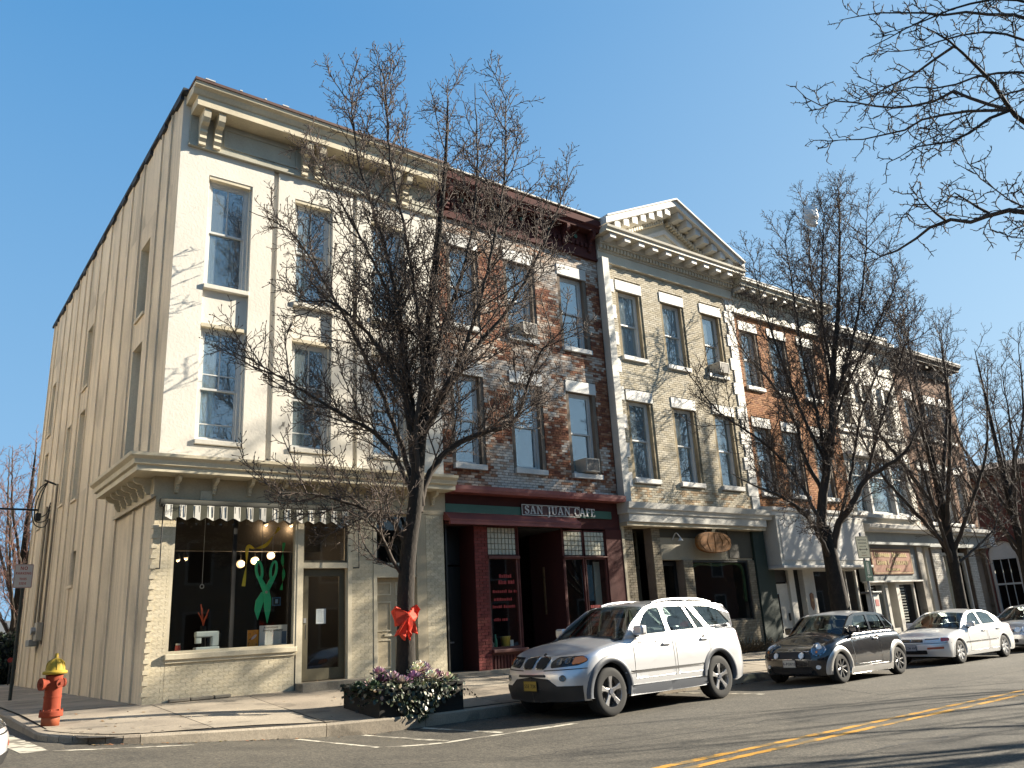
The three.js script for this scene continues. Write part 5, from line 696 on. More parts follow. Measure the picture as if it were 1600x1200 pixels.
{ // the big tree in front of the corner building
  const [stem, ...limbs] = [[[8.24,0.62,-14.44], [8.24,1.49,-14.41], [8.25,2.45,-14.39], [8.31,3.31,-14.33], [8.41,4.07,-14.25], [8.5,5.25,-14.18], [8.61,6.34,-14.08], [8.72,8.05,-13.99], [8.89,9.86,-13.85], [9.07,11.94,-13.69], [9.15,13.64,-13.61], [9.17,14.78,-13.57]], [[8.34,3.17,-14.38], [7.97,3.75,-14.35], [7.55,3.92,-14.34], [7.01,4.09,-14.36], [6.3,4.22,-14.4], [5.55,4.23,-14.39]], [[8.24,2.64,-14.43], [7.88,3.03,-14.29], [7.51,3.53,-14.14], [7.04,3.8,-14.03]], [[8.47,5.41,-14.3], [8.28,6.04,-14.16], [7.8,6.95,-14.18], [7.33,7.57,-14.17], [6.94,7.8,-14.1], [6.45,8.03,-14.06], [5.69,7.88,-14.05]], [[8.52,3.95,-14.27], [8.66,4.46,-14.29], [8.96,5.02,-14.19], [9.4,5.43,-13.98], [9.88,5.62,-13.7], [10.34,5.81,-13.39], [10.61,6.37,-13.24], [10.8,6.96,-13.15], [11.04,7.47,-13.0], [11.44,7.95,-12.64]], [[8.54,5.41,-14.25], [9.2,6.56,-14.1], [9.86,7.62,-13.88], [10.5,8.42,-13.61], [11.32,10.14,-13.06], [11.99,12.12,-12.53]], [[8.47,4.47,-14.3], [8.25,6.05,-14.22], [8.06,7.97,-14.12], [7.69,9.67,-14.11], [7.12,11.56,-14.18], [6.85,13.36,-14.1]], [[8.48,4.87,-14.29], [8.63,6.01,-13.86], [8.99,7.0,-13.26], [9.29,8.7,-12.63], [9.43,10.44,-12.1], [9.4,12.57,-11.72]], [[8.42,4.48,-14.33], [8.33,5.48,-14.68], [8.05,6.83,-15.12], [7.4,8.69,-15.69], [6.4,10.59,-16.27], [5.63,11.05,-16.67]], [[8.64,6.09,-14.2], [9.19,7.94,-14.27], [9.91,9.94,-14.19], [10.37,12.16,-14.29], [10.64,15.19,-14.55]], [[8.45,4.21,-14.31], [7.87,5.4,-14.52], [6.88,6.05,-14.84], [5.86,6.64,-15.03], [5.08,7.0,-15.06]], [[8.5,4.74,-14.28], [8.47,6.71,-14.47], [8.21,8.69,-14.79], [7.38,10.93,-15.34], [6.46,12.79,-15.8]], [[8.57,4.08,-14.23], [8.32,5.34,-14.01], [8.3,7.01,-13.65], [7.95,9.17,-13.49], [7.48,11.25,-13.39], [7.22,13.25,-13.17]], [[8.52,4.34,-14.27], [8.91,5.0,-13.74], [9.49,5.09,-12.97], [10.07,5.08,-12.04], [10.34,6.63,-11.32]]];
  stem[0][1] = 0.3; stem.pop();
  limbs.pop(); limbs.forEach((l) => (l.r = 0.05)); [2, 4, 5].forEach((i) => (limbs[i].r = 0.06)); limbs[0].r = 0.045; limbs[3].r = 0.075; limbs[1].r = 0.04;
  tree('bare_tree', 'large bare tree with a red bow growing from the corner flower planter', [8.24, 0.3, -14.4], stem, limbs, { seed: 101, r0: 0.18, lv: LV(1.5), bud: 0.55, clear: 0.34, dense: true, inside: (p) => Math.pow((p.x - 8.6) / 4.6, 2) + Math.pow((p.y - 8.7) / 5.9, 2) + Math.pow((p.z + 14) / 3.4, 2) < 1.1 });
}
const ov = (cx, cy, cz, rx, ry) => (p) => Math.pow((p.x - cx) / rx, 2) + Math.pow((p.y - cy) / ry, 2) + Math.pow((p.z - cz) / rx, 2) < 1;
{
  const limbs = [[[23.37,3.35,-14.54], [23.29,4.17,-14.61], [23.48,5.88,-14.24], [23.62,7.01,-13.93], [23.73,8.79,-13.65], [23.95,11.09,-13.15], [24.2,15.1,-12.51]], [[23.4,3.15,-14.51], [23.48,4.23,-14.1], [23.5,4.46,-13.8], [23.7,5.34,-13.14], [23.8,5.6,-12.6], [23.96,6.02,-11.86], [24.08,7.12,-11.13]], [[23.24,3.15,-14.5], [22.59,3.84,-14.35], [21.93,4.31,-14.2], [20.62,4.78,-14.05], [19.11,5.04,-13.9], [17.94,5.3,-13.75], [16.21,5.96,-13.6]], [[23.41,4.74,-14.49], [23.48,5.35,-14.59], [23.4,6.47,-14.94], [23.47,7.38,-15.04], [23.26,8.94,-15.55], [22.85,10.43,-16.28], [22.76,11.58,-16.57]], [[23.54,5.89,-14.27], [23.27,7.77,-14.14], [22.94,9.44,-14.1], [22.7,11.56,-13.91], [22.45,13.52,-13.76]], [[23.71,7.03,-13.98], [24.33,8.6,-13.51], [25.05,10.24,-12.71], [25.77,12.31,-11.7]], [[23.74,7.55,-13.91], [24.23,9.63,-14.07], [24.65,12.37,-14.34], [25.21,15.53,-14.35]], [[23.76,7.76,-13.88], [23.82,9.64,-12.89], [23.76,11.74,-12.01], [23.58,13.9,-11.37]], [[23.54,6.14,-14.27], [22.96,7.59,-14.44], [22.41,9.49,-14.56], [21.89,11.42,-14.6], [21.51,12.87,-14.45]], [[24.05,5.39,-13.33], [23.98,6.67,-12.68], [23.96,8.1,-11.87], [23.94,9.87,-10.9]], [[23.6,4.24,-14.17], [24.13,5.69,-13.82], [24.66,7.54,-13.45], [25.31,9.39,-12.69], [25.95,11.23,-11.79]], [[23.12,4.15,-14.5], [22.49,5.75,-14.8], [21.5,6.76,-15.1], [19.88,7.68,-15.4], [18.73,9.26,-15.7]], [[23.86,8.83,-13.7], [23.59,10.71,-13.58], [23.48,12.81,-13.12], [23.4,14.67,-12.61]]];
  limbs[0].r = 0.16; limbs[1].r = 0.12; limbs[2].r = 0.075; limbs[3].r = 0.07; for (let i = 4; i < limbs.length; i++) limbs[i].r = 0.05; limbs[2].pop();
  tree('bare_tree', 'bare street tree with a white plastic bag caught high in its crown', [23.4, 0.25, -14.5], [[23.4, 0.25, -14.5], [23.38, 1.8, -14.5], [23.35, 3.2, -14.52], [23.3, 4.1, -14.55]], limbs, { seed: 202, r0: 0.32, blunt: 0.19, lv: LV(1.6), bud: 0.5, clear: 0.95, dense: true, inside: ov(23.5, 9.2, -13.8, 4.9, 7.6) });
}
{ const v = vase(30.9, -14.4, 0.25, { n: 10, fork: 2.6, h: 12.6, rad: 3.2, seed: 303 }); tree('bare_tree', 'forked bare tree behind the white sedan', [30.9, 0.25, -14.4], ...v, { seed: 303, r0: 0.2, lv: LV(1.15), bud: 0.3, clear: 0.3, inside: ov(30.9, 7.8, -14.4, 4.4, 6.2), branch: branchM }); }
{ const v = vase(36.6, -14.3, 0.25, { n: 9, fork: 2.6, h: 12.2, rad: 3.2, seed: 404 }); tree('bare_tree', 'bare tree before the arched window of the red brick hall', [36.6, 0.25, -14.3], ...v, { seed: 404, r0: 0.2, lv: LV(1.1), bud: 0.2, clear: 0.3, inside: ov(36.6, 7.4, -14.3, 4.3, 6) }); }
{ const v = vase(44.2, -15, 0.2, { n: 11, fork: 2.4, h: 11.2, rad: 3.8, seed: 505 }); tree('bare_tree', 'farthest bare tree at the right edge by the flag', [44.2, 0.2, -15], ...v, { seed: 505, r0: 0.18, lv: LV(0.7), bud: 0, clear: 0.3 }); }
{ // behind the corner building, on the left
  const v = vase(4.75, -41, 0.4, { n: 15, fork: 1.4, h: 10.6, rad: 2.6, seed: 606 }); tree('bare_tree', 'reddish bare tree at the left edge behind the side wall', [4.75, 0.4, -41], ...v, { seed: 606, r0: 0.26, lv: LV(1.0), bud: 0, clear: 0.15, twig: redTwigM, inside: ov(4.6, 6, -41, 2.9, 5.4) });
  const u = vase(1.6, -58, 0.3, { n: 10, fork: 2, h: 9, rad: 3, seed: 707 }); tree('bare_tree', 'distant bare tree farther down the side street', [1.6, 0.3, -58], ...u, { seed: 707, r0: 0.2, lv: LV(0.7), bud: 0, clear: 0.2, twig: redTwigM });
}
{ // the tree on our pavement whose branches reach in from the right
  const T0 = [8.7, 0.1, -1.0], L = [[[7.36, 5.56, -2.08], [7.18, 5.62, -2.1], [6.88, 5.88, -2.12], [6.58, 6.07, -2.2], [6.37, 6.15, -2.23], [6.18, 6.17, -2.29]], [[7.2, 5.63, -2.1], [7.14, 5.81, -2.28], [7.08, 6.0, -2.46], [7.09, 6.01, -2.71], [7.03, 6.1, -2.99], [6.92, 6.27, -3.24], [6.85, 6.39, -3.45], [6.82, 6.46, -3.63], [6.71, 6.7, -3.73]], [[7.2, 5.63, -2.1], [6.98, 5.5, -2.36], [6.79, 5.39, -2.5], [6.55, 5.36, -2.6], [6.36, 5.22, -2.74]], [[7.2, 5.63, -2.1], [7.12, 5.77, -2.39], [7.09, 5.85, -2.62], [7.06, 5.87, -2.92], [6.97, 5.93, -3.29], [6.85, 6.03, -3.59]], [[7.71, 6.21, -2.07], [7.67, 6.33, -2.37], [7.66, 6.4, -2.63], [7.5, 6.57, -3.11], [7.41, 6.66, -3.45]], [[7.35, 6.48, -1.87], [7.08, 6.77, -2.39], [6.81, 7.0, -2.86], [6.71, 7.08, -3.15]], [[6.8, 6.26, -1.7], [6.53, 6.31, -1.97], [6.36, 6.27, -2.12], [6.14, 6.16, -2.5], [5.98, 6.07, -2.62]], [[6.55, 6.05, -2.19], [6.6, 6.04, -2.53], [6.63, 6.06, -2.86], [6.63, 6.12, -3.14]], [[7.94, 6.17, -2.17], [7.99, 6.24, -2.41], [8.02, 6.25, -2.78], [8.03, 6.26, -3.18]], [[7.34, 6.29, -1.91], [7.16, 6.36, -2.03], [6.97, 6.41, -2.26], [6.81, 6.38, -2.53], [6.56, 6.43, -2.81]], [[7.26, 4.73, -2.22], [7.24, 4.82, -2.46], [7.3, 4.82, -2.57], [7.26, 4.92, -2.83], [7.27, 4.92, -3.06], [7.3, 4.87, -3.25], [7.32, 4.84, -3.47], [7.2, 5.12, -3.67]], [[7.16, 4.79, -2.44], [7.02, 4.88, -2.51], [6.88, 4.95, -2.58], [6.82, 4.88, -2.63]], [[7.24, 4.78, -2.2], [7.21, 4.99, -2.36], [7.16, 5.26, -2.48], [7.14, 5.48, -2.53]], [[7.21, 4.9, -2.81], [7.04, 5.04, -2.89], [6.94, 5.05, -2.92], [6.88, 4.96, -2.98]], [[7.41, 4.57, -2.31], [7.37, 4.61, -2.39], [7.3, 4.7, -2.5]]];
  const root = { 0: [[8.65, 4.3, -1.05], [8.0, 5.1, -1.7]], 4: [[8.62, 4.6, -1.1], [8.2, 5.6, -1.7]], 5: [[8.55, 5.0, -1.05], [7.9, 6.0, -1.5]], 6: [[8.5, 5.4, -1.0], [7.6, 6.1, -1.3]], 8: [[8.65, 4.9, -1.2], [8.2, 5.8, -1.8]], 9: [[8.5, 5.3, -1.05], [7.9, 6.0, -1.5]], 10: [[8.68, 3.6, -1.05], [8.0, 4.3, -1.7]], 12: [[8.68, 3.6, -1.05], [7.9, 4.3, -1.75]], 14: [[8.68, 3.7, -1.05], [7.9, 4.3, -1.9]] };
  const R = [0.028, 0.015, 0.014, 0.014, 0.014, 0.018, 0.013, 0.011, 0.012, 0.012, 0.027, 0.011, 0.007, 0.01, 0.008];
  const limbs = L.map((l, i) => { const q = [...(root[i] ?? []), ...l]; q.r = R[i] * (root[i] ? 1.4 : 0.85); return q; });
  const lv = { 1: { len: 0.3, seg: 0.05, wob: 0.6, up: 0.1, r: 0.007, r1: 0.0035, sides: 5, dens: 6, ang: 0.75, taper: true }, 2: { len: 0.16, seg: 0.035, wob: 0.9, up: 0.1, r: 0.0052, r1: 0.0036, sides: 4, dens: 14, ang: 0.95 }, 3: { len: 0.045, seg: 0.02, wob: 0.9, up: 0.05, r: 0.0036, sides: 3, dens: 26, ang: 1.0 } };
  const lv2 = (i) => lv;
  const dk = std([0.075, 0.06, 0.05], 0.9);
  tree('bare_tree', 'near tree reaching dark twisted branches in from the upper right', T0, [T0, [8.7, 2.2, -1.0], [8.68, 3.6, -1.02], [8.6, 5.0, -1.05], [8.5, 7.2, -1.1], [8.4, 10, -1.1]], limbs, { seed: 808, r0: 0.17, lv, bud: 0.0, clear: 0.45, dense: false, tip: 0.003, branch: dk, twig: dk });
}
{ // two more street trees on our side, out of the frame to the right, whose shadows cross the road
  for (const [x, z, s] of [[20.5, -0.9, 910], [31, -0.9, 920]]) { const v = vase(x, z, 0.1, { n: 11, fork: 2.6, h: 11, rad: 3.6, seed: s }); tree('bare_tree', `bare tree on the near pavement, ${x < 25 ? 'nearer' : 'farther'} of two beyond the frame`, [x, 0.1, z], ...v, { seed: s, r0: 0.19, lv: LV(0.55), bud: 0, clear: 0.3 }); }
}
// ---- things in and under the trees
{
  const bm = std([0.85, 0.83, 0.8], 0.5), g = new THREE.IcosahedronGeometry(0.3, 5), p = g.attributes.position;
  for (let i = 0; i < p.count; i++) { const x = p.getX(i), y = p.getY(i), z = p.getZ(i), k = 0.75 + 0.6 * fbm(x * 6 + 9, y * 6 + z * 5, 5, 0, 3); p.setXYZ(i, x * k * 0.95, y * k * 1.15, z * k * 0.7); } g.computeVertexNormals();
  const t = thing('plastic_bag', 'white plastic bag snagged high in the crown of a street tree', 'bag', [23.0, 14.1, -13.0]); build('bag', g.translate(23.0, 14.1, -13.0), bm, t); build('handle', tube([[23.0, 14.3, -13], [23.15, 14.55, -13.0], [23.25, 14.35, -13.05]], 0.03, 12, 5), bm, t);
  // red bow tied to the trunk
  const rm = std([0.8, 0.05, 0.012], 0.75), b = thing('red_bow', 'big red ribbon bow tied round the tree trunk', 'bow', [8.17, 1.9, -14.1]);
  const roundPoly2 = (p) => { const o = []; p.forEach((a, i) => { const c = p[(i + 1) % p.length]; for (let k = 0; k < 5; k++) o.push([mix(a[0], c[0], k / 5), mix(a[1], c[1], k / 5)]); }); return o; };
  const leaf = (pts, z0, nm, k) => { const s = poly(roundPoly2(pts)), q = new THREE.ExtrudeGeometry(s, { depth: 0.03, bevelEnabled: true, bevelSize: 0.012, bevelThickness: 0.02, bevelSegments: 2 }), a = q.attributes.position; for (let i = 0; i < a.count; i++) { const x = a.getX(i), y = a.getY(i); a.setZ(i, a.getZ(i) + z0 + 0.05 * Math.sin((x - 8.05) * 24 + y * 6) * Math.min(1, Math.abs(x - 8.05) * 6) + 0.018 * Math.sin(x * 71 + y * 33) - Math.abs(x - 8.05) * 0.25 * k); } q.computeVertexNormals(); build(nm, q, rm, b); };
  leaf([[8.06, 1.98], [7.98, 2.03], [7.83, 2.1], [7.8, 2.02], [7.84, 1.86], [7.86, 1.76], [7.95, 1.8], [8.06, 1.9]], -14.06, 'loop', 1); leaf([[8.07, 1.98], [8.17, 2.04], [8.3, 2.12], [8.35, 2.04], [8.32, 1.88], [8.24, 1.82], [8.14, 1.86], [8.07, 1.9]], -14.06, 'loop', 1);
  leaf([[8.03, 1.94], [8.08, 1.93], [8.03, 1.74], [7.98, 1.5], [7.9, 1.62], [7.84, 1.58], [7.92, 1.75]], -14.03, 'tail', 0.6); leaf([[8.04, 1.93], [8.1, 1.94], [8.2, 1.76], [8.24, 1.6], [8.16, 1.64], [8.1, 1.5], [8.07, 1.7]], -14.02, 'tail', 0.6);
  build('knot', new THREE.SphereGeometry(0.06, 14, 10).scale(1, 0.9, 0.7).translate(8.07, 1.94, -14.0), rm, b); build('band', new THREE.TorusGeometry(0.165, 0.022, 6, 28).scale(1, 1, 2).rotateX(Math.PI / 2).translate(8.22, 1.93, -14.36), rm, b);
}
{ // planter: low dark box with ornamental cabbages and trailing ivy
  const dk = std([0.018, 0.016, 0.013], 0.9, { map: T.wood }), r = rng(314), x0 = 7.2, x1 = 8.95, z0 = -14.95, z1 = -13.55, yb = (x, z) => walkY(x, z), t = thing('flower_planter', 'dark wooden tree planter full of kale flowers and trailing ivy', 'planter', [7.9, 0.3, -14.3]);
  build('side_board', bx(x0, x1, 0.12, 0.66, z1 - 0.05, z1), dk, t); build('side_board', bx(x0, x1, 0.2, 0.66, z0, z0 + 0.05), dk, t); build('end_board', bx(x0, x0 + 0.05, 0.12, 0.66, z0 + 0.051, z1 - 0.051), dk, t); build('end_board', bx(x1 - 0.05, x1, 0.12, 0.66, z0 + 0.051, z1 - 0.051), dk, t); build('soil', bx(x0 + 0.051, x1 - 0.051, 0.3, 0.58, z0 + 0.051, z1 - 0.051), std([0.09, 0.045, 0.025], 0.95), t);
  build('rim', ring([x0 - 0.03, x1 + 0.03, 0, z1 - z0 + 0.06], 0.07, 0, 0.04).rotateX(-Math.PI / 2).translate(0, 0.7, z1 + 0.03), dk, t);
  const leafGeo = (w, h) => { const s = new THREE.Shape(); s.moveTo(0, 0); s.bezierCurveTo(w, h * 0.2, w * 0.9, h * 0.8, 0, h); s.bezierCurveTo(-w * 0.9, h * 0.8, -w, h * 0.2, 0, 0); const g = new THREE.ShapeGeometry(s, 3), p = g.attributes.position; for (let i = 0; i < p.count; i++) p.setZ(i, 0.25 * p.getX(i) * p.getX(i) / w - 0.1 * p.getY(i) * p.getY(i) / h); g.computeVertexNormals(); return uvm(g); };
  const ivy = leafGeo(0.035, 0.07), kl = leafGeo(0.05, 0.11), ims = (g, m, list, nm) => { const q = shade(new THREE.InstancedMesh(g, m, list.length)); list.forEach((e, i) => { q.setMatrixAt(i, e.m); if (e.c) q.setColorAt(i, e.c); }); q.name = nm; q.userData.kind = 'stuff'; t.add(q); return q; };
  const place = (x, y, z, rx, ry, rz, s) => new THREE.Matrix4().compose(new THREE.Vector3(x - 7.9, y - 0.3, z + 14.3), new THREE.Quaternion().setFromEuler(new THREE.Euler(rx, ry, rz, 'YXZ')), new THREE.Vector3(s, s, s));
  const iv = [], cl = (k) => { const a = [[0.02, 0.035, 0.012], [0.035, 0.05, 0.018], [0.12, 0.11, 0.055], [0.014, 0.024, 0.01]][Math.floor(r() * 4)]; return lin(...a.map((v) => v * (0.8 + 0.5 * r()))); };
  for (let i = 0; i < 1500; i++) { const f = r(), front = f < 0.62; let x = mix(x0, x1, r()), y, z; if (front) { const c = Math.exp(-Math.pow((x - 7.95) / 0.42, 2)); const low = mix(0.5, 0.14, c); y = mix(0.78, low, Math.pow(r(), 0.8)); if (r() > 0.12 + c) continue; z = z1 + 0.02 + 0.1 * r() * (1 - (0.78 - y)); } else if (f < 0.74) { y = mix(0.78, 0.4, r() * r()); z = mix(z0, z1, r()); x = x0 - 0.02 - 0.05 * r(); } else { y = 0.64 + 0.16 * r(); z = mix(z0, z1, r()); } iv.push({ m: place(x, y, z, (r() - 0.5) * 1.2 + (front ? -0.3 : -1.1), (r() - 0.5) * 2.4, Math.PI + (r() - 0.5) * 2, 0.7 + 0.8 * r()), c: cl() }); }
  for (const [sx, sy, sz, n] of [[x0 - 0.02, 0.5, -13.9, 9], [x1 + 0.04, 0.56, -13.6, 9]]) for (let i = 0; i < n; i++) iv.push({ m: place(sx + (sx < 8 ? -1 : 1) * i * 0.03, sy - i * 0.02 + 0.02 * r(), sz + 0.06 * r(), -0.4, r() * 3, r() * 3, 0.8), c: lin(0.03, 0.03, 0.02) });
  ims(ivy, std([1, 1, 1], 0.45), iv, 'ivy');
  const heads = [[7.25, 0.86, -13.95, 0], [7.42, 0.98, -14.35, 1], [7.5, 0.9, -13.95, 1], [7.62, 0.82, -13.8, 1], [7.05, 0.78, -13.85, 3], [7.2, 0.8, -14.25, 2], [7.88, 0.88, -13.85, 4], [8.0, 0.98, -14.0, 2], [8.13, 1.04, -14.1, 2], [8.22, 0.86, -13.8, 2], [8.36, 0.92, -14.25, 4], [8.42, 1.0, -14.4, 4], [8.55, 0.86, -14.1, 1], [8.64, 0.8, -13.9, 2], [7.7, 0.9, -14.5, 2], [6.98, 0.76, -14.3, 3]];
  const pal = [[[0.1, 0.02, 0.09], [0.04, 0.06, 0.03]], [[0.42, 0.22, 0.36], [0.55, 0.5, 0.42]], [[0.8, 0.74, 0.62], [0.6, 0.6, 0.4]], [[0.03, 0.06, 0.03], [0.05, 0.09, 0.04]], [[0.3, 0.14, 0.28], [0.5, 0.38, 0.44]]];
  heads.forEach(([x0_, y, z, k], hi) => { const x = x0_ + 0.2; const L = []; const n = 46; for (let i = 0; i < n; i++) { const q = i / n, a = i * 2.4, tilt = mix(0.15, 1.5, q), rr2 = 0.02 + 0.075 * q; const c = pal[k][r() < 0.62 ? 0 : 1].map((v) => v * (0.75 + 0.5 * r())); const gr = q > 0.8 && r() < 0.5 ? [0.06, 0.1, 0.04] : c; L.push({ m: place(x + rr2 * Math.cos(a), y - 0.1 * q + 0.02 * r(), z + rr2 * Math.sin(a), tilt, -a + Math.PI / 2, 0, 0.62 + 0.5 * q), c: lin(...gr) }); } const f = ims(kl, std([1, 1, 1], 0.7), L, 'kale_head'); build('stem', cyl([x, 0.55, z], [x, y - 0.02, z], 0.018), std([0.05, 0.06, 0.03], 0.9), t); });
}
// ---------------------------------------------------------------- parked cars
const gl = phys([0.62, 0.68, 0.66], 0.02, { transmission: 1, thickness: 0, ior: 1.55 });
const CM = { tyre: std([0.018, 0.018, 0.018], 0.85), alloy: std([0.62, 0.62, 0.63], 0.28, { metalness: 0.9 }), rubber: std([0.02, 0.02, 0.022], 0.6), seam: std([0.008, 0.008, 0.008], 0.8), chrome: std([0.75, 0.75, 0.75], 0.12, { metalness: 1 }), lens: phys([0.75, 0.77, 0.78], 0.08, { clearcoat: 1 }), lampIn: std([0.3, 0.31, 0.32], 0.2, { metalness: 0.8 }), amber: phys([0.75, 0.2, 0.02], 0.15, { clearcoat: 1 }), red: phys([0.45, 0.015, 0.01], 0.15, { clearcoat: 1 }), cabin: std([0.02, 0.019, 0.018], 0.9), seat: std([0.09, 0.08, 0.07], 0.8), black: phys([0.01, 0.01, 0.012], 0.2, { clearcoat: 1 }) };
const paint = (c, metal = 0.5, rough = 0.34) => phys(c, rough, { metalness: metal, clearcoat: 1, clearcoatRoughness: 0.04 });
function polyline(p) { return (x) => { if (x <= p[0][0]) return p[0][1]; for (let i = 1; i < p.length; i++) if (x <= p[i][0]) return mix(p[i - 1][1], p[i][1], (x - p[i - 1][0]) / (p[i][0] - p[i - 1][0])); return p[p.length - 1][1]; }; }
function softline(p) { const f = polyline(p); return (x) => (f(x - 0.12) + f(x - 0.06) + f(x) + f(x + 0.06) + f(x + 0.12)) / 5; }
function densify(p, step = 0.06) { const o = []; p.forEach((a, i) => { const b = p[(i + 1) % p.length], n = Math.max(1, Math.ceil(Math.hypot(b[0] - a[0], b[1] - a[1]) / step)); for (let k = 0; k < n; k++) o.push([mix(a[0], b[0], k / n), mix(a[1], b[1], k / n)]); }); return o; }
function roundPoly(p, r, n = 4) { const o = []; p.forEach((b, i) => { const a = p[(i + p.length - 1) % p.length], c = p[(i + 1) % p.length], la = Math.hypot(a[0] - b[0], a[1] - b[1]), lc = Math.hypot(c[0] - b[0], c[1] - b[1]), k = Math.min(r, la * 0.45, lc * 0.45), p0 = [mix(b[0], a[0], k / la), mix(b[1], a[1], k / la)], p1 = [mix(b[0], c[0], k / lc), mix(b[1], c[1], k / lc)]; for (let j = 0; j <= n; j++) { const t = j / n; o.push([(1 - t) * (1 - t) * p0[0] + 2 * t * (1 - t) * b[0] + t * t * p1[0], (1 - t) * (1 - t) * p0[1] + 2 * t * (1 - t) * b[1] + t * t * p1[1]]); } }); return o; }
const ell = (cx, cy, rx, ry, n = 22) => Array.from({ length: n }, (_, i) => [cx + rx * Math.cos(i / n * 6.28318), cy + ry * Math.sin(i / n * 6.28318)]);
function indexed(pos, idx) { const g = new THREE.BufferGeometry(); g.setAttribute('position', new THREE.Float32BufferAttribute(pos, 3)); g.setIndex(idx); g.computeVertexNormals(); return g; }
class Car {
  constructor(o) {
    Object.assign(this, o); const c = [], N = 26, M2 = Math.ceil((o.L - o.Rn - o.Rt) / 0.045);
    for (let i = 0; i <= N; i++) { const a = (i / N) * Math.PI / 2; c.push([o.Rn * (1 - Math.pow(Math.cos(a), 2 / o.nn)), Math.pow(Math.sin(a), 2 / o.nn)]); }
    c[N] = [o.Rn, 1]; for (let i = 1; i < M2; i++) c.push([mix(o.Rn, o.L - o.Rt, i / M2), 1]);
    for (let i = N; i >= 0; i--) { const a = (i / N) * Math.PI / 2; c.push([o.L - o.Rt * (1 - Math.pow(Math.cos(a), 2 / o.nt)), i === N ? 1 : Math.pow(Math.sin(a), 2 / o.nt)]); }
    this.cols = c; let s = 0; this.S = c.map((p, i) => (i ? (s += Math.hypot(p[0] - c[i - 1][0], (p[1] - c[i - 1][1]) * o.W / 2)) : 0));
    this.yt = softline(o.top); this.yb = polyline(o.bottom); this.ybelt = polyline(o.belt); this.yrail = softline(o.rail);
    this.zr = polyline(c.filter((p, i) => i === 0 || p[0] > c[i - 1][0] + 1e-6));
  }
  base(s) { const S = this.S; let i = 1; while (i < S.length - 1 && S[i] < s) i++; const t = clamp((s - S[i - 1]) / Math.max(1e-6, S[i] - S[i - 1]), 0, 1), a = this.cols[i - 1], b = this.cols[i]; return [mix(a[0], b[0], t), mix(a[1], b[1], t)]; }
  pt(x, zr, y, side) {
    const o = this; let hw = o.W / 2 * o.wf(y, x), xx = x + o.noff(y) * Math.pow(clamp(1 - x / 1.1, 0, 1), 1.2) - o.toff(y) * Math.pow(clamp(1 - (o.L - x) / 1.1, 0, 1), 1.2);
    const d = o.yt(x) - y, sh = o.sh ?? 0.07; if (d < sh) { const ins = sh * (1 - Math.sqrt(Math.max(0, 1 - Math.pow(1 - Math.max(d, 0) / sh, 2)))); hw -= ins; if (x < o.Rn) xx += ins * (1 - x / o.Rn); if (x > o.L - o.Rt) xx -= ins * (1 - (o.L - x) / o.Rt); }
    return [xx, y, zr * hw * side];
  }
  P(s, y, side) { const [x, z] = this.base(s); return this.pt(x, z, y, side); }
  sX(x) { const c = this.cols; let i = 1; while (i < c.length - 1 && c[i][0] < x) i++; return mix(this.S[i - 1], this.S[i], clamp((x - c[i - 1][0]) / Math.max(1e-6, c[i][0] - c[i - 1][0]), 0, 1)); }
  sZ(z) { const c = this.cols, k = Math.abs(z) / (this.W / 2); let i = 1; while (c[i][1] < k && i < 26) i++; return mix(this.S[i - 1], this.S[i], clamp((k - c[i - 1][1]) / Math.max(1e-6, c[i][1] - c[i - 1][1]), 0, 1)); }
  skin() {
    const pos = [], idx = [], R = 18, rows = (x) => Array.from({ length: R + 1 }, (_, j) => { const t = j / R, yb = this.yb(x), yt = this.yt(x); return t < 0.72 ? mix(yb, yt - (this.sh ?? 0.07), t / 0.72) : yt - (this.sh ?? 0.07) * (1 - (t - 0.72) / 0.28); });
    for (const side of [1, -1]) {
      const b0 = pos.length / 3, keep = [];
      this.cols.forEach(([x, z]) => rows(x).forEach((y) => { let p = this.pt(x, z, y, side), inn = 0; for (const [wx, wy, wr] of this.arches) { const dx = p[0] - wx, dy = p[1] - wy, d = Math.hypot(dx, dy); if (d < wr - 0.03) inn = 1; else if (d < wr + 0.03) { p = [wx + dx / d * wr, wy + dy / d * wr, p[2]]; } } keep.push(inn); pos.push(...p); }));
      for (let i = 0; i < this.cols.length - 1; i++) for (let j = 0; j < R; j++) { const a = i * (R + 1) + j, b = a + R + 1; if (keep[a] || keep[a + 1] || keep[b] || keep[b + 1]) continue; if (side > 0) idx.push(b0 + a, b0 + b, b0 + b + 1, b0 + a, b0 + b + 1, b0 + a + 1); else idx.push(b0 + a, b0 + b + 1, b0 + b, b0 + a, b0 + a + 1, b0 + b + 1); }
    }
    return indexed(pos, idx);
  }
  cap(x0, x1, crown) {
    const pos = [], idx = [], K = 16; let n = 0;
    this.cols.forEach(([x, z]) => { if (x < x0 - 1e-6 || x > x1 + 1e-6) return; const E = this.pt(x, z, this.yt(x), 1); for (let k = 0; k <= K; k++) { const q = k / K * 2 - 1; pos.push(E[0], E[1] + crown(x, q) * (1 - q * q), q * E[2]); } if (n) for (let k = 0; k < K; k++) { const a = (n - 1) * (K + 1) + k, b = a + K + 1; idx.push(a, a + 1, b + 1, a, b + 1, b); } n++; });
    return indexed(pos, idx);
  }
  zG(x, y) { const b = this.ybelt(x); return Math.max(0.02, this.zr(clamp(x, 0, this.L)) * (this.W / 2 * this.wf(b, x) - (this.gin ?? 0.05)) - this.tumble * Math.max(0, y - b)); }
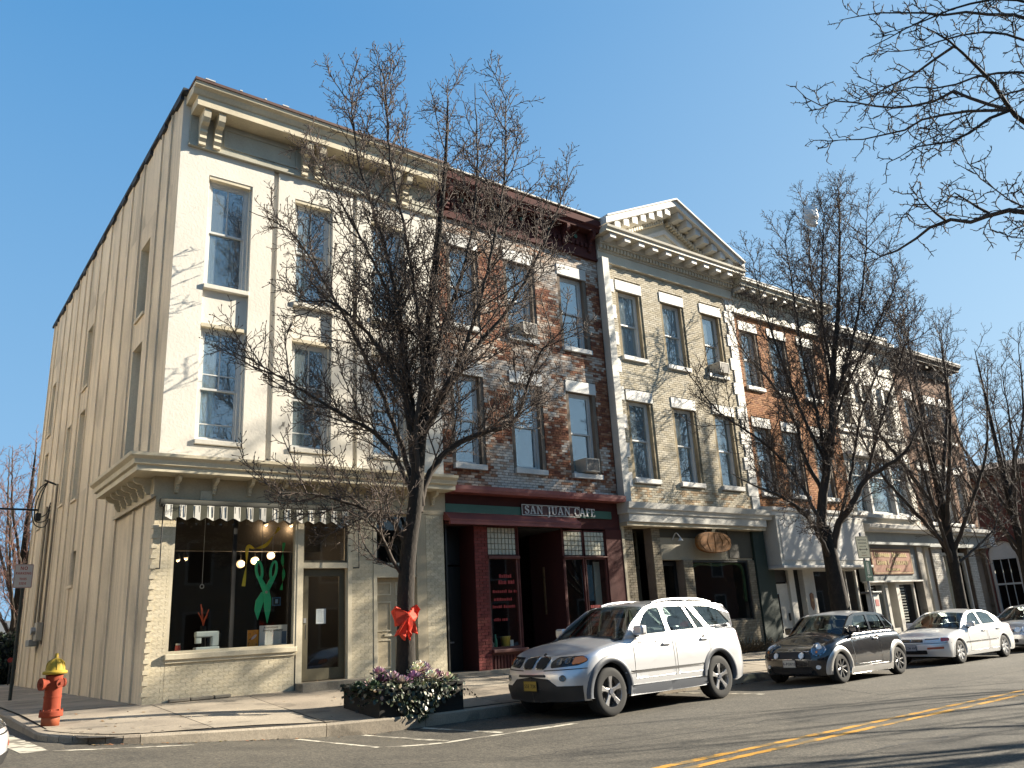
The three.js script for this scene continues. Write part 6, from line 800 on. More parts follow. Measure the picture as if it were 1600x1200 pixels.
  panel(outline, holes, side, depth = 0.035, inset = 0) { // a piece of the cabin side
    const s = poly(densify(outline)); for (const h of holes) s.holes.push(poly(densify(h)));
    const g = new THREE.ExtrudeGeometry(s, { depth, bevelEnabled: false }), p = g.attributes.position; for (let i = 0; i < p.count; i++) p.setZ(i, side * (this.zG(p.getX(i), p.getY(i)) - depth - inset + p.getZ(i))); g.computeVertexNormals(); return g;
  }
  roof(x0, x1, crown) { const pos = [], idx = [], A = 30, K = 16; for (let i = 0; i <= A; i++) { const x = mix(x0, x1, i / A), y = this.yrail(x), z = this.zG(x, y) - 0.005; for (let k = 0; k <= K; k++) { const q = k / K * 2 - 1; pos.push(x - 0.06 * (1 - q * q) * clamp(1 - i / 8, 0, 1) + 0.03 * (1 - q * q) * clamp(i / 8 - (A / 8 - 1), 0, 1), y + crown * (1 - q * q) * (0.4 + 0.6 * Math.sin(Math.PI * clamp(i / A, 0.12, 0.88))), q * z); } if (i) for (let k = 0; k < K; k++) { const a = (i - 1) * (K + 1) + k, b = a + K + 1; idx.push(a, a + 1, b + 1, a, b + 1, b); } } return indexed(pos, idx); }
  screen(a, b, bulge, crownTop, inset, t = 0, k0 = -1, k1 = 1, v0 = 0, v1 = 1) { // glass or frame between the two pillars; a bottom [x, y], b top [x, y]
    const pos = [], idx = [], A = 12, K = 20, d = Math.sign(bulge); for (let i = 0; i <= A; i++) { const v = mix(v0, v1, i / A), x = mix(a[0], b[0], v), y = mix(a[1], b[1], v), z = this.zG(x, y) - inset; for (let k = 0; k <= K; k++) { const q = mix(k0, k1, k / K); pos.push(x - bulge * (1 - q * q) - t * d, y + (crownTop * v + 0.02 * (1 - v)) * (1 - q * q) + t * 0.6, q * z); } if (i) for (let k = 0; k < K; k++) { const c = (i - 1) * (K + 1) + k, e = c + K + 1; idx.push(c, c + 1, e + 1, c, e + 1, e); } } return indexed(pos, idx);
  }
  patch(outline, map, side, t = 0.006) { // a plate, lens or trim piece that follows the body skin
    const dn = densify(outline, 0.05), sg = new THREE.ShapeGeometry(poly(dn)), src = sg.attributes.position, tri = []; const ix = sg.index.array;
    const split = (a, b, c, n) => { const l = (p, q) => Math.hypot(p[0] - q[0], p[1] - q[1]); if (n > 5 || Math.max(l(a, b), l(b, c), l(c, a)) < 0.07) { tri.push(a, b, c); return; } const m = (p, q) => [(p[0] + q[0]) / 2, (p[1] + q[1]) / 2], L = [l(a, b), l(b, c), l(c, a)], k = L.indexOf(Math.max(...L)); if (k === 0) { const q = m(a, b); split(a, q, c, n + 1); split(q, b, c, n + 1); } else if (k === 1) { const q = m(b, c); split(a, b, q, n + 1); split(a, q, c, n + 1); } else { const q = m(c, a); split(a, b, q, n + 1); split(q, b, c, n + 1); } };
    for (let i = 0; i < ix.length; i += 3) split(...[0, 1, 2].map((k) => [src.getX(ix[i + k]), src.getY(ix[i + k])]), 0);
    const at = ([a, y], h) => { const s = map(a), e = 0.01, sd = typeof side === 'function' ? side(a) : side, p = this.P(s, y, sd), u = this.P(s + e, y, sd), u0 = this.P(Math.max(0, s - e), y, sd), v = this.P(s, y + e, sd), v0 = this.P(s, y - e, sd); const U = [u[0] - u0[0], u[1] - u0[1], u[2] - u0[2]], V2 = [v[0] - v0[0], v[1] - v0[1], v[2] - v0[2]]; let n = [U[1] * V2[2] - U[2] * V2[1], U[2] * V2[0] - U[0] * V2[2], U[0] * V2[1] - U[1] * V2[0]]; const l = Math.hypot(...n) || 1; n = n.map((q) => q / l); const out = n[2] * sd + (p[0] < 0.6 ? -n[0] : p[0] > this.L - 0.6 ? n[0] : 0) < 0 ? -1 : 1; return p.map((q, i) => q + n[i] * h * out); };
    const pos = []; for (let i = 0; i < tri.length; i++) pos.push(...at(tri[i], t)); for (let i = 0; i < dn.length; i++) { const a = dn[i], b = dn[(i + 1) % dn.length], A0 = at(a, t), B0 = at(b, t), A1 = at(a, -0.01), B1 = at(b, -0.01); pos.push(...A0, ...B0, ...B1, ...A0, ...B1, ...A1); }
    const g = new THREE.BufferGeometry(); g.setAttribute('position', new THREE.Float32BufferAttribute(pos, 3)); const w = mergeVertices(g, 1e-4); w.computeVertexNormals(); return w;
  }
}
function addWheel(c, t, x, z, R, w, style, side) {
  const prof = [[R * 0.62, -w / 2], [R * 0.8, -w / 2 - 0.006], [R * 0.95, -w / 2 + 0.005], [R, -w / 2 + 0.035], [R, w / 2 - 0.035], [R * 0.95, w / 2 - 0.005], [R * 0.8, w / 2 + 0.006], [R * 0.62, w / 2]];
  const T2 = c.part('tyre', new THREE.LatheGeometry(prof.map(([r, y]) => new THREE.Vector2(r, y)), 48).rotateX(Math.PI / 2).translate(x, R, z), CM.tyre, t); T2.name = 'wheel';
  const zo = z + side * (w / 2 - 0.012), rr2 = R * style.rim, sp = [];
  c.part('rim', new THREE.LatheGeometry([[rr2 * 0.9, -0.1], [rr2 * 0.93, 0], [rr2, 0.004], [rr2 * 1.01, -0.012], [rr2 * 0.97, -0.12]].map(([r, y]) => new THREE.Vector2(r, y)), 40).rotateX(Math.PI / 2).scale(1, 1, side).translate(x, R, zo), style.mat, T2);
  c.part('brake', new THREE.CylinderGeometry(rr2 * 0.9, rr2 * 0.9, 0.02, 32).rotateX(Math.PI / 2).translate(x, R, zo - side * 0.11), std([0.03, 0.03, 0.03], 0.6), T2);
  for (let i = 0; i < style.n; i++) { const a0 = i / style.n * Math.PI * 2 + (style.rot ?? 0.3); for (const da of style.split ? [-style.split, style.split] : [0]) { const a = a0 + da, s = poly([[rr2 * 0.12, -style.w0], [rr2 * 0.5, -style.wm ?? -style.w1], [rr2 * 0.95, -style.w1], [rr2 * 0.95, style.w1], [rr2 * 0.5, style.wm ?? style.w1], [rr2 * 0.12, style.w0]]), g = new THREE.ExtrudeGeometry(s, { depth: 0.022, bevelEnabled: true, bevelSize: 0.006, bevelThickness: 0.008, bevelSegments: 2 }); const p = g.attributes.position; for (let k = 0; k < p.count; k++) p.setZ(k, p.getZ(k) - 0.045 + 0.028 * p.getX(k) / rr2); g.computeVertexNormals(); g.rotateZ(a).scale(1, 1, side); c.part('spoke', g.translate(x, R, zo), style.mat, T2); } }
  c.part('hub_cap', new THREE.CylinderGeometry(rr2 * 0.17, rr2 * 0.2, 0.03, 20).rotateX(side * Math.PI / 2).translate(x, R, zo - side * 0.012), style.hub ?? style.mat, T2);
}
function makeCar(o) {                                       // o: Car parameters plus colours and fittings
  const c = new Car(o), t = thing(o.name, o.label, 'car', o.at, undefined), B = t.position, mat = o.paint;
  baseOf.set(t, new THREE.Vector3());                       // parts are built in the car's own frame
  c.part = (n, g, m, p = t) => build(n, g, m, p);
  const own = (g) => { g = g.index ? g : mergeVertices(g); return g; };
  const smoothMesh = (n, gs, m) => { const list = gs.map((g) => { const q = g.index ? g.clone() : mergeVertices(g); if (q.attributes.uv) q.deleteAttribute('uv'); q.setAttribute('uv', new THREE.Float32BufferAttribute(new Float32Array(q.attributes.position.count * 2), 2)); return q; }); const me = shade(new THREE.Mesh(mergeGeometries(list), m)); me.name = n; t.add(me); baseOf.set(me, new THREE.Vector3()); return me; };
  const ws = [o.wsBase, o.wsTop], rg = [o.rgBase, o.rgTop];
  smoothMesh('body', [c.skin(), c.cap(0, o.cowl, o.hoodCrown), c.cap(o.deck, o.L, o.deckCrown ?? (() => 0.02))], mat);
  smoothMesh('roof', [c.roof(o.wsTop[0], o.rgTop[0], o.roofCrown ?? 0.06)], o.roofPaint ?? mat);
  for (const s of [1, -1]) { const fr = c.part('cabin_frame', c.panel(o.cabin, o.windows, s), o.pillarPaint ?? mat); o.windows.forEach((w) => c.part('side_window', c.panel(w, [], s, 0.006, 0.014), o.glass ?? gl, fr)); if (o.pillars) o.pillars.forEach((w) => c.part('pillar', c.panel(w, [], s, 0.01, -0.002), CM.black, fr)); }
  c.part('windscreen', c.screen(ws[0], ws[1], 0.14, 0.05, 0.035), o.glass ?? gl); c.part('rear_window', c.screen(rg[0], rg[1], -(o.rearBulge ?? 0.1), 0.05, 0.035), o.glass ?? gl);
  for (const k of [-0.86, 0.1]) c.part('wiper', c.screen(ws[0], ws[1], 0.14, 0.05, 0.05, 0.014, k, k + 0.72, 0.02, 0.055), CM.rubber);
  c.part('cowl_panel', c.screen([ws[0][0] - 0.1, ws[0][1] - 0.02], [ws[0][0] + 0.03, ws[0][1] + 0.012], 0.14, 0.0, 0.05), CM.rubber);
  // cabin
  const W2 = o.W / 2, bl = c.ybelt((o.wsBase[0] + o.rgBase[0]) / 2); c.part('cabin_floor', bx(o.wsBase[0] - 0.25, o.L - 0.35, 0.3, bl - 0.32, -W2 + 0.14, W2 - 0.14), CM.cabin); c.part('dashboard', rbx(o.wsBase[0] + 0.08, o.wsBase[0] + 0.55, bl - 0.34, bl - 0.02, -W2 + 0.16, W2 - 0.16, 0.06), CM.cabin);
  c.part('rear_shelf', bx(o.rgBase[0] - 0.35, o.rgBase[0] - 0.01, bl - 0.12, bl - 0.08, -W2 + 0.2, W2 - 0.2), CM.cabin);
  for (const [x, k] of [[o.seat, 1], [o.seat + 0.95, 1]]) for (const z of [-0.36, 0.36]) { const s = c.part('seat', rbx(x, x + 0.16, 0.5, bl + 0.08, z - 0.24, z + 0.24, 0.06).applyMatrix4(new THREE.Matrix4().makeShear(0, 0, 0.0, 0, 0, 0)), CM.seat); c.part('headrest', rbx(x + 0.06, x + 0.16, bl + 0.1, bl + 0.28, z - 0.13, z + 0.13, 0.045), CM.seat, s); }
  c.part('steering_wheel', new THREE.TorusGeometry(0.18, 0.018, 8, 24).rotateY(Math.PI / 2).rotateZ(-0.45).translate(o.seat - 0.5, bl - 0.06, 0.36), CM.cabin);
  c.part('mirror_inside', rbx(o.wsTop[0] + 0.08, o.wsTop[0] + 0.11, o.wsTop[1] - 0.16, o.wsTop[1] - 0.08, -0.12, 0.12, 0.012), CM.cabin);
  c.part('underbody', bx(0.35, o.L - 0.35, o.clear ?? 0.2, 0.5, -W2 + 0.32, W2 - 0.32), CM.cabin);
  for (const [x, y, r] of o.arches) for (const s of [1, -1]) { c.part('wheel_well', new THREE.CylinderGeometry(r + 0.005, r + 0.005, 0.3, 28, 1, true, 0, Math.PI).rotateZ(Math.PI / 2).rotateY(Math.PI / 2).translate(x, y, s * (W2 - 0.19)), CM.cabin);
    const lip = [], li = [], NL = 26, wd = o.lipW ?? 0.03, out = o.lipOut ?? 0.006, a0 = -0.5; for (let i = 0; i <= NL; i++) { const a = mix(a0, Math.PI - a0, i / NL), cs = Math.cos(a), sn = Math.sin(a), P = (rad, of) => { const px = x + cs * rad, py = Math.max(o.lipMin ?? 0.24, y + sn * rad), q = c.P(c.sX(px), Math.min(py, c.yt(px) - 0.02), s); return [px, py, q[2] + s * of]; }; lip.push(...P(r - 0.012, -0.05), ...P(r - 0.012, out), ...P(r + wd * 0.6, out + 0.004), ...P(r + wd, 0.0)); if (i) for (let k = 0; k < 3; k++) { const b = (i - 1) * 4 + k; li.push(b, b + 1, b + 5, b, b + 5, b + 4); } }
    smoothMesh('arch_lip', [indexed(lip, li)], o.lipMat ?? mat); }
  for (const [x, , ] of o.arches) for (const s of [1, -1]) addWheel(c, t, x, s * (W2 - (o.tyreW ?? 0.22) / 2 - 0.015), o.R, o.tyreW ?? 0.22, o.rim, s);
  for (const s of [1, -1]) { // doors, handles, mirrors
    const dm = o.doorPaint ?? mat; o.doors.forEach((d) => { c.part('door_seam', c.patch(d.map(([x, y]) => [x, y]), (a) => c.sX(a), s, 0.0015), CM.seam); const cx = d.reduce((q, p) => q + p[0], 0) / d.length, cy = d.reduce((q, p) => q + p[1], 0) / d.length, D = smoothMesh('door', [c.patch(d.map(([x, y]) => [x + Math.sign(cx - x) * 0.008, y + Math.sign(cy - y) * 0.008]), (a) => c.sX(a), s, 0.0035)], dm); });
    o.handles.forEach(([x, y]) => { const z = c.P(c.sX(x), y, 1)[2]; c.part('door_handle', rbx(x - 0.1, x + 0.1, y - 0.018, y + 0.018, s * (z + 0.012) - 0.02, s * (z + 0.012) + 0.02, 0.012), o.handleMat ?? mat); });
    const [mx, my] = o.mirror, mz = c.zG(mx, my); const mm = c.part('door_mirror', rbx(mx - 0.08, mx + 0.06, my - 0.075, my + 0.085, s * (mz + 0.13) - 0.11, s * (mz + 0.13) + 0.11, 0.045, 3), o.mirrorPaint ?? mat); c.part('stalk', rbx(mx - 0.03, mx + 0.04, my - 0.1, my - 0.05, s * (mz + 0.02) - 0.06, s * (mz + 0.02) + 0.06, 0.015), CM.rubber, mm);
    (o.trims ?? []).forEach(([n, pts, m, th, mode]) => c.part(n, c.patch(pts, mode === 'nose' ? (a) => c.sZ(a) : (a) => c.sX(a), s, th), m));
  }
  (o.fronts ?? []).forEach(([n, pts, m, th, lab]) => { const q = c.part(n, c.patch(pts, (a) => c.sZ(a), (a) => (a < 0 ? -1 : 1), th), m); if (lab) q.userData.label = lab; });
  if (o.extra) o.extra(c, t);
  if (o.plate) { const [px, y, text, bg, fg, sub] = o.plate, cv = document.createElement('canvas'); cv.width = 256; cv.height = 128; const g = cv.getContext('2d'); g.fillStyle = bg; g.fillRect(0, 0, 256, 128); g.strokeStyle = fg; g.lineWidth = 5; g.strokeRect(4, 4, 248, 120); g.fillStyle = fg; g.textAlign = 'center'; g.font = 'bold 64px sans-serif'; g.fillText(text, 128, 88); g.font = '20px sans-serif'; g.fillText(sub ?? '', 128, 28); const tx = new THREE.CanvasTexture(cv); tx.colorSpace = THREE.SRGBColorSpace; const p = c.part('number_plate', bx(px - 0.008, px, y - 0.078, y + 0.078, -0.155, 0.155), CM.rubber); const pg = shade(new THREE.Mesh(new THREE.PlaneGeometry(0.305, 0.152).rotateY(-Math.PI / 2).translate(px - 0.0105, y, 0), std([0.75, 0.75, 0.75], 0.5, { map: tx }))); pg.name = 'print'; p.add(pg); }
  t.rotation.y = o.turn ?? 0; t.scale.setScalar(o.scale ?? 1); return t;
}
// silver sport utility
{
  const silver = paint([0.56, 0.57, 0.59], 0.7, 0.4), grey = std([0.1, 0.11, 0.13], 0.5);
  const win1 = roundPoly([[1.62, 1.17], [2.42, 1.19], [2.42, 1.6], [2.18, 1.595], [1.98, 1.5]], 0.05), win2 = roundPoly([[2.52, 1.195], [3.22, 1.215], [3.05, 1.61], [2.52, 1.605]], 0.04), win2b = roundPoly([[3.27, 1.216], [3.5, 1.225], [3.2, 1.6], [3.12, 1.61]], 0.02), win3 = roundPoly([[3.62, 1.235], [4.3, 1.27], [4.08, 1.52], [3.82, 1.585], [3.36, 1.605]], 0.05);
  makeCar({
    name: 'sport_utility_car', label: 'silver sport utility car parked beside the flower planter', at: [9.66, 0, -12.36], turn: 0.06, scale: 1.15, L: 4.67, W: 1.87, Rn: 0.62, Rt: 0.5, nn: 2.7, nt: 3.0, sh: 0.1, tumble: 0.34, gin: 0.07, clear: 0.22,
    top: [[0, 0.92], [0.5, 1.02], [1.0, 1.08], [1.5, 1.13], [2.6, 1.15], [4.2, 1.2], [4.67, 1.2]], bottom: [[0, 0.3], [0.5, 0.26], [4.2, 0.28], [4.67, 0.4]], belt: [[1.25, 1.12], [2.6, 1.16], [4.6, 1.22]], rail: [[1.9, 1.56], [2.2, 1.645], [2.7, 1.68], [3.6, 1.675], [4.1, 1.62], [4.4, 1.55]],
    wf: (y) => 1 - 0.05 * Math.pow(clamp((0.55 - y) / 0.35, 0, 1), 2) - 0.05 * Math.pow(clamp((y - 0.75) / 0.5, 0, 1), 1.6), noff: (y) => 0.26 * Math.pow(clamp((y - 0.62) / 0.35, 0, 1), 1.4) + 0.06 * clamp((0.45 - y) / 0.2, 0, 1), toff: (y) => 0.1 * clamp((y - 0.75) / 0.4, 0, 1) + 0.06 * clamp((0.5 - y) / 0.2, 0, 1),
    arches: [[0.84, 0.38, 0.43], [3.66, 0.38, 0.43]], R: 0.365, tyreW: 0.25, lipW: 0.085, lipOut: 0.02, lipMat: grey, lipMin: 0.3,
    cowl: 1.28, deck: 4.5, hoodCrown: (x, q) => 0.08 * smooth(0, 0.5, x) + 0.012 * smooth(0.45, 0.55, 0.75 - Math.abs(Math.abs(q) - 0.1)), wsBase: [1.28, 1.13], wsTop: [2.08, 1.615], rgBase: [4.6, 1.22], rgTop: [4.16, 1.6], paint: silver,
    cabin: [[1.25, 1.06], [2.6, 1.08], [3.6, 1.12], [4.6, 1.12], [4.52, 1.38], [4.26, 1.6], [4.1, 1.63], [3.6, 1.675], [2.7, 1.685], [2.25, 1.655], [2.02, 1.6], [1.6, 1.36]], windows: [win1, win2, win2b, win3], pillars: [roundPoly([[2.43, 1.19], [2.51, 1.192], [2.51, 1.605], [2.43, 1.603]], 0.01)],
    doors: [[[1.42, 0.5], [2.44, 0.5], [2.44, 1.1], [1.42, 1.06]], [[2.5, 0.5], [3.3, 0.5], [3.42, 0.7], [3.5, 1.12], [2.5, 1.1]]], handles: [[2.25, 1.0], [3.3, 1.03]], handleMat: silver, mirror: [1.62, 1.24], seat: 2.15,
    rim: { n: 5, rim: 0.68, w0: 0.03, wm: 0.02, w1: 0.042, mat: CM.alloy, rot: 0.35, hub: std([0.1, 0.11, 0.14], 0.4) },
    trims: [['side_moulding', [[1.28, 0.6], [3.2, 0.6], [3.2, 0.635], [1.28, 0.635]], CM.rubber, 0.012], ['sill', [[1.26, 0.27], [3.24, 0.27], [3.24, 0.42], [1.26, 0.42]], grey, 0.03], ['rear_lamp', roundPoly([[4.42, 0.95], [4.66, 0.95], [4.66, 1.15], [4.5, 1.17]], 0.03), CM.red, 0.006], ['side_lamp', roundPoly([[1.18, 0.6], [1.3, 0.6], [1.3, 0.655], [1.18, 0.655]], 0.01), CM.lens, 0.012],
      ['lower_bumper', [[0.32, 0.28], [0.86, 0.28], [0.86, 0.5], [0.52, 0.5], [0.36, 0.6], [0, 0.63], [0, 0.26], [0.2, 0.26]], CM.rubber, 0.012, 'nose'],
      ['headlamp', roundPoly([[0.36, 0.755], [0.8, 0.79], [0.89, 0.85], [0.84, 0.925], [0.42, 0.915], [0.33, 0.84]], 0.04), std([0.03, 0.03, 0.032], 0.15, {}), 0.004, 'nose'],
      ['reflector', ell(0.5, 0.835, 0.046, 0.046), CM.lampIn, 0.014, 'nose'], ['reflector', ell(0.63, 0.85, 0.042, 0.042), CM.lampIn, 0.014, 'nose'], ['indicator', roundPoly([[0.7, 0.8], [0.82, 0.815], [0.88, 0.855], [0.83, 0.91], [0.71, 0.9]], 0.03), CM.amber, 0.012, 'nose'],
      ['fog_lamp', ell(0.62, 0.61, 0.05, 0.045), CM.black, 0.016, 'nose'], ['bumper_line', [[0.24, 0.715], [0.93, 0.74], [0.93, 0.752], [0.24, 0.727]], CM.seam, 0.004, 'nose'],
      ['kidney_frame', roundPoly([[0.02, 0.735], [0.265, 0.735], [0.3, 0.9], [0.02, 0.925]], 0.06), CM.chrome, 0.012, 'nose'], ['kidney_grille', roundPoly([[0.04, 0.75], [0.25, 0.75], [0.28, 0.886], [0.04, 0.908]], 0.05), CM.seam, 0.017, 'nose']],
    fronts: [['badge', ell(0, 0.945, 0.032, 0.02, 16), CM.black, 0.012], ['lower_intake', roundPoly([[-0.3, 0.66], [0.3, 0.66], [0.3, 0.63], [-0.3, 0.63]], 0.01), CM.rubber, 0.02]],
    plate: [-0.03, 0.5, 'SSE 73K', '#b99a38', '#3a2508', ''],
    extra: (c, t) => { for (const s of [1, -1]) { const rail = []; for (let i = 0; i <= 10; i++) { const x = mix(2.35, 4.0, i / 10), y = c.yrail(x); rail.push([x, y + 0.025 + 0.035 * Math.sin(Math.PI * i / 10) ** 0.5, s * (c.zG(x, y) - 0.06)]); } c.part('roof_rail', tube(rail, 0.02, 30, 8), silver); } c.part('antenna_fin', rbx(3.95, 4.1, 1.69, 1.75, -0.02, 0.02, 0.015), silver); },
  });
}
// dark compact hatchback with silver wheel arches
{
  const dark = paint([0.02, 0.02, 0.022], 0.2, 0.2), arch = paint([0.55, 0.54, 0.52], 0.5, 0.35);
  makeCar({
    name: 'hatchback_car', label: 'dark grey compact hatchback with pale wheel arches and round headlamps', at: [16.85, 0, -11.95], turn: 0.03, scale: 1.07, L: 3.7, W: 1.69, Rn: 0.55, Rt: 0.42, nn: 2.35, nt: 2.6, sh: 0.13, tumble: 0.2, gin: 0.09, clear: 0.15,
    top: [[0, 0.74], [0.35, 0.86], [0.8, 0.93], [1.2, 0.96], [2.6, 0.99], [3.7, 0.98]], bottom: [[0, 0.2], [0.4, 0.17], [3.3, 0.17], [3.7, 0.26]], belt: [[1.1, 0.95], [2.4, 0.98], [3.6, 1.0]], rail: [[1.6, 1.32], [1.85, 1.385], [2.3, 1.405], [2.8, 1.38], [3.2, 1.31]],
    wf: (y) => 1 - 0.07 * Math.pow(clamp((0.45 - y) / 0.3, 0, 1), 2) - 0.09 * Math.pow(clamp((y - 0.55) / 0.45, 0, 1), 1.6), noff: (y) => 0.3 * Math.pow(clamp((y - 0.52) / 0.36, 0, 1), 1.5) + 0.05 * clamp((0.35 - y) / 0.15, 0, 1), toff: (y) => 0.12 * clamp((y - 0.6) / 0.4, 0, 1),
    arches: [[0.66, 0.31, 0.345], [3.12, 0.31, 0.345]], R: 0.305, tyreW: 0.2, lipW: 0.1, lipOut: 0.022, lipMat: arch, lipMin: 0.2,
    cowl: 1.05, deck: 3.5, hoodCrown: (x, q) => 0.1 * smooth(0, 0.5, x) + 0.03 * smooth(0.55, 0.62, x) * smooth(0.8, 0.7, x) * smooth(0.4, 0.3, Math.abs(q)), wsBase: [1.12, 0.97], wsTop: [1.66, 1.345], rgBase: [3.52, 1.01], rgTop: [3.0, 1.32], paint: dark, roofPaint: paint([0.6, 0.61, 0.62], 0.4, 0.3), pillarPaint: CM.black, rearBulge: 0.06,
    cabin: [[1.08, 0.9], [2.4, 0.92], [3.56, 0.94], [3.32, 1.15], [3.06, 1.335], [2.8, 1.38], [2.3, 1.408], [1.85, 1.39], [1.6, 1.33], [1.3, 1.13]], windows: [roundPoly([[1.42, 1.0], [2.28, 1.02], [2.28, 1.345], [1.8, 1.335]], 0.05), roundPoly([[2.36, 1.02], [3.0, 1.035], [2.86, 1.32], [2.36, 1.345]], 0.05), roundPoly([[3.06, 1.04], [3.34, 1.05], [3.05, 1.28], [2.93, 1.31]], 0.03)],
    doors: [[[1.2, 0.34], [2.36, 0.34], [2.42, 0.9], [1.2, 0.88]]], handles: [[2.2, 0.83]], handleMat: CM.chrome, mirror: [1.42, 1.05], mirrorPaint: dark, seat: 1.85,
    rim: { n: 8, rim: 0.72, w0: 0.016, wm: 0.012, w1: 0.018, mat: std([0.3, 0.3, 0.3], 0.3, { metalness: 0.8 }), rot: 0.2 },
    trims: [['sill', roundPoly([[0.98, 0.17], [2.8, 0.17], [2.8, 0.3], [0.98, 0.3]], 0.03), arch, 0.03], ['headlamp_rim', ell(0.6, 0.7, 0.13, 0.125), CM.chrome, 0.012, 'nose'], ['headlamp', ell(0.6, 0.7, 0.112, 0.108), CM.lampIn, 0.022, 'nose'], ['reflector', ell(0.615, 0.735, 0.05, 0.048), CM.lens, 0.034, 'nose'], ['indicator', ell(0.58, 0.645, 0.02, 0.02), CM.amber, 0.034, 'nose'], ['spot_lamp_rim', ell(0.3, 0.575, 0.064, 0.06), CM.chrome, 0.045, 'nose'], ['spot_lamp', ell(0.3, 0.575, 0.05, 0.047), CM.lens, 0.055, 'nose'], ['fog_lamp', ell(0.6, 0.36, 0.045, 0.04), CM.lens, 0.014, 'nose'], ['belt_trim', [[1.1, 0.945], [3.4, 0.965], [3.4, 0.985], [1.1, 0.962]], CM.chrome, 0.004], ['rear_lamp', roundPoly([[3.5, 0.62], [3.64, 0.62], [3.64, 0.85], [3.5, 0.85]], 0.03), CM.red, 0.008]],
    fronts: [['upper_grille', roundPoly([[-0.5, 0.52], [0.5, 0.52], [0.46, 0.63], [0.3, 0.655], [-0.3, 0.655], [-0.46, 0.63]], 0.04), CM.rubber, 0.012], ['grille_bar', roundPoly([[-0.46, 0.508], [0.46, 0.508], [0.46, 0.522], [-0.46, 0.522]], 0.005), CM.chrome, 0.024], ['grille_bar', roundPoly([[-0.44, 0.655], [0.44, 0.655], [0.44, 0.667], [-0.44, 0.667]], 0.005), CM.chrome, 0.02], ['winged_badge', roundPoly([[-0.07, 0.69], [0.07, 0.69], [0.08, 0.71], [0, 0.72], [-0.08, 0.71]], 0.01), CM.chrome, 0.012], ['lower_intake', roundPoly([[-0.45, 0.24], [0.45, 0.24], [0.5, 0.36], [-0.5, 0.36]], 0.04), CM.rubber, 0.012]],
    plate: [-0.01, 0.43, 'A-POK1S', '#d8d8cc', '#1d2a50', ''],
  });
}
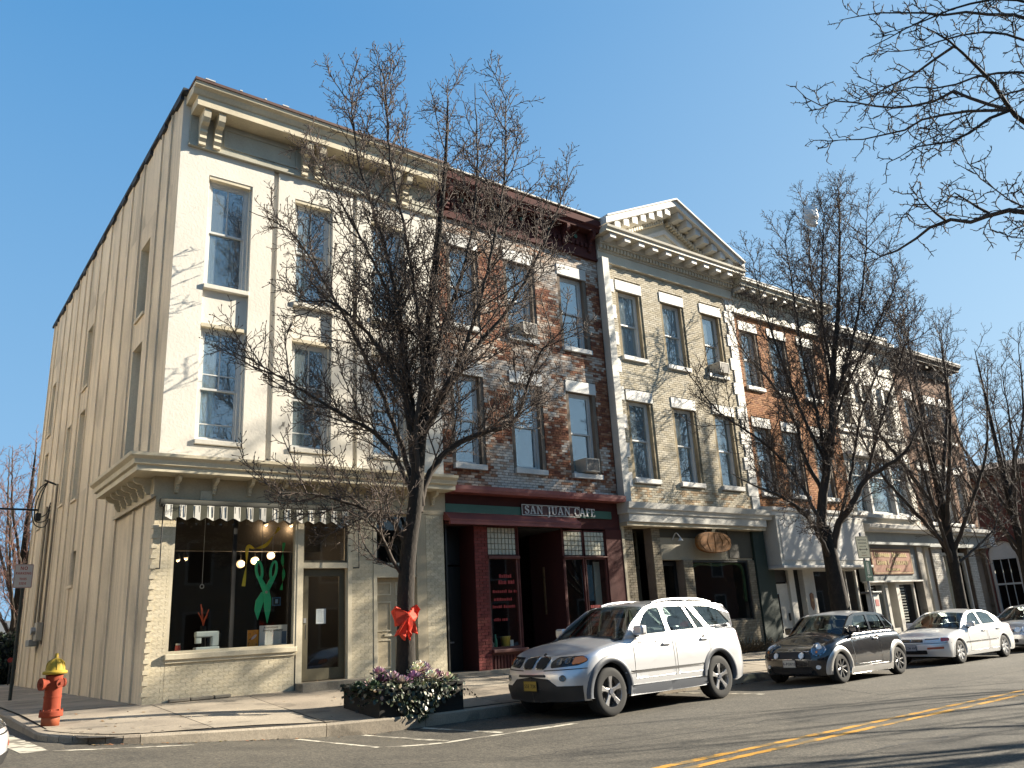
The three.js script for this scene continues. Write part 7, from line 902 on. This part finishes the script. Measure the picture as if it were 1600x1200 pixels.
// sedans: one shape, each with its own paint and face
function sedan(name, label, at, turn, m, o = {}) {
  return makeCar({
    name, label, at, turn, L: 4.66, W: 1.77, Rn: 0.6, Rt: 0.5, nn: 2.7, nt: 2.8, sh: 0.1, tumble: 0.42, gin: 0.07, clear: 0.17,
    top: [[0, 0.7], [0.5, 0.8], [1.2, 0.88], [1.6, 0.9], [3.6, 0.95], [4.2, 0.96], [4.66, 0.93]], bottom: [[0, 0.24], [0.4, 0.2], [4.2, 0.2], [4.66, 0.3]], belt: [[1.25, 0.9], [2.6, 0.93], [4.0, 0.97]], rail: [[2.0, 1.26], [2.3, 1.33], [2.8, 1.365], [3.2, 1.34], [3.6, 1.24]],
    wf: (y) => 1 - 0.06 * Math.pow(clamp((0.45 - y) / 0.3, 0, 1), 2) - 0.06 * Math.pow(clamp((y - 0.55) / 0.45, 0, 1), 1.6), noff: (y) => 0.22 * Math.pow(clamp((y - 0.52) / 0.3, 0, 1), 1.3) + 0.06 * clamp((0.38 - y) / 0.15, 0, 1), toff: (y) => 0.14 * clamp((y - 0.6) / 0.4, 0, 1),
    arches: [[0.95, 0.315, 0.345], [3.665, 0.315, 0.345]], R: 0.308, tyreW: 0.2, lipW: 0.03, lipOut: 0.004,
    cowl: 1.25, deck: 4.02, hoodCrown: (x) => 0.06 * smooth(0, 0.5, x), deckCrown: () => 0.03, wsBase: [1.3, 0.91], wsTop: [2.12, 1.3], rgBase: [4.02, 0.98], rgTop: [3.42, 1.3], paint: m, rearBulge: 0.08,
    cabin: [[1.25, 0.84], [2.6, 0.87], [4.05, 0.9], [3.78, 1.16], [3.5, 1.29], [3.2, 1.35], [2.8, 1.37], [2.3, 1.34], [2.05, 1.275], [1.65, 1.09]], windows: [roundPoly([[1.72, 0.945], [2.66, 0.965], [2.66, 1.32], [2.36, 1.3], [2.1, 1.21]], 0.04), roundPoly([[2.74, 0.967], [3.6, 0.985], [3.46, 1.24], [3.1, 1.315], [2.74, 1.322]], 0.05)],
    doors: [[[1.55, 0.3], [2.68, 0.3], [2.68, 0.86], [1.55, 0.83]], [[2.74, 0.3], [3.3, 0.3], [3.42, 0.55], [3.6, 0.88], [2.74, 0.865]]], handles: [[2.5, 0.8], [3.42, 0.82]], mirror: [1.8, 0.99], seat: 2.3,
    rim: { n: 7, rim: 0.66, w0: 0.03, wm: 0.026, w1: 0.034, mat: std([0.66, 0.66, 0.66], 0.35, { metalness: 0.5 }) },
    trims: [['side_moulding', [[1.35, 0.52], [3.28, 0.52], [3.28, 0.555], [1.35, 0.555]], o.mould ?? CM.rubber, 0.012], ['rear_lamp', roundPoly([[4.3, 0.68], [4.6, 0.68], [4.6, 0.84], [4.3, 0.84]], 0.03), CM.red, 0.006], ...(o.twin ? [['headlamp_rim', ell(0.42, 0.66, 0.1, 0.09), CM.chrome, 0.01, 'nose'], ['headlamp', ell(0.42, 0.66, 0.085, 0.077), CM.lens, 0.02, 'nose'], ['headlamp_rim', ell(0.64, 0.66, 0.115, 0.1), CM.chrome, 0.01, 'nose'], ['headlamp', ell(0.64, 0.66, 0.1, 0.086), CM.lens, 0.02, 'nose']] : [['headlamp', roundPoly([[0.34, 0.6], [0.72, 0.61], [0.72, 0.7], [0.34, 0.69]], 0.02), CM.lens, 0.008, 'nose'], ['headlamp_shade', roundPoly([[0.36, 0.655], [0.7, 0.665], [0.7, 0.69], [0.36, 0.68]], 0.01), CM.lampIn, 0.011, 'nose'], ['indicator', roundPoly([[0.73, 0.61], [0.86, 0.62], [0.86, 0.7], [0.73, 0.7]], 0.02), CM.red, 0.01, 'nose'], ['bumper_lamp', roundPoly([[0.42, 0.42], [0.78, 0.43], [0.78, 0.48], [0.42, 0.47]], 0.01), std([0.5, 0.1, 0.04], 0.4), 0.01, 'nose'], ['bumper_line', [[0, 0.555], [0.88, 0.57], [0.88, 0.582], [0, 0.567]], CM.seam, 0.003, 'nose']])],
    fronts: [['grille', roundPoly([[-0.32, 0.6], [0.32, 0.6], [0.3, 0.67], [-0.3, 0.67]], 0.02), CM.rubber, 0.008], ['grille_bar', [[-0.3, 0.63], [0.3, 0.63], [0.3, 0.645], [-0.3, 0.645]], CM.chrome, 0.014], ['emblem', ell(0, 0.638, 0.04, 0.032, 14), CM.chrome, 0.02], ['lower_intake', roundPoly([[-0.4, 0.3], [0.4, 0.3], [0.4, 0.4], [-0.4, 0.4]], 0.02), CM.rubber, 0.01]],
    plate: o.plate,
  });
}
sedan('sedan_car', 'white four door sedan parked between the dark hatchback and silver sedan', [22.8, 0, -12.2], 0, paint([0.72, 0.72, 0.71], 0.25, 0.35), { plate: [-0.02, 0.46, 'CZW 481', '#cfd4da', '#1d2a50'] });
sedan('sedan_car', 'silver sedan with twin round headlamps cut off by the right edge', [28.5, 0, -12.2], 0, paint([0.5, 0.5, 0.5], 0.55, 0.32), { twin: true });
sedan('sedan_car', 'white car nose at the bottom left corner of the street', [1.05, roadY(0) - 0.02, -8.9], Math.PI - 0.25, paint([0.78, 0.78, 0.78], 0.1, 0.35), {});
// ---------------------------------------------------------------- street furniture
{
  const x = 2.42, z = -15.5, y = walkY(2.42, -15.5) - 0.01, k = 1.03, orange = std([0.4, 0.052, 0.01], 0.85, { map: T.stain, bumpMap: T.grain, bumpScale: 0.003 }), yel = std([0.6, 0.42, 0.03], 0.75, { map: T.stain, bumpMap: T.grain, bumpScale: 0.003 });
  const t = thing('fire_hydrant', 'orange fire hydrant with yellow bonnet at the street corner', 'fire hydrant', [x, y, z]);
  const L = (p, m, n, seg = 28) => build(n, new THREE.LatheGeometry(p.map(([r, h]) => new THREE.Vector2(r, h * k)), seg).translate(x, y, z), m, t, true);
  L([[0.0, 0], [0.15, 0], [0.15, 0.12], [0.148, 0.13]], std([0.42, 0.1, 0.04], 0.6, { map: T.dirt }), 'shoe'); L([[0.148, 0.13], [0.19, 0.135], [0.195, 0.15], [0.19, 0.2], [0.195, 0.215], [0.15, 0.23], [0.142, 0.25]], orange, 'base_flange');
  L([[0.142, 0.25], [0.14, 0.4], [0.148, 0.41], [0.148, 0.43], [0.14, 0.44], [0.14, 0.72], [0.15, 0.745], [0, 0.75]], orange, 'barrel');
  L([[0.15, 0.75], [0.2, 0.755], [0.205, 0.785], [0.195, 0.8], [0.16, 0.81], [0.155, 0.85], [0.13, 0.92], [0.08, 0.965], [0.05, 0.975], [0.05, 0.99], [0, 0.99]], yel, 'bonnet');
  for (let i = 0; i < 8; i++) { const a = i / 8 * 6.283; build('bonnet_rib', tube([[x + 0.157 * Math.cos(a), y + 0.82 * k, z + 0.157 * Math.sin(a)], [x + 0.135 * Math.cos(a), y + 0.925 * k, z + 0.135 * Math.sin(a)], [x + 0.06 * Math.cos(a), y + 0.978 * k, z + 0.06 * Math.sin(a)]], 0.008, 8, 5), yel, t); }
  build('operating_nut', new THREE.CylinderGeometry(0.028, 0.034, 0.07, 5).translate(x, y + 1.03 * k, z), yel, t);
  for (let i = 0; i < 8; i++) { const a = i / 8 * 6.283 + 0.2; build('flange_bolt', new THREE.CylinderGeometry(0.016, 0.016, 0.03, 6).translate(x + 0.17 * Math.cos(a), y + 0.23 * k, z + 0.17 * Math.sin(a)), orange, t); }
  for (const [a, r, l] of [[2.7, 0.095, 0.12], [1.2, 0.07, 0.07], [-0.5, 0.07, 0.07]]) { const d = [Math.cos(a), 0, Math.sin(a)], P = (q) => [x + d[0] * q, y + 0.62 * k, z + d[2] * q], n = build('nozzle', cyl(P(0.1), P(0.14 + l * 0.5), r * 0.82, r * 0.82, 18), orange, t); build('nozzle_cap', cyl(P(0.14 + l * 0.5), P(0.14 + l), r, r, 18), orange, n); build('cap_nut', cyl(P(0.14 + l), P(0.17 + l), 0.022, 0.022, 5), orange, n); }
  t.scale.set(0.88, 1, 0.88);
}
function signTex(w, h, fn) { const c = document.createElement('canvas'); c.width = w; c.height = h; fn(c.getContext('2d'), w, h); const t = new THREE.CanvasTexture(c); t.colorSpace = THREE.SRGBColorSpace; return t; }
function face(t, w, h, x, y, z, ry, tx, edge, name = 'sign_plate') { const g = (q, d) => q.rotateY(ry).translate(x + Math.sin(ry) * d, y, z + Math.cos(ry) * d); const s = new THREE.Shape(), r = 0.03; s.moveTo(-w / 2 + r, -h / 2); s.lineTo(w / 2 - r, -h / 2); s.quadraticCurveTo(w / 2, -h / 2, w / 2, -h / 2 + r); s.lineTo(w / 2, h / 2 - r); s.quadraticCurveTo(w / 2, h / 2, w / 2 - r, h / 2); s.lineTo(-w / 2 + r, h / 2); s.quadraticCurveTo(-w / 2, h / 2, -w / 2, h / 2 - r); s.lineTo(-w / 2, -h / 2 + r); s.quadraticCurveTo(-w / 2, -h / 2, -w / 2 + r, -h / 2);
  const p = build(name, g(new THREE.ExtrudeGeometry(s, { depth: 0.004, bevelEnabled: false }), 0), edge, t), pg = new THREE.ShapeGeometry(s), uv = pg.attributes.uv, ps = pg.attributes.position; for (let i = 0; i < uv.count; i++) uv.setXY(i, ps.getX(i) / w + 0.5, ps.getY(i) / h + 0.5); build('print', g(pg, 0.006), std([0.8, 0.8, 0.8], 0.5, { map: tx }), p, true); }
{
  const x = 2.84, z = -24, t = thing('parking_sign', 'white sign with red lettering NO PARKING on a dark post at left', 'sign', [x, 0.55, z]);
  build('post', cyl([x, 0.4, z - 0.03], [x, 3.75, z - 0.03], 0.04, 0.04, 8), std([0.02, 0.025, 0.02], 0.6), t);
  face(t, 0.42, 0.58, x - 0.02, 3.5, z + 0.02, 0.05, signTex(256, 340, (g, w, h) => { g.fillStyle = '#d3ccc4'; g.fillRect(0, 0, w, h); g.strokeStyle = '#a33a30'; g.lineWidth = 5; g.strokeRect(9, 9, w - 18, h - 18); g.fillStyle = '#a8322a'; g.textAlign = 'center'; g.font = 'bold 68px sans-serif'; g.fillText('NO', 128, 82); g.font = 'bold 49px sans-serif'; g.fillText('PARKING', 128, 148); g.font = 'bold 46px sans-serif'; g.fillText('THIS', 128, 228); g.fillText('SIDE', 128, 292); }), M.steel);
}
{
  const x = 23.72, z = -13.62, t = thing('metered_parking_sign', 'metered parking sign with double arrow above a narrow green sign', 'sign', [x, 0.2, z]);
  build('post', cyl([x, 0.2, z - 0.03], [x, 3.8, z - 0.03], 0.035, 0.035, 8), M.steel, t);
  face(t, 0.5, 0.66, x - 0.05, 3.35, z + 0.02, -0.25, signTex(300, 400, (g, w, h) => { g.fillStyle = '#cfc9a8'; g.fillRect(0, 0, w, h); g.strokeStyle = '#15251c'; g.lineWidth = 12; g.strokeRect(12, 12, w - 24, h - 24); g.fillStyle = '#15251c'; g.textAlign = 'center'; g.font = 'bold 48px sans-serif'; g.fillText('METERED', 150, 82); g.fillText('PARKING', 150, 142); g.font = 'bold 36px sans-serif'; g.fillText('8AM-6PM', 150, 196); g.fillRect(70, 232, 160, 14); g.beginPath(); g.moveTo(40, 239); g.lineTo(82, 214); g.lineTo(82, 264); g.moveTo(260, 239); g.lineTo(218, 214); g.lineTo(218, 264); g.fill(); g.font = 'bold 32px sans-serif'; g.fillText('EXCEPT', 150, 312); g.fillStyle = '#7a3a2a'; g.fillText('SUNDAY', 150, 358); }), M.steel);
  face(t, 0.3, 0.6, x + 0.02, 2.65, z + 0.025, -0.25, signTex(160, 320, (g, w, h) => { g.fillStyle = '#0c5a46'; g.fillRect(0, 0, w, h); g.fillStyle = '#c9cbb8'; g.fillRect(56, 24, 48, 190); g.fillStyle = '#0c5a46'; g.font = 'bold 30px sans-serif'; g.textAlign = 'center'; 'METER'.split('').forEach((c, i) => g.fillText(c, 80, 58 + i * 36)); g.fillStyle = '#c9cbb8'; g.beginPath(); g.moveTo(30, 250); g.lineTo(70, 225); g.lineTo(70, 240); g.lineTo(130, 240); g.lineTo(130, 260); g.lineTo(70, 260); g.lineTo(70, 275); g.fill(); }), M.steel, 'green_plate');
}
{ // pay box on a post by the second tree
  const x = 24.6, z = -14.1, t = thing('pay_station', 'white pay box with small hood and red label behind the hatchback', 'parking meter', [x, 0.22, z]);
  build('post', cyl([x, 0.2, z], [x, 1.3, z], 0.06, 0.06, 10), M.steel, t); build('box', rbx(x - 0.17, x + 0.17, 1.3, 2.0, z - 0.12, z + 0.12, 0.02), M.white, t); build('hood', rbx(x - 0.3, x + 0.24, 2.0, 2.06, z - 0.2, z + 0.2, 0.015), std([0.12, 0.12, 0.12], 0.5), t); build('label_plate', rbx(x - 0.1, x + 0.1, 1.62, 1.82, z + 0.12, z + 0.128, 0.003, 1), std([0.42, 0.1, 0.08], 0.6), t);
}
{ // leaves and dirt along the kerb, dry grass at the foot of the pale brick shop
  const r = rng(55), g = uvm(new THREE.PlaneGeometry(0.05, 0.035)), n = 420, im = shade(new THREE.InstancedMesh(g, std([1, 1, 1], 0.9), n)), m = new THREE.Matrix4();
  for (let i = 0; i < n; i++) { const k = r(), x = 2.6 + 30 * Math.pow(r(), 1.6), onRoad = k < 0.65, z = onRoad ? KZ + 0.03 + 0.25 * r() * r() : KZ - 0.2 - 3.5 * Math.pow(r(), 1.2), y = onRoad ? roadY(x) + 0.008 : walkY(x, z) + 0.012; m.compose(new THREE.Vector3(x, y, z), new THREE.Quaternion().setFromEuler(new THREE.Euler(-1.57 + (r() - 0.5) * 0.5, r() * 0.4, r() * 6)), new THREE.Vector3(1, 1, 1).multiplyScalar(0.4 + 0.8 * r())); im.setMatrixAt(i, m); im.setColorAt(i, lin(0.12 + 0.12 * r(), 0.07 + 0.05 * r(), 0.03)); }
  im.name = 'fallen_leaves'; tag(im, 'dry fallen leaves scattered along the kerb and pavement', 'leaves'); im.userData.kind = 'stuff'; scene.add(im);
  const bl = uvm(new THREE.PlaneGeometry(0.03, 0.5).translate(0, 0.25, 0)), q = shade(new THREE.InstancedMesh(bl, std([1, 1, 1], 0.9), 900)); for (let i = 0; i < 900; i++) { const x = 21.0 + 2.6 * r(), z = ZF + 0.12 + 0.25 * r(); m.compose(new THREE.Vector3(x, 0.45, z), new THREE.Quaternion().setFromEuler(new THREE.Euler((r() - 0.4) * 1.8, r() * 6, (r() - 0.5) * 1.8)), new THREE.Vector3(0.8, 0.25 + 0.8 * r() * r(), 1)); q.setMatrixAt(i, m); const c = 0.7 + 0.6 * r(); q.setColorAt(i, lin(0.15 * c, 0.105 * c, 0.055 * c)); } q.name = 'dry_grass'; tag(q, 'straw coloured dry grass along the foot of the pale brick shop', 'grass'); q.userData.kind = 'stuff'; scene.add(q);
}
// ---------------------------------------------------------------- far things and the other side of the street
{
  const pos = [], idx = [], N = 120; for (let i = 0; i <= N; i++) { const a = -2.2 + (i / N) * 2.6, d = 900, h = 26 + 22 * fbm(i * 0.11, 3, 4, 0, 4); const x = d * Math.sin(a), z = -d * Math.cos(a); pos.push(x, -2, z, x * 1.05, h, z * 1.05, x * 1.5, h * 0.6, z * 1.5); if (i) { const k = i * 3; idx.push(k - 3, k, k - 2, k - 2, k, k + 1, k - 2, k + 1, k - 1, k - 1, k + 1, k + 2); } }
  const g = new THREE.BufferGeometry(); g.setAttribute('position', new THREE.Float32BufferAttribute(pos, 3)); g.setIndex(idx); g.computeVertexNormals(); struct('hills', g, std([0.13, 0.14, 0.15], 1));
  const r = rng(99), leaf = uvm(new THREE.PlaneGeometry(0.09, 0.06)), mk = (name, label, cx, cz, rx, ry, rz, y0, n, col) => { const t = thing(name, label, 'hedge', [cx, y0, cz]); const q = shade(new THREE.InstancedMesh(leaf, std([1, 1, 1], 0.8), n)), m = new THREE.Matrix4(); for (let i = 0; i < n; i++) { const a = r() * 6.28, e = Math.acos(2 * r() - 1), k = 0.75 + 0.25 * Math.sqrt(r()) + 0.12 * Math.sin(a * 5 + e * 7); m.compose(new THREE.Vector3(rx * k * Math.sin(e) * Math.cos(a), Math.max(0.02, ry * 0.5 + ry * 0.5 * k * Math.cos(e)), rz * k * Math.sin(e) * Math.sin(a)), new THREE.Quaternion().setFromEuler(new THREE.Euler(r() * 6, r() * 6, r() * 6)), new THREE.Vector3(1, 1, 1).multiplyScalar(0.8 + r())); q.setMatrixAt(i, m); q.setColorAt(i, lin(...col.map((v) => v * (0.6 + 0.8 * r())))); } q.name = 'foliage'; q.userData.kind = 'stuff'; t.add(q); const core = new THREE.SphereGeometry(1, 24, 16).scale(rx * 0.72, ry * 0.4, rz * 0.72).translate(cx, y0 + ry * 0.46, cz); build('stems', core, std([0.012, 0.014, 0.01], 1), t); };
  mk('hedge', 'dark evergreen hedge at the foot of the left edge tree', 4.2, -38.2, 1.5, 2.0, 1.2, 0.4, 5000, [0.025, 0.035, 0.018]);
  mk('hedge', 'dark evergreen shrub farther behind the left hedge', 1.7, -46, 1.6, 1.8, 1.4, 0.4, 4000, [0.025, 0.04, 0.02]);
  const post = thing('red_marker', 'small red reflector marker before the hedge', 'marker', [4.15, 0.5, -36.2]); build('stake', cyl([4.15, 0.45, -36.2], [4.15, 1.4, -36.2], 0.02), M.iron, post); build('reflector', new THREE.CylinderGeometry(0.09, 0.09, 0.03, 16).rotateX(Math.PI / 2).translate(4.15, 1.45, -36.18), std([0.35, 0.03, 0.02], 0.4), post);
  const house = (nm, label, x0, x1, z0, z1, h, m, face) => { const t = thing(nm, label, 'building', [(x0 + x1) / 2, 0, (z0 + z1) / 2]); build('wall', bx(x0, x1, 0, h, z0, z1), m, t); build('roof', bx(x0 - 0.3, x1 + 0.3, h + 0.003, h + 0.35, z0 - 0.3, z1 + 0.3), M.brownFlash, t); if (face) for (let x = x0 + 1.5; x < x1 - 1.5; x += 3.4) for (const y of [1.0, 4.3]) { const w = build('window', ring([x, x + 1.3, y, y + 2.1], 0.12, 0, 0.1).rotateY(Math.PI).translate(2 * x + 1.3, 0, z0 - 0.06), M.offwhite, t); build('pane', bx(x + 0.1, x + 1.2, y + 0.1, y + 2, z0 - 0.02, z0 - 0.01), M.black, w); } };
  house('opposite_building', 'brown brick shop row across the street, behind the viewer', -14, 5, 5.5, 15, 7.6, std([0.26, 0.15, 0.09], 0.9), true);
  house('opposite_building', 'pale shop row across the street, behind the viewer on the right', 6.5, 26, 5.5, 15, 6.8, std([0.4, 0.33, 0.24], 0.9), true);
  house('opposite_building', 'red brick shop row across the street, farther right', 27.5, 52, 5.5, 15, 7.4, std([0.24, 0.1, 0.06], 0.9), true);
  house('opposite_building', 'long brown brick block across the street, far to the right', 54, 130, 5.5, 15, 7.6, std([0.22, 0.13, 0.08], 0.9), true);
  house('side_street_house', 'pale three storey house across the side street, left of the frame', -19, -7.5, -46, -16.8, 14, std([0.86, 0.76, 0.6], 0.9), false);
}
renderer.render(scene, camera);
